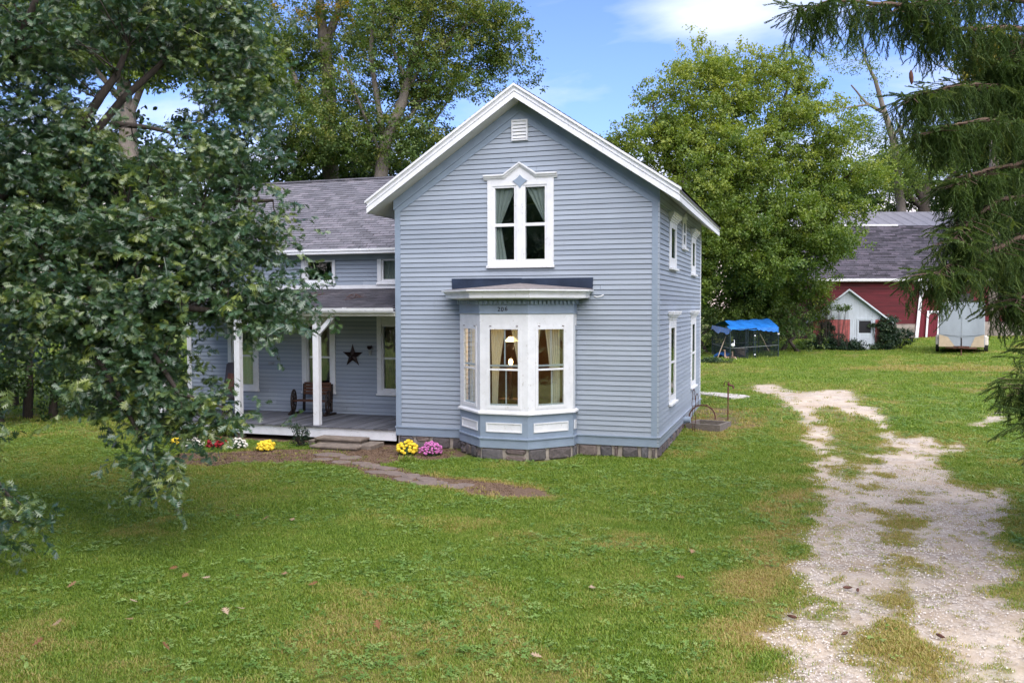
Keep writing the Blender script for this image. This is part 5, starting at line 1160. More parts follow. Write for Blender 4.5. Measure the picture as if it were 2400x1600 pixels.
# ------------------------------------------------------------------ barn
DB = 60.0
def bpt(x, y, d=DB, dep=0.0): return at(1880+x/4.9, 640+y/4.9, d)
b0_ = bpt(535, 790); BO = Vector((b0_[0], b0_[1], 0)); FBN = frame(tuple(BO), tuple(RTH), tuple(-BKH)); PB_ = DB/FPX
bu = lambda x: (x-535)/4.9*PB_
bz = lambda y: at(2000, 640+y/4.9, DB)[2]
BARN = empty('barn', (b0_[0], b0_[1], bz(800)), 'old dark red board barn with grey roof and white arched doors', 'barn')
uA, uB = bu(150), bu(3300); zE_, z0_ = bz(70), bz(810); zs_ = bz(585)
WBN = MB(FBN).box(uA, uB, -12, -0.05, z0_-0.6, zE_).build('wall', M['barnred'], BARN)
z = zs_
while z < zE_-0.02:
    MB(FBN).box(uA, uB, -0.05, 0.0, z, min(z+0.20, zE_)-0.012).build('board', M['barnred'], WBN); z += 0.20
z = z0_-0.4; r = 0
while z < zs_-0.05:
    u = uA+(0.25 if r % 2 else 0)
    while u < bu(1290):
        if u > bu(900): MB(FBN).box(u+0.008, u+0.48, -0.04, 0.04, z+0.008, min(z+0.24, zs_)-0.004).build('block', M['block'], WBN)
        u += 0.49
    z += 0.24; r += 1
MB(FBN).box(uA, bu(905), -0.04, 0.03, z0_-0.5, zs_).box(bu(1280), uB, -0.04, 0.03, z0_-0.5, zs_).build('stone_base', M['block'], WBN)
# gambrel roof
def dz(py, d): return at(2000, py, d)[2]
zk, zr = dz(531, 63.5), dz(499, 68.0)
RB = MB(FBN).add([(uA-0.4, 0.45, zE_-0.02), (uB, 0.45, zE_-0.02), (uB, -3.5, zk), (uA-0.4, -3.5, zk), (uB, -8.0, zr), (uA-0.4, -8.0, zr), (uB, -12.4, zk), (uA-.4, -12.4, zk), (uB, -16, zE_), (uA-.4, -16, zE_)], [(0, 1, 2, 3), (3, 2, 4, 5), (5, 4, 6, 7), (7, 6, 8, 9)]).build('roof', M['barnshingle'], BARN)
k = MB(FBN); rr = random.Random(6); nr = 30
for i in range(nr):
    t0, t1 = i/nr, (i+1.25)/nr; u = uA-0.4+(0.3 if i % 2 else 0)-0.2
    while u < uB:
        w = rr.choice([0.45, 0.6, 0.6, 0.75]); l = rr.uniform(0.0, 0.012)
        k.add([(u, 0.46-3.96*t0+0.02, zE_+(zk-zE_)*t0+0.03+l), (u+w-0.015, 0.46-3.96*t0+0.02, zE_+(zk-zE_)*t0+0.03+l), (u+w-0.015, 0.45-3.95*min(t1, 1), zE_+(zk-zE_)*min(t1, 1)+0.012), (u, 0.45-3.95*min(t1, 1), zE_+(zk-zE_)*min(t1, 1)+0.012), (u, 0.46-3.96*t0, zE_+(zk-zE_)*t0), (u+w-0.015, 0.46-3.96*t0, zE_+(zk-zE_)*t0)], [(0, 1, 2, 3), (4, 5, 1, 0)]); u += w
k.build('shingle_field', M['barnshingle'], RB, kind='stuff')
k = MB(FBN); u = uA-0.4
while u < uB:
    MB(FBN).add([(u, -3.45, zk+0.03), (u+0.88, -3.45, zk+0.03), (u+0.88, -8.0, zr+0.03), (u, -8.0, zr+0.03), (u+0.84, -3.45, zk+0.06), (u+0.88, -3.45, zk+0.06), (u+0.88, -8.0, zr+0.06), (u+0.84, -8.0, zr+0.06)], [(0, 1, 2, 3), (4, 5, 6, 7)]).build('roof_sheet', M['steelroof'], RB); u += 0.89
MB(FBN).box(bu(1105)-9, bu(1335), -3.6, -3.42, zk+0.0, zk+0.12).build('snow_guard', M['barnwhite'], RB)
MB(FBN).box(uA-0.4, uB, 0.44, 0.50, zE_-0.14, zE_+0.02).build('eave_board', M['barnwhite'], RB)
MB(FBN).box(uA-0.4, uB, -0.02, 0.46, zE_-0.20, zE_-0.14).build('soffit', M['oldwood'], RB)
# leaning arched doors
def archdoor(x0, x1, ytop, ybot, border, lean, dn, label):
    """door panel with white arched surround; corners in the front elevation"""
    u0, u1, zt, zb_ = bu(x0), bu(x1), bz(ytop), bz(ybot); h = zt-zb_; w = u1-u0
    G = lambda u, n, z: FBN(u+lean*(z-zt), n, z)
    D = MB(G).box(u0, u1, dn, dn+0.05, zb_, zt).build('barn_door', M['doorred'], BARN)
    uu = u0
    while uu < u1-0.02: MB(G).box(uu+0.006, min(uu+0.17, u1), dn+0.05, dn+0.07, zb_, zt).build('board', M['doorred'], D); uu += 0.176
    k = MB(G); n_ = 14; iu0, iu1 = u0+border, u1-border; cu = (iu0+iu1)/2; ra = (iu1-iu0)/2; zc = zt-border-ra*0.95
    k.box(u0, iu0, dn+0.07, dn+0.10, zb_, zc).box(iu1, u1, dn+0.07, dn+0.10, zb_, zc)
    vs = []; 
    for nn in (dn+0.07, dn+0.10):
        for i in range(n_+1):
            t = pi-pi*i/n_; vs.append((cu+ra*cos(t), nn, zc+ra*0.95*sin(t)))
        for i in range(n_+1):
            t = i/n_; vs.append((u0+w*t, nn, zt))
    m_ = 2*(n_+1); fs = []
    for i in range(n_):
        fs.append((m_+i, m_+i+1, m_+n_+2+i, m_+n_+1+i)); fs.append((i, i+1, m_+i+1, m_+i)); fs.append((n_+1+i, n_+2+i, m_+n_+2+i, m_+n_+1+i))
    fs.append((m_, m_+n_+1, m_) if False else (0, m_, m_+n_+1, n_+1))
    k.add(vs, fs); k.add([(u0, dn+0.10, zc), (iu0, dn+0.10, zc), (u0, dn+0.10, zt), (u1, dn+0.10, zc), (iu1, dn+0.10, zc), (u1, dn+0.10, zt)], [(0, 1, 2), (3, 5, 4)])
    k.build('arch_trim', M['barnwhite'], D)
archdoor(1335, 1700, 120, 770, 0.22, 0.085, 0.08, None); archdoor(1408, 1560, 432, 745, 0.13, 0.055, 0.2, None)
MB(FBN).box(bu(1700), bu(1960), -0.02, 0.02, bz(600), bz(235)).build('dark_opening', M['black'], BARN)
MB(FBN).box(bu(2060), bu(2420), 0.0, 0.05, bz(790), bz(560)).build('block_pier', M['block'], BARN)

# ------------------------------------------------------------------ trailer
DT = 44.0; PTX = DT/FPX; t0_ = at(*sh(1827, 850), DT); TO = Vector((t0_[0], t0_[1], 0)); TRY = Vector((TO.x-CAM[0], TO.y-CAM[1], 0)).normalized(); FT = frame(tuple(TO), (TRY.y, -TRY.x, 0), tuple(-TRY))
tu = lambda x: (x-1827)/4.9*PTX*0.89
tz_ = lambda y: at(2200, 640+y/4.9, DT)[2]
TRL = empty('cargo_trailer', (TO.x, TO.y, tz_(890)), 'dull silver enclosed trailer with tan lower corners, drawbar forward', 'trailer')
u0, u1, z0, z1 = tu(1562), tu(2092), tz_(850), tz_(345)
bevel(MB(FT).box(u0, u1, -4.2, 0, z0, z1).build('body', M['alu'], TRL), 0.05, 3)
MB(FT).box(u0+0.02, u1-0.02, -4.1, 0.02, z1-0.02, z1+0.05).build('roof', M['alu'], TRL)
MB(FT).box(u0+0.03, u1-0.03, 0.0, 0.012, z0+0.58, z1-0.05).build('front_sheet', M['alu'], TRL)
zm_ = tz_(705)
MB(FT).add([(u0+.02, 0.013, z0+.02), (u0+0.75, 0.013, z0+.02), (u0+0.42, 0.013, zm_-0.12), (u0+.02, 0.013, zm_)], [(0, 1, 2, 3)]).build('stone_guard', M['tan'], TRL)
MB(FT).add([(u1-.02, 0.013, z0+.02), (u1-.02, 0.013, zm_), (u1-0.42, 0.013, zm_-0.12), (u1-0.62, 0.013, z0+.02)], [(0, 1, 2, 3)]).build('stone_guard', M['tan'], TRL)
MB(FT).tube([(u0+.03, 0.02, zm_+0.02), (0, 0.03, zm_-0.12)], 0.008, 4).tube([(0, 0.03, zm_-0.12), (u1-.03, 0.02, zm_+0.02)], 0.008, 4).tube([(0, 0.03, z0), (0, 0.03, zm_+0.9)], 0.008, 4).build('seam', M['galv'], TRL)
for a, b in ((tu(1520), tu(1560)), (tu(2094), tu(2142))):
    bevel(MB(FT).box(a, b, -2.5, -1.1, tz_(838), tz_(728)).build('fender', M['offwhite'], TRL), 0.05, 3)
    m_ = (a+b)/2
    for y_ in (-1.45, -2.15):
        w = MB(FT).tube([(a+0.01, y_, tz_(838)-0.02), (b-0.01, y_, tz_(838)-0.02)], 0.33, 20).build('wheel', M['tyre'], TRL)
k = MB(FT).tube([(u0+0.35, 0.0, z0-0.05), (0.02, 1.15, z0-0.0)], 0.04, 6).tube([(u1-0.35, 0.0, z0-0.05), (-0.02, 1.15, z0-0.0)], 0.04, 6); k.box(-0.35, 0.35, 0.85, 0.95, z0-0.03, z0+0.09)
k.build('drawbar', M['rust'], TRL)
MB(FT).tube([(0, 1.1, z0+0.42), (0, 1.1, z0-0.42)], 0.035, 8).build('jack', M['rust'], TRL); MB(FT).box(-0.12, 0.12, 1.0, 1.3, z0+0.0, z0+0.10).build('coupler', M['rust'], TRL)
MB(FT).tube([(0, 1.12, z0+0.05), (0, 1.12, z0+0.5)], 0.03, 8).build('jack_tube', M['black'], TRL)
tag(MB(FT).box(-0.22, 0.22, 0.98, 1.25, z0-0.44, z0-0.40).build('jack_board', M['pole']), 'short pale board under the trailer jack', 'board')
# pine cones and litter on the drive
def cone(px, py, i, w):
    g = ground_at(px, py); z = gz(g[0], g[1])+0.025; a = w; d = Vector((cos(a), sin(a), 0))
    k = MB(); b = Vector((g[0], g[1], z)); k.tube([b-d*0.055, b-d*0.035, b, b+d*0.03, b+d*0.055], [0.006, 0.016, 0.019, 0.014, 0.004], 8)
    return tag(k.build('spruce_cone', M['rust']), w_[i], 'cone', 'cones lying on the gravel drive')
w_ = ['brown cone on the left wheel track beside the grassy strip', 'brown cone just right of another on the left wheel track', 'brown cone nearest the left grass edge of the drive', 'brown cone lowest on the left wheel track', 'brown cone on the brown grass strip near the bottom']
for i, (x_, y_) in enumerate(((592, 1115), (640, 1126), (322, 1256), (576, 1338), (1040, 1350))): cone(*fd(x_, y_), i, i*1.3+0.2)
# ------------------------------------------------------------------ foliage sources (instanced)
SRC = {}
def src(kind, builder, n, m):
    c = bpy.data.collections.new('source_'+kind); rr = random.Random(hash(kind) % 1000 if False else len(kind)*17+3)
    for i in range(n):
        k = builder(rr); me = bpy.data.meshes.new(kind+'_'+'abcdefgh'[i]); me.from_pydata(k.v, [], k.f); me.update(); me.materials.append(M[m])
        o = bpy.data.objects.new(kind+'_'+'abcdefgh'[i], me); c.objects.link(o)
    SRC[kind] = (c, n)
def fr_of(d, up):
    d = Vector(d).normalized(); s = d.cross(Vector(up)); s = s.normalized() if s.length > 1e-4 else d.orthogonal().normalized(); return d, s, s.cross(d)
OAK = [(0.0, 0.012), (0.12, 0.025), (0.22, 0.17), (0.25, 0.045), (0.42, 0.36), (0.45, 0.055), (0.64, 0.42), (0.66, 0.07), (0.84, 0.26), (0.84, 0.06), (1.0, 0.0)]
def oakleaf(k, p, d, up, L, bend=0.25):
    d, s, n = fr_of(d, up); p = Vector(p); b = len(k.v)
    mid = [p+d*(x*L)-n*(bend*L*x*x) for x, y in OAK]
    for sg in (-1, 1):
        b = len(k.v); m_ = len(OAK); k.v += [tuple(q) for q in mid]+[tuple(q+s*(sg*y*L)+n*(abs(y)*L*0.22)+d*(y*L*0.22)) for q, (x, y) in zip(mid, OAK)]
        k.f += [(b+i, b+i+1, b+m_+i+1, b+m_+i) if sg > 0 else (b+i, b+m_+i, b+m_+i+1, b+i+1) for i in range(m_-1)]
def leaf(k, p, d, up, L, wd=0.5, bend=0.2):
    d, s, n = fr_of(d, up); p = Vector(p); b = len(k.v)
    q = [p, p+d*(.35*L)-s*(wd*.5*L)+n*.06*L, p+d*(.38*L), p+d*(.35*L)+s*(wd*.5*L)+n*.06*L, p+d*L-n*bend*L, p+d*(.72*L)-s*(wd*.38*L), p+d*(.72*L)+s*(wd*.38*L)]
    k.v += [tuple(x) for x in q]; k.f += [(b, b+1, b+2), (b, b+2, b+3), (b+1, b+5, b+4, b+2), (b+2, b+4, b+6, b+3)]
def rdir(rr): 
    a = rr.uniform(0, 2*pi); z = rr.uniform(-1, 1); r = sqrt(1-z*z); return Vector((r*cos(a), r*sin(a), z))
def oak_spray(rr):
    k = MB(); k.tube([(0, 0, 0), (0.16, 0, 0.02), (0.30, 0, 0)], [0.005, 0.004, 0.002], 3)
    for i in range(11):
        t = 0.02+0.34*i/10+rr.uniform(-.02, .02); a = rr.uniform(-1.7, 1.7); d = Vector((cos(a), sin(a), rr.uniform(-0.9, 0.35))); up = Vector((rr.uniform(-1, 1), rr.uniform(-1, 1), .8)); oakleaf(k, (t, rr.uniform(-.03, .03), rr.uniform(-.03, .03)), d, up, rr.uniform(0.085, 0.15), rr.uniform(0.0, 0.45))
    return k
def gen_spray(L0, n, R, wd, droop=0.3):
    def f(rr):
        k = MB()
        for i in range(n):
            p = rdir(rr)*R*rr.uniform(0.1, 1); p.z *= 0.55; d = rdir(rr); d.z = d.z*0.5-droop; leaf(k, p, d, (rr.uniform(-.7, .7), rr.uniform(-.7, .7), 1), L0*rr.uniform(0.75, 1.25), wd, rr.uniform(0, .3))
        return k
    return f
def spruce_strand(rr):
    """hanging branchlet: a drooping twig with short side shoots, all set with needles"""
    k = MB(); L_ = rr.uniform(0.32, 0.62); n = 8; pts = [Vector((0.05*sin(i*1.3+rr.random()), 0.04*sin(i*0.9), -L_*i/n)) for i in range(n+1)]
    k.tube(pts, [0.006*(1-i/(n+1))+0.002 for i in range(n+1)], 3, False)
    def needles(a, b, cnt, nl):
        d = b-a; o1 = d.orthogonal().normalized(); o2 = d.normalized().cross(o1)
        for j in range(cnt):
            t = (j+rr.random())/cnt; an = rr.uniform(0, 2*pi); p = a+d*t; o = o1*cos(an)+o2*sin(an); q = p+o*nl*0.8+d.normalized()*nl*0.6; s = o.cross(d).normalized()*0.0040; bb = len(k.v)
            k.v += [tuple(p-s), tuple(p+s), tuple(q)]; k.f.append((bb, bb+1, bb+2))
    for i in range(n): needles(pts[i], pts[i+1], 26, 0.021)
    for i in range(9):
        t = rr.uniform(0.02, 0.75); j = int(t*n); p = pts[j]; an = rr.uniform(0, 2*pi); ln = rr.uniform(0.07, 0.22); q = p+Vector((cos(an)*ln*0.35, sin(an)*ln*0.35, -ln*0.95)); needles(p, q, int(ln*330), 0.019)
    return k
def spruce_shoot(rr):
    k = MB(); L_ = rr.uniform(0.30, 0.46); n = 6; pts = [Vector((L_*i/n, 0.02*sin(i), -0.05*(i/n)**2)) for i in range(n+1)]
    k.tube(pts, 0.005, 3, False)
    def needles(a, b, cnt, nl):
        d = b-a; o1 = d.orthogonal().normalized(); o2 = d.normalized().cross(o1)
        for j in range(cnt):
            t = (j+rr.random())/cnt; an = rr.uniform(0, 2*pi); p = a+d*t; o = o1*cos(an)+o2*sin(an); q = p+o*nl*0.8+d.normalized()*nl*0.7; s = o.cross(d).normalized()*0.0042; bb = len(k.v)
            k.v += [tuple(p-s), tuple(p+s), tuple(q)]; k.f.append((bb, bb+1, bb+2))
    for i in range(n): needles(pts[i], pts[i+1], 26, 0.022)
    for i in range(8):
        j = rr.randrange(0, n-1); p = pts[j]; sg = rr.choice((-1, 1)); ln = rr.uniform(0.10, 0.2); q = p+Vector((ln*0.75, sg*ln*0.6, -ln*0.25)); needles(p, q, int(ln*300), 0.021)
    return k
def tuft(rr, n=22, R=0.085, h=0.036, w=0.0044):
    k = MB()
    for i in range(n):
        a, r = rr.uniform(0, 2*pi), R*sqrt(rr.random()); p = Vector((r*cos(a), r*sin(a), -0.01)); b_ = rr.uniform(0, 2*pi); hh = h*rr.uniform(0.5, 1.35); ln = hh*rr.uniform(0.2, 1.1); d = Vector((cos(b_), sin(b_), 0)); s = Vector((-d.y, d.x, 0))*w*rr.uniform(.7, 1.3); m_ = p+d*ln*0.35+Vector((0, 0, hh*0.6)); q = p+d*ln+Vector((0, 0, hh))
        bb = len(k.v); k.v += [tuple(p-s), tuple(p+s), tuple(m_+s*0.8), tuple(m_-s*0.8), tuple(q)]; k.f += [(bb, bb+1, bb+2, bb+3), (bb+3, bb+2, bb+4)]
    return k
def clover(rr, n=9, R=0.10):
    k = MB()
    for i in range(n):
        a, r = rr.uniform(0, 2*pi), R*sqrt(rr.random()); c = Vector((r*cos(a), r*sin(a), rr.uniform(0.025, 0.06))); L_ = rr.uniform(0.012, 0.024); a0 = rr.uniform(0, 2*pi); tl = rdir(rr)*0.45; nn = Vector((tl.x, tl.y, 1)).normalized()
        for j in range(3):
            t = a0+j*2.09; d = Vector((cos(t), sin(t), 0)); d = (d-nn*d.dot(nn)).normalized(); s = nn.cross(d); bb = len(k.v)
            k.v += [tuple(c), tuple(c+d*L_*0.7-s*L_*0.55), tuple(c+d*L_*1.25-s*L_*0.35), tuple(c+d*L_*1.25+s*L_*0.35), tuple(c+d*L_*0.7+s*L_*0.55)]; k.f.append((bb, bb+1, bb+2, bb+3, bb+4))
    return k
def broadleaf(rr):
    k = MB()
    for i in range(7):
        a = 2*pi*i/7+rr.uniform(-.3, .3); leaf(k, (0, 0, 0.01), (cos(a), sin(a), rr.uniform(.15, .6)), (0, 0, 1), rr.uniform(0.05, 0.10), 0.42, 0.25)
    return k
def pebble(rr):
    k = MB(); k.ball((0, 0, 0.2), 1, rr.uniform(.8, 1.2), rr.uniform(.7, 1), rr.uniform(.45, .7), 6, 4, 0.18); return k
src('oakspray', oak_spray, 6, 'oak'); src('maplespray', gen_spray(0.115, 26, 0.36, 0.62, 0.5), 6, 'maple'); src('woodspray', gen_spray(0.13, 26, 0.42, 0.6), 6, 'green')
src('goldspray', gen_spray(0.14, 22, 0.4, 0.7), 4, 'gold'); src('darkspray', gen_spray(0.15, 26, 0.45, 0.6), 5, 'dark'); src('vinespray', gen_spray(0.09, 26, 0.24, 0.7), 5, 'vine')
src('finespray', gen_spray(0.10, 14, 0.34, 0.5, 0.2), 6, 'maple')
src('strand', spruce_strand, 6, 'spruce'); src('shoot', spruce_shoot, 5, 'spruce')
src('chip', lambda r: tuft(r, 14, 0.09, 0.022, 0.006), 4, 'chip'); src('tuft', tuft, 6, 'grass'); src('talltuft', lambda r: tuft(r, 26, 0.10, 0.08, 0.005), 4, 'grass'); src('clover', clover, 5, 'clover'); src('weed', broadleaf, 3, 'clover'); src('pebble', pebble, 5, 'pebble')
NG = {}
def group_for(kind):
    if kind in NG: return NG[kind]
    g = bpy.data.node_groups.new('scatter_'+kind, 'GeometryNodeTree'); g.interface.new_socket('Geometry', in_out='INPUT', socket_type='NodeSocketGeometry'); g.interface.new_socket('Geometry', in_out='OUTPUT', socket_type='NodeSocketGeometry')
    n = g.nodes; i = n.new('NodeGroupInput'); o = n.new('NodeGroupOutput'); ip = n.new('GeometryNodeInstanceOnPoints'); ci = n.new('GeometryNodeCollectionInfo'); ci.inputs['Collection'].default_value = SRC[kind][0]; ci.inputs['Separate Children'].default_value = True; ci.inputs['Reset Children'].default_value = True
    def A(nm, ty):
        a = n.new('GeometryNodeInputNamedAttribute'); a.data_type = ty; a.inputs['Name'].default_value = nm; return a.outputs['Attribute']
    g.links.new(i.outputs[0], ip.inputs['Points']); g.links.new(ci.outputs[0], ip.inputs['Instance']); ip.inputs['Pick Instance'].default_value = True
    g.links.new(A('idx', 'INT'), ip.inputs['Instance Index']); g.links.new(A('rot', 'FLOAT_VECTOR'), ip.inputs['Rotation']); g.links.new(A('scl', 'FLOAT'), ip.inputs['Scale']); g.links.new(ip.outputs[0], o.inputs[0]); NG[kind] = g; return g
def scatter(name, sk, P, rot, scl, tint, parent=None, **kw):
    P = np.asarray(P, np.float32); n = len(P); me = bpy.data.meshes.new(name); me.vertices.add(n); me.vertices.foreach_set('co', P.ravel())
    for nm, ty, arr in (('rot', 'FLOAT_VECTOR', rot), ('scl', 'FLOAT', scl), ('tint', 'FLOAT', tint)):
        a = me.attributes.new(nm, ty, 'POINT'); a.data.foreach_set('vector' if ty == 'FLOAT_VECTOR' else 'value', np.asarray(arr, np.float32).ravel())
    a = me.attributes.new('idx', 'INT', 'POINT'); a.data.foreach_set('value', rng.integers(0, SRC[sk][1], n).astype(np.int32))
    me.update(); o = bpy.data.objects.new(name, me); COL.objects.link(o); md = o.modifiers.new('scatter', 'NODES'); md.node_group = group_for(sk)
    if parent: put(o, parent)
    return tag(o, **kw)

# ------------------------------------------------------------------ trees
def fast_tubes(edges, k=6):
    """edges: (p0, r0, p1, r1) arrays -> vertices, faces"""
    P0 = np.array([e[0] for e in edges]); R0 = np.array([e[1] for e in edges]); P1 = np.array([e[2] for e in edges]); R1 = np.array([e[3] for e in edges])
    d = P1-P0; l = np.linalg.norm(d, axis=1, keepdims=True)+1e-9; d = d/l; a = np.cross(d, np.array([0.31, 0.22, 0.9])); a /= np.linalg.norm(a, axis=1, keepdims=True)+1e-9; b = np.cross(d, a); P1 = P1+d*R1[:, None]*0.3
    t = 2*np.pi*np.arange(k)/k; ring = a[:, None, :]*np.cos(t)[None, :, None]+b[:, None, :]*np.sin(t)[None, :, None]
    V = np.concatenate([P0[:, None, :]+ring*R0[:, None, None], P1[:, None, :]+ring*R1[:, None, None]], 1).reshape(-1, 3)
    n = len(edges); i = np.arange(k); base = (np.arange(n)*2*k)[:, None]; F = np.stack([base+i, base+(i+1) % k, base+k+(i+1) % k, base+k+i], -1).reshape(-1, 4)
    return V, F
def meshobj(name, V, F, m, parent, smooth=True, **kw):
    me = bpy.data.meshes.new(name); me.vertices.add(len(V)); me.vertices.foreach_set('co', np.asarray(V, np.float32).ravel()); me.loops.add(F.size); me.loops.foreach_set('vertex_index', F.astype(np.int32).ravel())
    me.polygons.add(len(F)); me.polygons.foreach_set('loop_start', np.arange(0, F.size, F.shape[1], dtype=np.int32)); me.update(calc_edges=True)
    if smooth: me.polygons.foreach_set('use_smooth', [True]*len(F))
    me.materials.append(M[m]); o = bpy.data.objects.new(name, me); COL.objects.link(o); put(o, parent) if parent else None; return tag(o, **kw)
def grow(limbs, blobs, nb, rs_, droop=0.0):
    """limbs: polylines [(x,y,z,r)...]; blobs: (centre, radii, weight). Returns limb edges, twig edges, bough ends"""
    nodes = []; rad = []; E1 = []
    for L_ in limbs:
        L_ = np.array(L_, float); ts = []
        for i in range(len(L_)-1):
            m_ = max(2, int(np.linalg.norm(L_[i+1, :3]-L_[i, :3])/0.5)); ts += [L_[i]+(L_[i+1]-L_[i])*j/m_ for j in range(m_)]
        ts.append(L_[-1]); ts = np.array(ts); wob = np.cumsum(rs_.normal(0, 0.03, (len(ts), 3)), 0); wob -= np.linspace(0, 1, len(ts))[:, None]*wob[-1]; ts[:, :3] += wob*min(1, 8*ts[:, 3].mean())
        for i in range(len(ts)-1): E1.append((ts[i, :3], ts[i, 3], ts[i+1, :3], ts[i+1, 3]))
        for q in ts: nodes.append(q[:3]); rad.append(q[3])
    nodes = list(nodes); w = np.array([b[2]*np.prod(b[1])**0.67 for b in blobs]); w /= w.sum(); T = []
    ch = rs_.choice(len(blobs), nb, p=w)
    for c in ch:
        v = rs_.normal(0, 1, 3); v /= np.linalg.norm(v); T.append(np.array(blobs[c][0])+v*rs_.random()**0.42*np.array(blobs[c][1]))
    T = np.array(T); N0 = np.array(nodes); dist = np.array([np.min(np.sum((N0-t)**2, 1)) for t in T]); order = np.argsort(dist); E2 = []
    NN = np.array(nodes); RR = np.array(rad); allN = np.zeros((len(NN)+nb*7, 3)); allN[:len(NN)] = NN; allR = np.zeros(len(allN)); allR[:len(NN)] = RR; cnt = len(NN)
    for oi in order:
        t = T[oi]; dd = allN[:cnt]-t; cost = np.sqrt((dd**2).sum(1))+0.9*np.maximum(dd[:, 2], 0)+0.15/np.maximum(allR[:cnt], 0.01)*0.05
        j = int(np.argmin(cost)); a = allN[j]; l = np.linalg.norm(t-a); ra = min(allR[j]*0.6, 0.008+0.011*l); prev = a; pr = ra; m_ = max(2, min(6, int(l/0.45)+1))
        side = rs_.normal(0, 0.10*l, 3)
        for i in range(1, m_+1):
            s = i/m_; p = a+(t-a)*s+side*sin(pi*s)+np.array([0, 0, (0.12*l-droop*l)*sin(pi*s)]); r = ra*(1-s)+0.006*s; E2.append((prev, pr, p, r)); prev = p; pr = r
            if cnt < len(allN): allN[cnt] = p; allR[cnt] = r; cnt += 1
    return E1, E2, T
def sprays(T, per, rb, rs_, flat=0.7, smin=0.8, smax=1.25, hang=0.0):
    n = len(T)*per; c = np.repeat(T, per, 0); off = rs_.normal(0, 1, (n, 3))*np.array([rb, rb, rb*flat]); P = c+off; P[:, 2] -= hang*np.abs(off[:, 0])*0.5
    rot = np.stack([rs_.normal(0, 0.45, n), rs_.normal(0.15, 0.45, n), rs_.uniform(0, 2*np.pi, n)], 1); return P, rot, rs_.uniform(smin, smax, n)
def A3(px, py, d): return tuple(at(px, py, d))
def tree(name, label, cat, base, limbs, blobs, nb, per, rb, kind, bark, seed, tint=(0.4, 0.18), hi=0.0, group=None, scale=(0.8, 1.25), flat=0.7, extra=None):
    """base (px, d) on the ground; limbs in (px, py, d, r); blobs (px, py, d, rx_px, ry_px, weight)"""
    rs_ = np.random.default_rng(seed); b = at(base[0], 800, base[1]); bz0 = gz(b[0], b[1]); T_ = empty(name, (b[0], b[1], bz0), label, cat, group)
    LL = []
    for L_ in limbs:
        r_ = []
        for q in L_:
            if q[0] == 'g': r_.append((b[0], b[1], bz0-0.3, q[1]))
            else: r_.append((*at(q[0], q[1], q[2]), q[3]))
        LL.append(r_)
    BB = []
    for (px, py, d, rx, ry, w) in blobs:
        s = d/FPX; BB.append((at(px, py, d), (rx*s, (rx+ry)/2*s*0.9, ry*s), w))
    E1, E2, T = grow(LL, BB, nb, rs_); V, F = fast_tubes(E1, 9); meshobj('trunk', V, F, bark, T_)
    V, F = fast_tubes(E2, 4); meshobj('branches', V, F, bark, T_)
    P, rot, sc = sprays(T, per, rb, rs_, flat, *scale); zmin, zmax = P[:, 2].min(), P[:, 2].max()
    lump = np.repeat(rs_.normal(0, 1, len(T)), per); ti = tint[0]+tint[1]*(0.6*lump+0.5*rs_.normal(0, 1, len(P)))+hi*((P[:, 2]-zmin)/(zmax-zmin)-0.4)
    keep = P[:, 2] > height(P[:, 0], P[:, 1])+0.15; keep &= ~((P[:, 0] > -14.8) & (P[:, 0] < 0.6) & (P[:, 1] > -0.1) & (P[:, 1] < 9.6) & (P[:, 2] < 8.6))
    scatter('crown', kind, P[keep], rot[keep], sc[keep], np.clip(ti[keep], 0, 1), T_, kind='stuff')
    if extra: extra(T_, T, rs_)
    return T_

# the tall sparse trees behind the wing
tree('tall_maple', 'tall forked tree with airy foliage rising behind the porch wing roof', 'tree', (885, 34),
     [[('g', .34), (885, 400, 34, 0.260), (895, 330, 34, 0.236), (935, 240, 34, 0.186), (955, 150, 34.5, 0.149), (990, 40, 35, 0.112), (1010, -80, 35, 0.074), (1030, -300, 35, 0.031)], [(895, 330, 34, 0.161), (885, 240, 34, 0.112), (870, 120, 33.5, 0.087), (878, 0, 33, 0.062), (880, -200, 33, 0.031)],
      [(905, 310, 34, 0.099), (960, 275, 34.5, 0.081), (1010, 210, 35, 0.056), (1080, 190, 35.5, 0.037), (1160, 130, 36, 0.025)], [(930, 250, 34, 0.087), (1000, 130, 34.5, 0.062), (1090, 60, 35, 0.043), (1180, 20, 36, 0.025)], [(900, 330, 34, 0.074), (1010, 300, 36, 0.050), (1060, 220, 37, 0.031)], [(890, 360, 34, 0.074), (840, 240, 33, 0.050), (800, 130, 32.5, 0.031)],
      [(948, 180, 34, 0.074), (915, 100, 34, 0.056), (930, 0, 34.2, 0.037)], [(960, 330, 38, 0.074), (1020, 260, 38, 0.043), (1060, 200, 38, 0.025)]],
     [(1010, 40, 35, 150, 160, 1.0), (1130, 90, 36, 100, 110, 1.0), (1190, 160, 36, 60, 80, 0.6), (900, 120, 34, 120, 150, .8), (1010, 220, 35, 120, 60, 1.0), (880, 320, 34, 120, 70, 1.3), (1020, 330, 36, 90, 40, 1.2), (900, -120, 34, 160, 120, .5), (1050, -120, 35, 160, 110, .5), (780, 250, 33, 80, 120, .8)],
     400, 10, 0.42, 'woodspray', 'barkpale', 21, (0.6, 0.25), 0.4, scale=(0.55, 0.9))
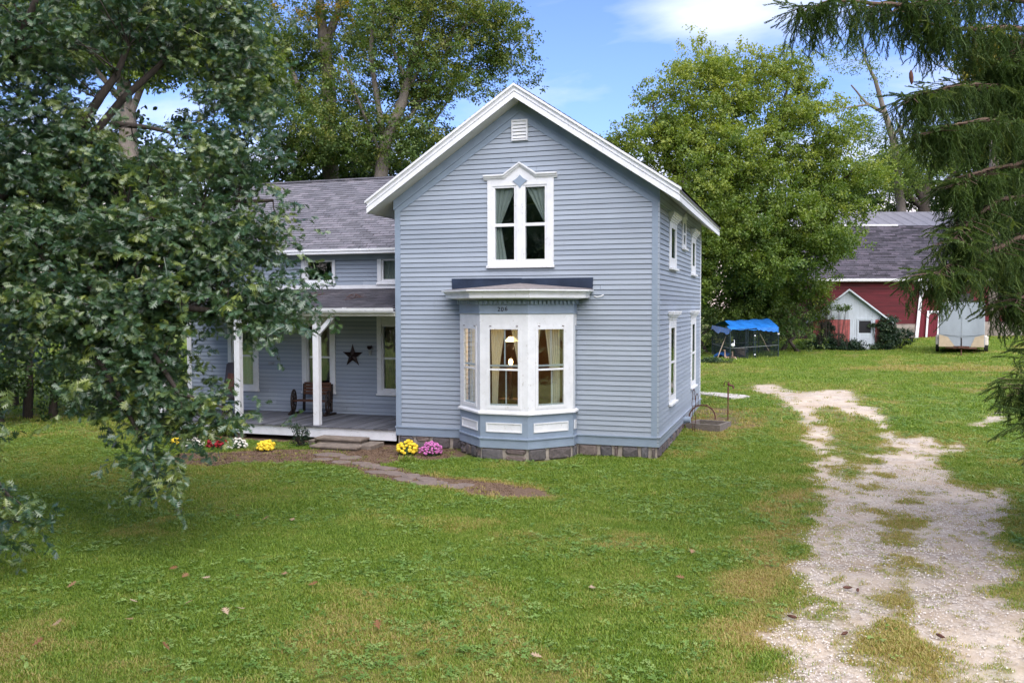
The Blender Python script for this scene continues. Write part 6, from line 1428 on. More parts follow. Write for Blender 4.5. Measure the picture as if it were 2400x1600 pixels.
tree('woodland_tree', 'thick trunked tree with a few orange leaves, left of the tall forked tree', 'tree', (770, 38),
     [[('g', .4), (770, 420, 38, .36), (775, 250, 38, .30), (765, 120, 38, .27), (752, 40, 38, .2), (740, -100, 38, .14)], [(768, 90, 38, .2), (790, 20, 38, .15), (800, -100, 38, .08)], [(775, 300, 38, .2), (700, 200, 37, .12), (650, 100, 37, .06)]],
     [(700, 130, 38, 110, 130, 1), (820, 100, 39, 80, 120, .7), (690, 270, 37, 90, 80, 1.2), (760, 340, 37, 120, 50, 1.4), (740, -80, 38, 180, 90, .8), (640, 380, 36, 80, 60, 1.2)], 230, 11, 0.45, 'woodspray', 'barkgrey', 22, (0.5, 0.22), 0.2, scale=(.55, .9),
     extra=lambda T_, T, rs_: (lambda q: scatter('turning_leaves', 'goldspray', q[0], q[1], q[2]*0.7, np.clip(rs_.normal(.6, .25, len(q[0])), 0, 1), T_, kind='stuff'))(sprays(np.array([at(745, 25, 37), at(720, 45, 37), at(800, 10, 37), at(690, 20, 37), at(820, 35, 37), at(660, 15, 37)]), 7, 0.4, rs_)))
tree('woodland_tree', 'pale trunked tree with yellow green leaves seen through the oak', 'tree', (305, 31),
     [[('g', .42), (305, 420, 31, .34), (300, 300, 31, .3), (285, 200, 31, .24), (270, 60, 31, .18), (260, -80, 31, .1)], [(300, 290, 31, .14), (340, 180, 31, .1), (380, 60, 31, .06)], [(295, 250, 31, .12), (220, 160, 30, .08), (190, 60, 30, .04)]],
     [(260, 90, 31, 130, 80, 1.2), (400, 110, 31, 100, 90, 1), (300, -60, 31, 240, 100, 1), (120, 60, 31, 110, 100, .8), (520, 100, 33, 90, 110, .8), (580, 200, 34, 70, 90, .8)], 230, 16, 0.45, 'maplespray', 'barkgrey', 23, (0.35, 0.2), 0.3, scale=(.9, 1.3))
# dark growth low behind the house, left and right of the wing
def thicket(name, label, items, seed, kind='darkspray', tint=(0.4, 0.2), sc=(0.9, 1.5), cat='trees', knd='stuff', per=13, dens=1.0):
    rs_ = np.random.default_rng(seed)
    c = at(items[0][0], 800, items[0][2]); T_ = empty(name, (c[0], c[1], gz(c[0], c[1])), label, cat, kind=knd)
    BB = [(at(px, py, d), (rx*d/FPX, (rx+ry)/2*d/FPX, ry*d/FPX), 1) for (px, py, d, rx, ry) in items]; limbs = []
    for (px, py, d, rx, ry) in items:
        b = at(px, 800, d); limbs.append([(b[0], b[1], gz(b[0], b[1])-.2, .16), (*at(px+rs_.normal(0, 20), py, d), .08), (*at(px+rs_.normal(0, 30), py-ry*0.7, d), .03)])
    nb = int(sum(B[1][0]*B[1][2] for B in BB)*2.2*dens); E1, E2, T = grow(limbs, BB, nb, rs_); V, F = fast_tubes(E1+E2, 5); meshobj('trunk', V, F, 'barkdark', T_)
    P, rot, s = sprays(T, per, 0.5, rs_, .8, *sc); lump = np.repeat(rs_.normal(0, 1, len(T)), per); keep = (P[:, 2] > height(P[:, 0], P[:, 1])+.1) & ~((P[:, 0] > -15.2) & (P[:, 0] < 0.8) & (P[:, 1] > -3) & (P[:, 1] < 10.2)) & ~((P[:, 0] > -16) & (P[:, 1] < 1.0) & (P[:, 1] > -12))
    scatter('crown', kind, P[keep], rot[keep], s[keep], np.clip(tint[0]+tint[1]*(.6*lump+.5*rs_.normal(0, 1, len(P))), 0, 1)[keep], T_, kind='stuff'); return T_
thicket('evergreen_clump', 'dark trees bunched low behind the wing roof ridge', [(660, 410, 38, 90, 60), (780, 400, 40, 90, 70), (900, 400, 40, 90, 55), (1010, 385, 41, 90, 45), (560, 390, 36, 80, 80), (860, 450, 42, 200, 60)], 31, dens=1.3)
thicket('broadleaf_thicket', 'dark shady thicket beyond the oak at the far left', [(60, 620, 27, 130, 200), (230, 640, 29, 120, 220), (380, 560, 31, 110, 240), (-120, 560, 26, 150, 260), (30, 420, 30, 160, 160), (300, 440, 33, 160, 140), (480, 430, 34, 110, 150)], 32, tint=(.3, .2), dens=1.5)
thicket('hedgerow', 'low dark bushes along the left edge of the lawn', [(120, 900, 27, 120, 80), (260, 920, 28, 110, 70), (0, 900, 26, 110, 90), (370, 930, 29, 80, 60), (-120, 880, 25, 110, 100), (330, 860, 30, 90, 80)], 33, tint=(.45, .25), sc=(.55, .95), dens=2.6, cat='hedge')
thicket('background_wood', 'far belt of dull green trees behind barn and maple', [(1400, 640, 75, 150, 140), (1620, 600, 78, 160, 160), (1850, 520, 80, 160, 190), (2080, 480, 82, 150, 130), (2300, 440, 80, 160, 160), (2480, 460, 78, 160, 200), (1100, 600, 72, 200, 160)], 34, 'woodspray', (.3, .2), (1.5, 2.3), knd='stuff', dens=0.45)

# the big maple right of the house
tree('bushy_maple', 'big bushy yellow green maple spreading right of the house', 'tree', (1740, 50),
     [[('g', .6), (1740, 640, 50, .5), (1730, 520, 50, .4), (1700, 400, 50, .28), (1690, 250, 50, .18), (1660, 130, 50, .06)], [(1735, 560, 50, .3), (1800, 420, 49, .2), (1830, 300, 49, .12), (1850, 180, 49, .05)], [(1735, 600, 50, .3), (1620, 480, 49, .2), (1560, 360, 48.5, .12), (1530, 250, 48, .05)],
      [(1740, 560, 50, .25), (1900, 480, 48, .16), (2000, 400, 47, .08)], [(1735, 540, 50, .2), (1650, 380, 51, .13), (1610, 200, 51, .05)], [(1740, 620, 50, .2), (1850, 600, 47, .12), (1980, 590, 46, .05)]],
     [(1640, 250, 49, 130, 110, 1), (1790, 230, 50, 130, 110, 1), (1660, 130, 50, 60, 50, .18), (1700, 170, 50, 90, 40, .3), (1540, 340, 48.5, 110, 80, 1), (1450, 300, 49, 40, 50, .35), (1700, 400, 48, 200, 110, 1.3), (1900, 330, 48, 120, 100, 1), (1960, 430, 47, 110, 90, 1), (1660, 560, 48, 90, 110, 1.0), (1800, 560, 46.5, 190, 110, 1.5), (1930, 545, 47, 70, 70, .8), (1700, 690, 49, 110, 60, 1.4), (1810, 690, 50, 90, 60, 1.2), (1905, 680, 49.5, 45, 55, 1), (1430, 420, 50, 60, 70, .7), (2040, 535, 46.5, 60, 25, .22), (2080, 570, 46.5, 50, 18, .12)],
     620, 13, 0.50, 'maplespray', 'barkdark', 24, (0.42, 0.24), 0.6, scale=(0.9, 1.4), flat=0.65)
thicket('shrub_row', 'dark undergrowth beneath the maple behind the kennel', [(1660, 790, 48.5, 50, 50), (1740, 780, 49, 60, 50), (1830, 780, 49.5, 50, 50), (1880, 800, 48.5, 40, 35), (1905, 760, 51, 32, 45), (1625, 800, 46, 30, 45), (1790, 740, 49.5, 90, 50)], 35, kind='woodspray', tint=(.35, .25), sc=(.55, .95), dens=2.8, cat='shrubs')
tree('young_maple', 'slimmer green maple right behind the back corner of the house', 'tree', (1622, 46), [[('g', .2), (1622, 640, 46, .16), (1612, 520, 46, .1), (1600, 420, 46, .05)]], [(1600, 560, 46, 90, 110, 1), (1650, 480, 46, 70, 80, .8), (1590, 680, 46, 60, 60, .7)], 130, 13, .45, 'maplespray', 'barkdark', 28, (.35, .22), .3, scale=(.8, 1.2))
tree('bare_topped_tree', 'thin half bare tree with forked pale limbs above the barn', 'tree', (2120, 72),
     [[('g', .4), (2110, 480, 72, .36), (2090, 330, 72, .28), (2065, 250, 72, .2), (2050, 190, 72, .15), (2030, 140, 72, .08), (2020, 100, 72, .04)], [(2068, 262, 72, .16), (2030, 240, 72, .1), (1995, 200, 72, .06)], [(2040, 245, 72, .1), (1980, 255, 71, .06), (1950, 235, 71, .03)], [(2090, 320, 72, .14), (2150, 260, 72, .08), (2180, 230, 72, .04)]],
     [(1990, 150, 72, 55, 50, .6), (1975, 120, 72, 40, 30, .4), (2050, 200, 72, 30, 60, .3), (1990, 270, 71, 55, 40, .5), (2060, 320, 72, 80, 60, 1.1), (2110, 400, 72, 100, 60, 1.6)], 130, 9, 0.55, 'finespray', 'barkpale', 25, (0.35, 0.2), 0.1, scale=(1.2, 1.9))
tree('dark_limbed_tree', 'spreading tree with black forked limbs directly behind the barn roof', 'tree', (2165, 78),
     [[('g', .6), (2165, 490, 78, .5), (2170, 440, 78, .42), (2185, 380, 78, .3), (2200, 300, 78, .15)], [(2166, 480, 78, .35), (2140, 420, 78, .3), (2120, 340, 78, .18), (2100, 280, 78, .08)], [(2160, 485, 78, .3), (2110, 440, 78, .2), (2070, 400, 78, .1)], [(2172, 470, 78, .28), (2230, 410, 78, .18), (2280, 340, 78, .1)]],
     [(2120, 380, 78, 100, 60, 1), (2230, 350, 79, 90, 70, 1), (2050, 440, 77, 70, 50, .9), (2330, 330, 80, 100, 100, 1), (2230, 450, 79, 110, 40, .9), (2420, 350, 80, 120, 120, 1)], 200, 12, 0.6, 'woodspray', 'barkdark', 26, (0.25, 0.18), 0.2, scale=(1.1, 1.7))
tree('yellow_green_tree', 'bright yellow green tree showing behind the spruce at far right', 'tree', (2330, 60), [[('g', .4), (2330, 400, 60, .3), (2320, 250, 60, .2), (2310, 120, 60, .06)]], [(2310, 140, 60, 60, 50, 1), (2380, 150, 60, 80, 70, 1), (2400, 260, 60, 80, 80, .8)], 80, 16, .6, 'goldspray', 'barkgrey', 27, (0.28, 0.12), .1, scale=(1.1, 1.6))

# ------------------------------------------------------------------ the near oak: limbs from a trunk left of the frame
rs_ = np.random.default_rng(41); ob = at(-330, 800, 15.0); oz = gz(ob[0], ob[1])
OT = empty('oak_tree', (ob[0], ob[1], oz), 'large dark oak with lobed leaves hanging over the lawn in the left foreground', 'tree')
def l3(*q): return [(*at(a, b, c), r) for a, b, c, r in q]
olimbs = [[(ob[0], ob[1], oz-.3, .42)]+l3((-330, 620, 15, .36), (-320, 450, 15, .32), (-300, 250, 15, .26), (-280, 0, 15, .2), (-260, -200, 15, .1)),
          l3((-325, 560, 15, .22), (-150, 500, 14.6, .14), (60, 440, 14.2, .10), (150, 330, 14, .085), (230, 230, 13.9, .07), (300, 110, 13.8, .04)),
          l3((60, 440, 14.2, .08), (200, 340, 14.2, .07), (290, 230, 14.2, .06), (400, 130, 14.3, .045), (490, 20, 14.4, .03), (520, -60, 14.4, .02)),
          l3((-325, 600, 15, .2), (-100, 560, 14.3, .15), (120, 520, 13.8, .11), (300, 520, 13.6, .08), (480, 500, 13.6, .05), (640, 470, 13.7, .025)),
          l3((-328, 640, 15, .2), (-100, 640, 14, .15), (60, 660, 13.4, .11), (250, 680, 13, .08), (420, 720, 12.9, .05), (620, 730, 13, .025)),
          l3((250, 680, 13, .06), (340, 800, 12.7, .045), (420, 920, 12.6, .03), (540, 960, 12.7, .015)), l3((150, 670, 13.1, .06), (220, 820, 12.6, .04), (300, 960, 12.3, .03), (360, 1080, 12.2, .015)),
          l3((-320, 420, 15, .18), (-120, 300, 14, .10), (30, 120, 13.5, .06), (80, 0, 13.2, .045), (90, -120, 13, .04)),
          l3((260, 290, 14, .05), (350, 300, 13.9, .035), (430, 320, 13.9, .02)), l3((-300, 640, 14.5, .12), (-200, 900, 12.5, .07), (-60, 1060, 11.6, .04), (20, 1160, 11.3, .015))]
def ob_(px, py, d, rx, ry, w=1): s = d/FPX; return (at(px, py, d), (rx*s, (rx+ry)*.5*s, ry*s), w)
oblobs = [ob_(80, 130, 13.8, 190, 150, .85), ob_(350, 60, 14.2, 190, 100, .7), ob_(540, 90, 14.3, 90, 140, .9), ob_(560, 250, 14.2, 70, 90, .8), ob_(120, 380, 13.8, 200, 110, 1.0), ob_(330, 400, 13.8, 180, 80, .9), ob_(530, 400, 13.6, 110, 80, .9), ob_(480, 330, 14, 90, 60, .5),
          ob_(150, 560, 13.4, 210, 100, 1.3), ob_(400, 560, 13.3, 190, 95, 1.5), ob_(600, 540, 13.5, 85, 90, 1.3), ob_(200, 720, 13, 190, 80, 1.1), ob_(430, 690, 12.9, 190, 60, 1.4), ob_(640, 720, 13, 85, 55, 1.1), ob_(320, 815, 12.7, 110, 60, 1.3), ob_(300, 900, 12.5, 100, 65, 1.0),
          ob_(470, 960, 12.6, 100, 40, 1.9), ob_(390, 985, 12.5, 60, 35, .35), ob_(300, 1080, 12.2, 90, 40, .6), ob_(370, 1110, 12.2, 60, 40, .7), ob_(60, 780, 12.8, 100, 70, .35), ob_(-90, 1000, 11.8, 70, 100, .35), ob_(10, 1200, 11.3, 50, 50, .8), ob_(-180, 300, 14, 160, 300, .5), ob_(-120, 700, 13.5, 160, 260, .6), ob_(200, -120, 14, 300, 100, .4)]
E1, E2, T = grow(olimbs, oblobs, 820, rs_, 0.05); V, F = fast_tubes(E1, 9); meshobj('trunk', V, F, 'barkdark', OT); V, F = fast_tubes(E2, 4); meshobj('branches', V, F, 'barkdark', OT)
P, rot, sc = sprays(T, 8, 0.25, rs_, .8, .75, 1.2)
ex_ = (((P-at(505, 835, 12.8))/np.array([.50, 1.2, .42]))**2).sum(1) > 1
keep = ex_ & (P[:, 2] > 0.35) & ~((P[:, 1] > -0.4) & (P[:, 0] > -14.5)); lump = np.repeat(rs_.normal(0, 1, len(T)), 8)
ti = np.clip(0.38+0.2*lump+0.14*rs_.normal(0, 1, len(P)), 0, 1); ti = np.where(rs_.random(len(P)) < .03, rs_.uniform(.8, 1.0, len(P)), ti)
scatter('crown', 'oakspray', P[keep], rot[keep], sc[keep], ti[keep], OT, kind='stuff')
# 290 nearest leaves, each a leaf of its own
lm = []
for i in range(6):
    k = MB(); rr = random.Random(60+i); oakleaf(k, (0, 0, 0), (1, 0, rr.uniform(-.2, .1)), (0, 0.1, 1), 1.0, rr.uniform(.05, .4)); me = bpy.data.meshes.new('leaf'); me.from_pydata(k.v, [], k.f); me.update(); me.materials.append(M['oaknear']); lm.append(me)
Pk = P[keep]; dep = (Pk-CAM)@FW; u_ = (Pk-CAM)@RT/dep*FPX+1200; v_ = 800-(Pk-CAM)@UP/dep*FPX; vis = np.where((u_ > 0) & (u_ < 760) & (v_ > 0) & (v_ < 1180))[0]; near = vis[np.argsort(dep[vis])[:290]]
for i in near:
    o = bpy.data.objects.new('leaf', lm[int(rs_.integers(6))]); COL.objects.link(o); q = Pk[i]-FW*0.12+rs_.normal(0, .04, 3); o.location = tuple(q); o.rotation_euler = (rs_.normal(0, .6), rs_.normal(.2, .6), rs_.uniform(0, 6.28)); s = rs_.uniform(.09, .15); o.scale = (s, s, s); put(o, OT)

# ------------------------------------------------------------------ the spruce on the right
rs_ = np.random.default_rng(51); sbp = at(2600, 800, 12.0); sz0 = gz(sbp[0], sbp[1]); SP = empty('norway_spruce', (sbp[0], sbp[1], sz0), 'drooping spruce with hanging branchlets in the right foreground', 'tree')
E = []; tr_ = [np.array([sbp[0], sbp[1], z]) for z in np.linspace(sz0-.3, 14, 16)]
for i in range(15): E.append((tr_[i], .30*(1-i/16)+.05, tr_[i+1], .30*(1-(i+1)/16)+.05))
V, F = fast_tubes(E, 12); meshobj('trunk', V, F, 'barkdark', SP)
bl = [  # (points px,py,d), strand density, strand length scale
    ([(2600, 40, 12), (2330, -20, 10.6), (2130, 10, 10), (1960, -10, 9.7), (1890, 5, 9.5)], 1.0, .62), ([(2600, 90, 12), (2360, 60, 10.6), (2250, 70, 10.2), (2180, 60, 10), (2130, -5, 9.8)], 1.1, .7),
    ([(2600, 60, 12), (2400, -40, 11.4), (2200, -40, 11.2), (2040, 0, 11)], .8, .6), ([(2600, 180, 12), (2420, 150, 10.8), (2330, 130, 10.4)], 1.3, .9),
    ([(2600, 230, 12), (2380, 205, 10.8), (2250, 200, 10.2), (2170, 210, 10), (2120, 235, 9.8)], 1.6, .52), ([(2600, 220, 12), (2400, 210, 11.6), (2300, 195, 11.3), (2200, 205, 11.2)], 1.1, .55),
    ([(2600, 330, 12), (2380, 290, 10.4), (2270, 275, 10), (2190, 285, 9.8), (2150, 300, 9.7)], 1.7, .5), ([(2600, 400, 12), (2420, 370, 10.6), (2330, 385, 10), (2260, 395, 9.7), (2225, 420, 9.6)], 1.7, .55),
    ([(2600, 500, 12), (2400, 450, 10.4), (2300, 470, 9.8), (2230, 520, 9.5), (2195, 560, 9.4)], 1.7, .5), ([(2600, 600, 12), (2400, 540, 10.2), (2290, 590, 9.6), (2210, 630, 9.3), (2165, 650, 9.2)], 1.8, .42),
    ([(2600, 560, 12), (2450, 520, 11), (2370, 560, 10.6), (2330, 620, 10.3)], 1.8, .6), ([(2600, 700, 12), (2450, 640, 10.4), (2390, 670, 10), (2345, 700, 9.8)], 1.6, .42), ([(2600, 760, 12), (2490, 740, 10.6), (2450, 780, 10.3), (2410, 830, 10.1)], 1.6, .42),
    ([(2600, 860, 12), (2540, 850, 9.6), (2480, 880, 9.1), (2440, 930, 8.9), (2415, 900, 8.8)], 1.1, .3), ([(2600, 300, 12), (2480, 280, 11.4), (2400, 330, 11), (2360, 380, 10.8)], 1.7, .7), ([(2600, 420, 12), (2480, 420, 11.6), (2420, 480, 11.2), (2380, 560, 11)], 1.7, .7), ([(2600, 120, 12), (2480, 60, 11.2), (2400, 90, 10.8), (2370, 140, 10.6)], 1.6, .7)]
SPt, SRo, SSc, HPt, HRo, HSc = [], [], [], [], [], []; EB = []; ET = []
ALLB = [([at(*p) for p in pts], dn, ls) for pts, dn, ls in [([(p[0]+(28 if p[0] < 2500 and p[2] < 11.9 and p[1] > 120 and p[1] < 800 else 0), p[1], p[2]) for p in pts], dn, ls) for pts, dn, ls in bl]]
ra_ = np.random.default_rng(77); rgt = radians(0)
for zi in np.linspace(1.6, 13.2, 26):
    for kk in range(3):
        az = ra_.uniform(-1.9, 1.2); R_ = (3.6 if zi < 8 else 3.6-(zi-8)*.5)*ra_.uniform(.8, 1.05); dd_ = RT*cos(az)+np.array([FW[0], FW[1], 0])*sin(az); b_ = np.array([sbp[0], sbp[1], zi])
        if abs(az) > 1.35 and az < 0: R_ *= .62
        ALLB.append(([b_, b_+dd_*R_*.4+np.array([0, 0, -.05]), b_+dd_*R_*.75+np.array([0, 0, -.25]), b_+dd_*R_+np.array([0, 0, -.3])], 1.3, .6))
def polyl(pts, n):
    pts = np.array(pts); t = np.linspace(0, len(pts)-1, n); i = np.minimum(t.astype(int), len(pts)-2); f = (t-i)[:, None]; return pts[i]*(1-f)+pts[i+1]*f
for pts, dn, ls in ALLB:
    W3_ = polyl(pts, 30); W3_ += np.cumsum(rs_.normal(0, .010, W3_.shape), 0)
    for i in range(29): EB.append((W3_[i], .035*(1-i/31)+.006, W3_[i+1], .035*(1-(i+1)/31)+.006))
    # side branches fan out to both sides of the limb
    for i in range(4, 30):
        for sgn in (-1, 1):
            if rs_.random() > .85: continue
            d = W3_[min(i+1, 29)]-W3_[i-1]; d /= np.linalg.norm(d)+1e-9; sd = np.cross(d, [0, 0, 1]); sd /= np.linalg.norm(sd)+1e-9; ln = rs_.uniform(.16, .62)*(1-0.55*i/30); tip = W3_[i]+sd*sgn*ln+d*ln*.6+np.array([0, 0, -.10*ln]); ET.append((W3_[i], .008, tip, .003))
            m_ = max(2, int(ln*11*dn)); 
            for j in range(m_):
                f = (j+rs_.random())/m_; SPt.append(W3_[i]+(tip-W3_[i])*f); SRo.append((rs_.normal(0, .13), rs_.normal(0, .13), rs_.uniform(0, 6.28))); SSc.append(rs_.uniform(.65, 1.15)*(.55+.6*ls))
            HPt.append(tip-(tip-W3_[i])*.25); HRo.append((0, rs_.normal(.35, .25), atan2(*(tip-W3_[i])[[1, 0]]))); HSc.append(rs_.uniform(.5, .85))
    m_ = int(38*dn)
    for j in range(m_):
        q = W3_[rs_.integers(3, 30)]; SPt.append(q+rs_.normal(0, .03, 3)); SRo.append((rs_.normal(0, .12), rs_.normal(0, .12), rs_.uniform(0, 6.28))); SSc.append(rs_.uniform(.7, 1.35)*(.55+.6*ls))
    q = W3_[29]; d = W3_[29]-W3_[27]; HPt.append(q); HRo.append((0, -.2, atan2(d[1], d[0]))); HSc.append(1.0)
    for j in range(5): HPt.append(W3_[29-j*2]); HRo.append((0, rs_.normal(-.1, .3), atan2(d[1], d[0])+rs_.normal(0, .6))); HSc.append(rs_.uniform(.6, .9))
# the lower free spray with upright tips
for (px, py, d, e, az) in ((2365, 935, 8.8, -1.1, 2.6), (2345, 960, 8.8, -.8, 2.8), (2375, 975, 8.8, -.5, 3.0), (2385, 1000, 8.8, .3, 2.8), (2370, 1030, 8.8, .6, 2.7), (2395, 920, 8.9, -.9, 2.4), (2360, 1050, 8.9, .9, 2.5), (2400, 1060, 8.9, 1.1, 2.8), (2395, 1040, 8.8, .8, 3.3), (2330, 985, 8.8, .2, 2.9), (2420, 960, 8.9, .5, 2.6), (2395, 880, 9.0, -.2, 2.9), (2385, 850, 9.1, .3, 3.2)):
    for j in range(3): HPt.append(at(px+60+rs_.normal(8, 8), py+rs_.normal(0, 10), d+rs_.normal(0, .08))); HRo.append((rs_.normal(0, .3), e+rs_.normal(0, .25), az+rs_.normal(0, .3))); HSc.append(rs_.uniform(.55, .95))
V, F = fast_tubes(EB, 6); meshobj('branches', V, F, 'twigred', SP); V, F = fast_tubes(ET, 3); meshobj('twigs', V, F, 'twigred', SP)
SPt = np.array(SPt); scatter('crown', 'strand', SPt, SRo, SSc, np.clip(.40+.2*rs_.normal(0, 1, len(SPt))-.03*(SPt[:, 2]-4), 0, 1), SP, kind='stuff')
HPt = np.array(HPt); scatter('shoot_tips', 'shoot', HPt, HRo, HSc, np.clip(.55+.2*rs_.normal(0, 1, len(HPt))-.04*(HPt[:, 2]-4), 0, 1), SP, kind='stuff')
for (px, py, d) in ((2135, 165, 9.9), (2247, 420, 9.6), (2285, 80, 10.2)):
    a = Vector(at(px, py, d)); MB().tube([a, a+Vector((0, 0, -.03)), a+Vector((0.005, 0, -.08)), a+Vector((0.01, 0, -.13)), a+Vector((0.01, 0, -.16))], [.006, .02, .024, .018, .005], 8).build('cone', M['rust'], SP)

# ------------------------------------------------------------------ smaller plants
def bush(name, label, cat, items, kind, per, seed, sc=(.6, 1.0), tint=(.4, .2), group=None):
    rs_ = np.random.default_rng(seed); c = items[0][0]; T_ = empty(name, (c[0], c[1], gz(c[0], c[1])), label, cat, group); Pp = []
    E_ = []
    for c, r, n in items:
        v = rs_.normal(0, 1, (n, 3)); v /= np.linalg.norm(v, axis=1, keepdims=True); q = np.array(c)+v*np.array(r)*(rs_.random((n, 1))**.4); Pp.append(q)
        for j in range(0, n, max(1, n//14)): E_.append((np.array([c[0], c[1], gz(c[0], c[1])]), .012, q[j], .004))
    Pp = np.concatenate(Pp); Pp = Pp[Pp[:, 2] > height(Pp[:, 0], Pp[:, 1])-.02]; n = len(Pp); V, F = fast_tubes(E_, 4); meshobj('stems', V, F, 'barkdark', T_)
    scatter('leaves', kind, Pp, np.stack([rs_.normal(0, .4, n), rs_.normal(0, .4, n), rs_.uniform(0, 6.28, n)], 1), rs_.uniform(*sc, n), np.clip(rs_.normal(*tint, n), 0, 1), T_, kind='stuff'); return T_
def fp(x, y, n=0.0): # point in front of the shed elevation
    q = FSH(shu(x), n, shz(y)); return q
bush('vine_mound', 'mound of dark ivy covering the left half of the shed front', 'vine', [(fp(330, 800, .7), (1.3, .6, .55), 190), (fp(500, 830, .9), (1.2, .5, .45), 170), (fp(200, 820, .6), (.9, .6, .5), 110), (fp(290, 680, .3), (.45, .3, .7), 80), (fp(620, 870, .9), (.5, .4, .25), 50), (fp(60, 860, .5), (.8, .5, .35), 60)], 'vinespray', 1, 61)
bush('climbing_vine', 'green vine climbing the right corner of the shed', 'vine', [(fp(970, 600, .15), (.45, .35, .65), 110), (fp(980, 760, .3), (.55, .4, .6), 120), (fp(860, 590, .1), (.45, .12, .12), 26), (fp(870, 850, .4), (.55, .4, .25), 60), (fp(1120, 720, -.3), (.8, .5, .55), 130), (fp(1020, 540, .1), (.3, .3, .2), 30)], 'vinespray', 1, 62, tint=(.6, .25))
bush('overhanging_bough', 'leafy maple bough hanging in front of the shed gable', 'branch', [(fp(420, 400, 1.2), (.6, .5, .22), 16), (fp(280, 330, 1.0), (.6, .5, .4), 34), (fp(520, 420, 1.2), (.35, .3, .10), 5), (fp(210, 470, 1.0), (.6, .5, .35), 30)], 'maplespray', 1, 63, (.55, .8), (.2, .15))
g = ground_at(706, 1046); bush('foundation_shrub', 'small sparse dark shrub left of the concrete steps', 'shrub', [((g[0], g[1], gz(g[0], g[1])+.22), (.30, .22, .22), 34), ((g[0]-.05, g[1], gz(g[0], g[1])+.45), (.25, .2, .12), 9)], 'vinespray', 1, 64, (.28, .5))
g = ground_at(955, 1083); bush('lily_clump', 'small tuft of green blades in front of the right yellow mum', 'plant', [((g[0], g[1], gz(g[0], g[1])+.02), (.14, .12, .02), 9)], 'talltuft', 1, 65, (1.0, 1.6), (.35, .1))
g = ground_at(1668, 850); bush('weed_patch', 'tall weeds at the left foot of the kennel', 'weeds', [((g[0], g[1], gz(g[0], g[1])+.1), (1.1, .7, .15), 50)], 'vinespray', 1, 66, (.6, 1.0), (.8, .2))

# ------------------------------------------------------------------ lawn
def lawn(n, d0, d1, wpow=1.0):
    """points spread over the yard between two distances from the viewer's end of it"""
    r = rng
    d = np.sqrt(r.uniform(d0*d0, d1*d1, n)); lat = r.uniform(-0.72, 0.80, n)*d; x = CAM[0]+FW[0]*d+RT[0]*lat; y = CAM[1]+FW[1]*d+RT[1]*lat; return x, y
def hscat(name, sk, x, y, sc, tint, **kw):
    z = height(x, y); n = len(x); rot = np.stack([rng.normal(0, .12, n), rng.normal(0, .12, n), rng.uniform(0, 6.28, n)], 1); return scatter(name, sk, np.stack([x, y, z], 1), rot, sc, tint, None, **kw)
house = lambda x, y: ((x > -14.0) & (x < -6.3) & (y > -0.05) & (y < 9)) | ((x > -6.38) & (x < -.02) & (y > 0.02) & (y < 8.7)) | ((x > -4.6) & (x < -1.87) & (y > -1.1) & (y < .1)) | ((x > -8.3) & (x < -6.9) & (y > -1.0) & (y < 0))
X, Y, SC, TI = [], [], [], []
for n, a, b, s in ((72000, 7.0, 14, 1.0), (74000, 13.5, 24, 1.25), (70000, 23, 62, 2.0)):
    x, y = lawn(n, a, b); d, so, dr = fields(x, y); keep = ~house(x, y) & (rng.random(n) > np.clip(so*1.0, 0, .96)) & (rng.random(n) > d*.965); x, y, d, so, dr = x[keep], y[keep], d[keep], so[keep], dr[keep]; m_ = len(x)
    lum = fbm(x, y, 2.0, 71); fine_ = fbm(x, y, 0.35, 73, 3); t = .18+.45*(fine_-.35)+.35*(lum-.45)+rng.normal(0, .09, m_)+dr*.8+d*.45+so*.3; t = np.clip(t, 0, 1); sc = s*(0.45+1.15*fbm(x, y, 0.45, 75, 3)**1.3)*rng.uniform(.8, 1.25, m_)*(1-.35*d)
    X.append(x); Y.append(y); SC.append(sc); TI.append(t)
X, Y, SC, TI = map(np.concatenate, (X, Y, SC, TI)); hscat('grass', 'tuft', X, Y, SC, TI, kind='stuff')
x, y = lawn(3600, 7.2, 45); d, so, dr = fields(x, y); k_ = ~house(x, y) & (d < .35) & (so < .6) & (fbm(x, y, 1.0, 77) > .52); hscat('long_grass', 'talltuft', x[k_], y[k_], rng.uniform(.6, 1.1, k_.sum())*np.where(y[k_] > 5, 1.4, 1), np.clip(.22+dr[k_]*.5+rng.normal(0, .1, k_.sum()), 0, 1), kind='stuff')
x, y = lawn(42000, 7.2, 30); d, so, dr = fields(x, y); cp = fbm(x, y, 1.1, 81, 4)+.10*fbm(x, y, 0.3, 83)+.08*sst(-3, -9, x)*0; k_ = ~house(x, y) & (d < .3) & (so < .3) & (cp > .40+.14*dr+.26*rng.random(len(x))); hscat('clover', 'clover', x[k_], y[k_], rng.uniform(.5, 1.0, k_.sum()), rng.uniform(0, 1, k_.sum()), kind='stuff')
x, y = lawn(1600, 7.2, 26); d, so, dr = fields(x, y); k_ = ~house(x, y) & (d < .3) & (so < .5) & (fbm(x, y, 1.4, 85) > .52); hscat('lawn_weeds', 'weed', x[k_], y[k_], rng.uniform(.5, 1.1, k_.sum()), rng.uniform(.2, 1, k_.sum()), kind='stuff')
# gravel
x, y = lawn(150000, 7.2, 19); d, so, dr = fields(x, y); k_ = (rng.random(len(x)) < (d-.15)*(.35+.8*sst(.4, .6, fbm(x, y, .8, 91)))); x, y = x[k_], y[k_]; hscat('gravel', 'pebble', x, y, rng.uniform(.005, .013, len(x)), np.clip(rng.normal(.6, .25, len(x)), 0, 1), kind='stuff')
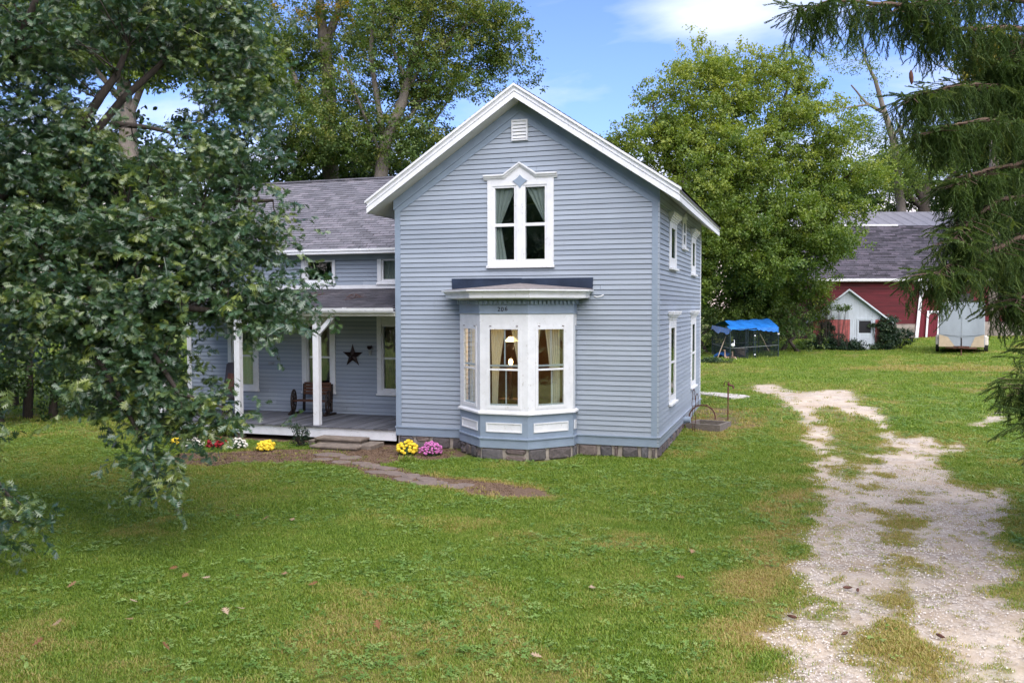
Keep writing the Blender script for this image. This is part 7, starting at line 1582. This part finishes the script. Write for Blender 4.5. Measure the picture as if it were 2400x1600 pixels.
# chopped mulch and dead grass on the bed
x, y = rng.uniform(-14, -2, 9000), rng.uniform(-5, -.1, 9000); d, so, dr = fields(x, y); k_ = (so > .5) & ~house(x, y); x, y = x[k_], y[k_]; hscat('mulch', 'chip', x, y, rng.uniform(.7, 1.2, len(x)), rng.random(len(x)), kind='stuff') if len(x) else None
# fallen leaves on the lawn
lf = []
for i in range(3):
    k = MB(); rr = random.Random(80+i); oakleaf(k, (0, 0, 0), (1, 0, 0), (0, 0, 1), .13, rr.uniform(-.5, .3)); me = bpy.data.meshes.new('fallen_leaf'); me.from_pydata(k.v, [], k.f); me.update(); me.materials.append(M['dryleaf']); lf.append(me)
for i, (px, py) in enumerate([(72, 1530), (535, 1455), (889, 1489), (426, 1365), (472, 1365), (313, 1460), (400, 1540), (562, 1215), (575, 1437), (325, 1424), (430, 1430), (720, 1383), (670, 1350), (1273, 1556), (1385, 1382), (1582, 1362), (1620, 1308), (155, 1390), (120, 1480), (690, 1222), (612, 1228), (395, 1345)]):
    g = ground_at(px, py); o = bpy.data.objects.new('fallen_leaf', lf[i % 3]); COL.objects.link(o); o.location = (g[0], g[1], gz(g[0], g[1])+.07); o.rotation_euler = (random.uniform(-.4, .4), random.uniform(-.4, .4), random.uniform(0, 6)); tag(o, 'dry tan fallen leaf lying on the front lawn', 'leaf', 'fallen leaves on the front lawn')
# trees across the road, seen in panes; unseen near crowns added to shade lawn
thicket('roadside_wood', 'wood across the road in front of the house', [], 90, 'woodspray') if False else None
rs2 = np.random.default_rng(95); RW_ = empty('roadside_wood', (0, -55, 0), kind='stuff'); cs = np.array([[x_+rs2.normal(0, 2), -58+rs2.normal(0, 4), rs2.uniform(5, 8)] for x_ in np.linspace(-55, 55, 15)]+[[-9, -22.5, 8.5], [-10.5, -24, 10], [-5, -27, 9]]); T = np.concatenate([c+rs2.normal(0, 1, (70, 3))*np.array([3.2, 3, 3.6]) for c in cs]); P, rot, s = sprays(T, 9, .8, rs2, .8, 2.0, 3.0); kk = P[:, 2] > .3
scatter('crown', 'darkspray', P[kk], rot[kk], s[kk], rs2.random(kk.sum()), RW_, kind='stuff'); V, F = fast_tubes([(np.array([c[0], c[1], -.3]), .4, c, .15) for c in cs], 8); meshobj('trunks', V, F, 'barkdark', RW_)
# overhead service wire at the left
tag(MB().tube([tuple(at(60, 742, 24)), tuple(at(230, 733, 24)), tuple(at(420, 718, 24.5)), tuple(at(560, 706, 22.5))], .010, 5).build('overhead_wire', M['galv']), 'thin pale wire stretched across the dark trees at left', 'wire')
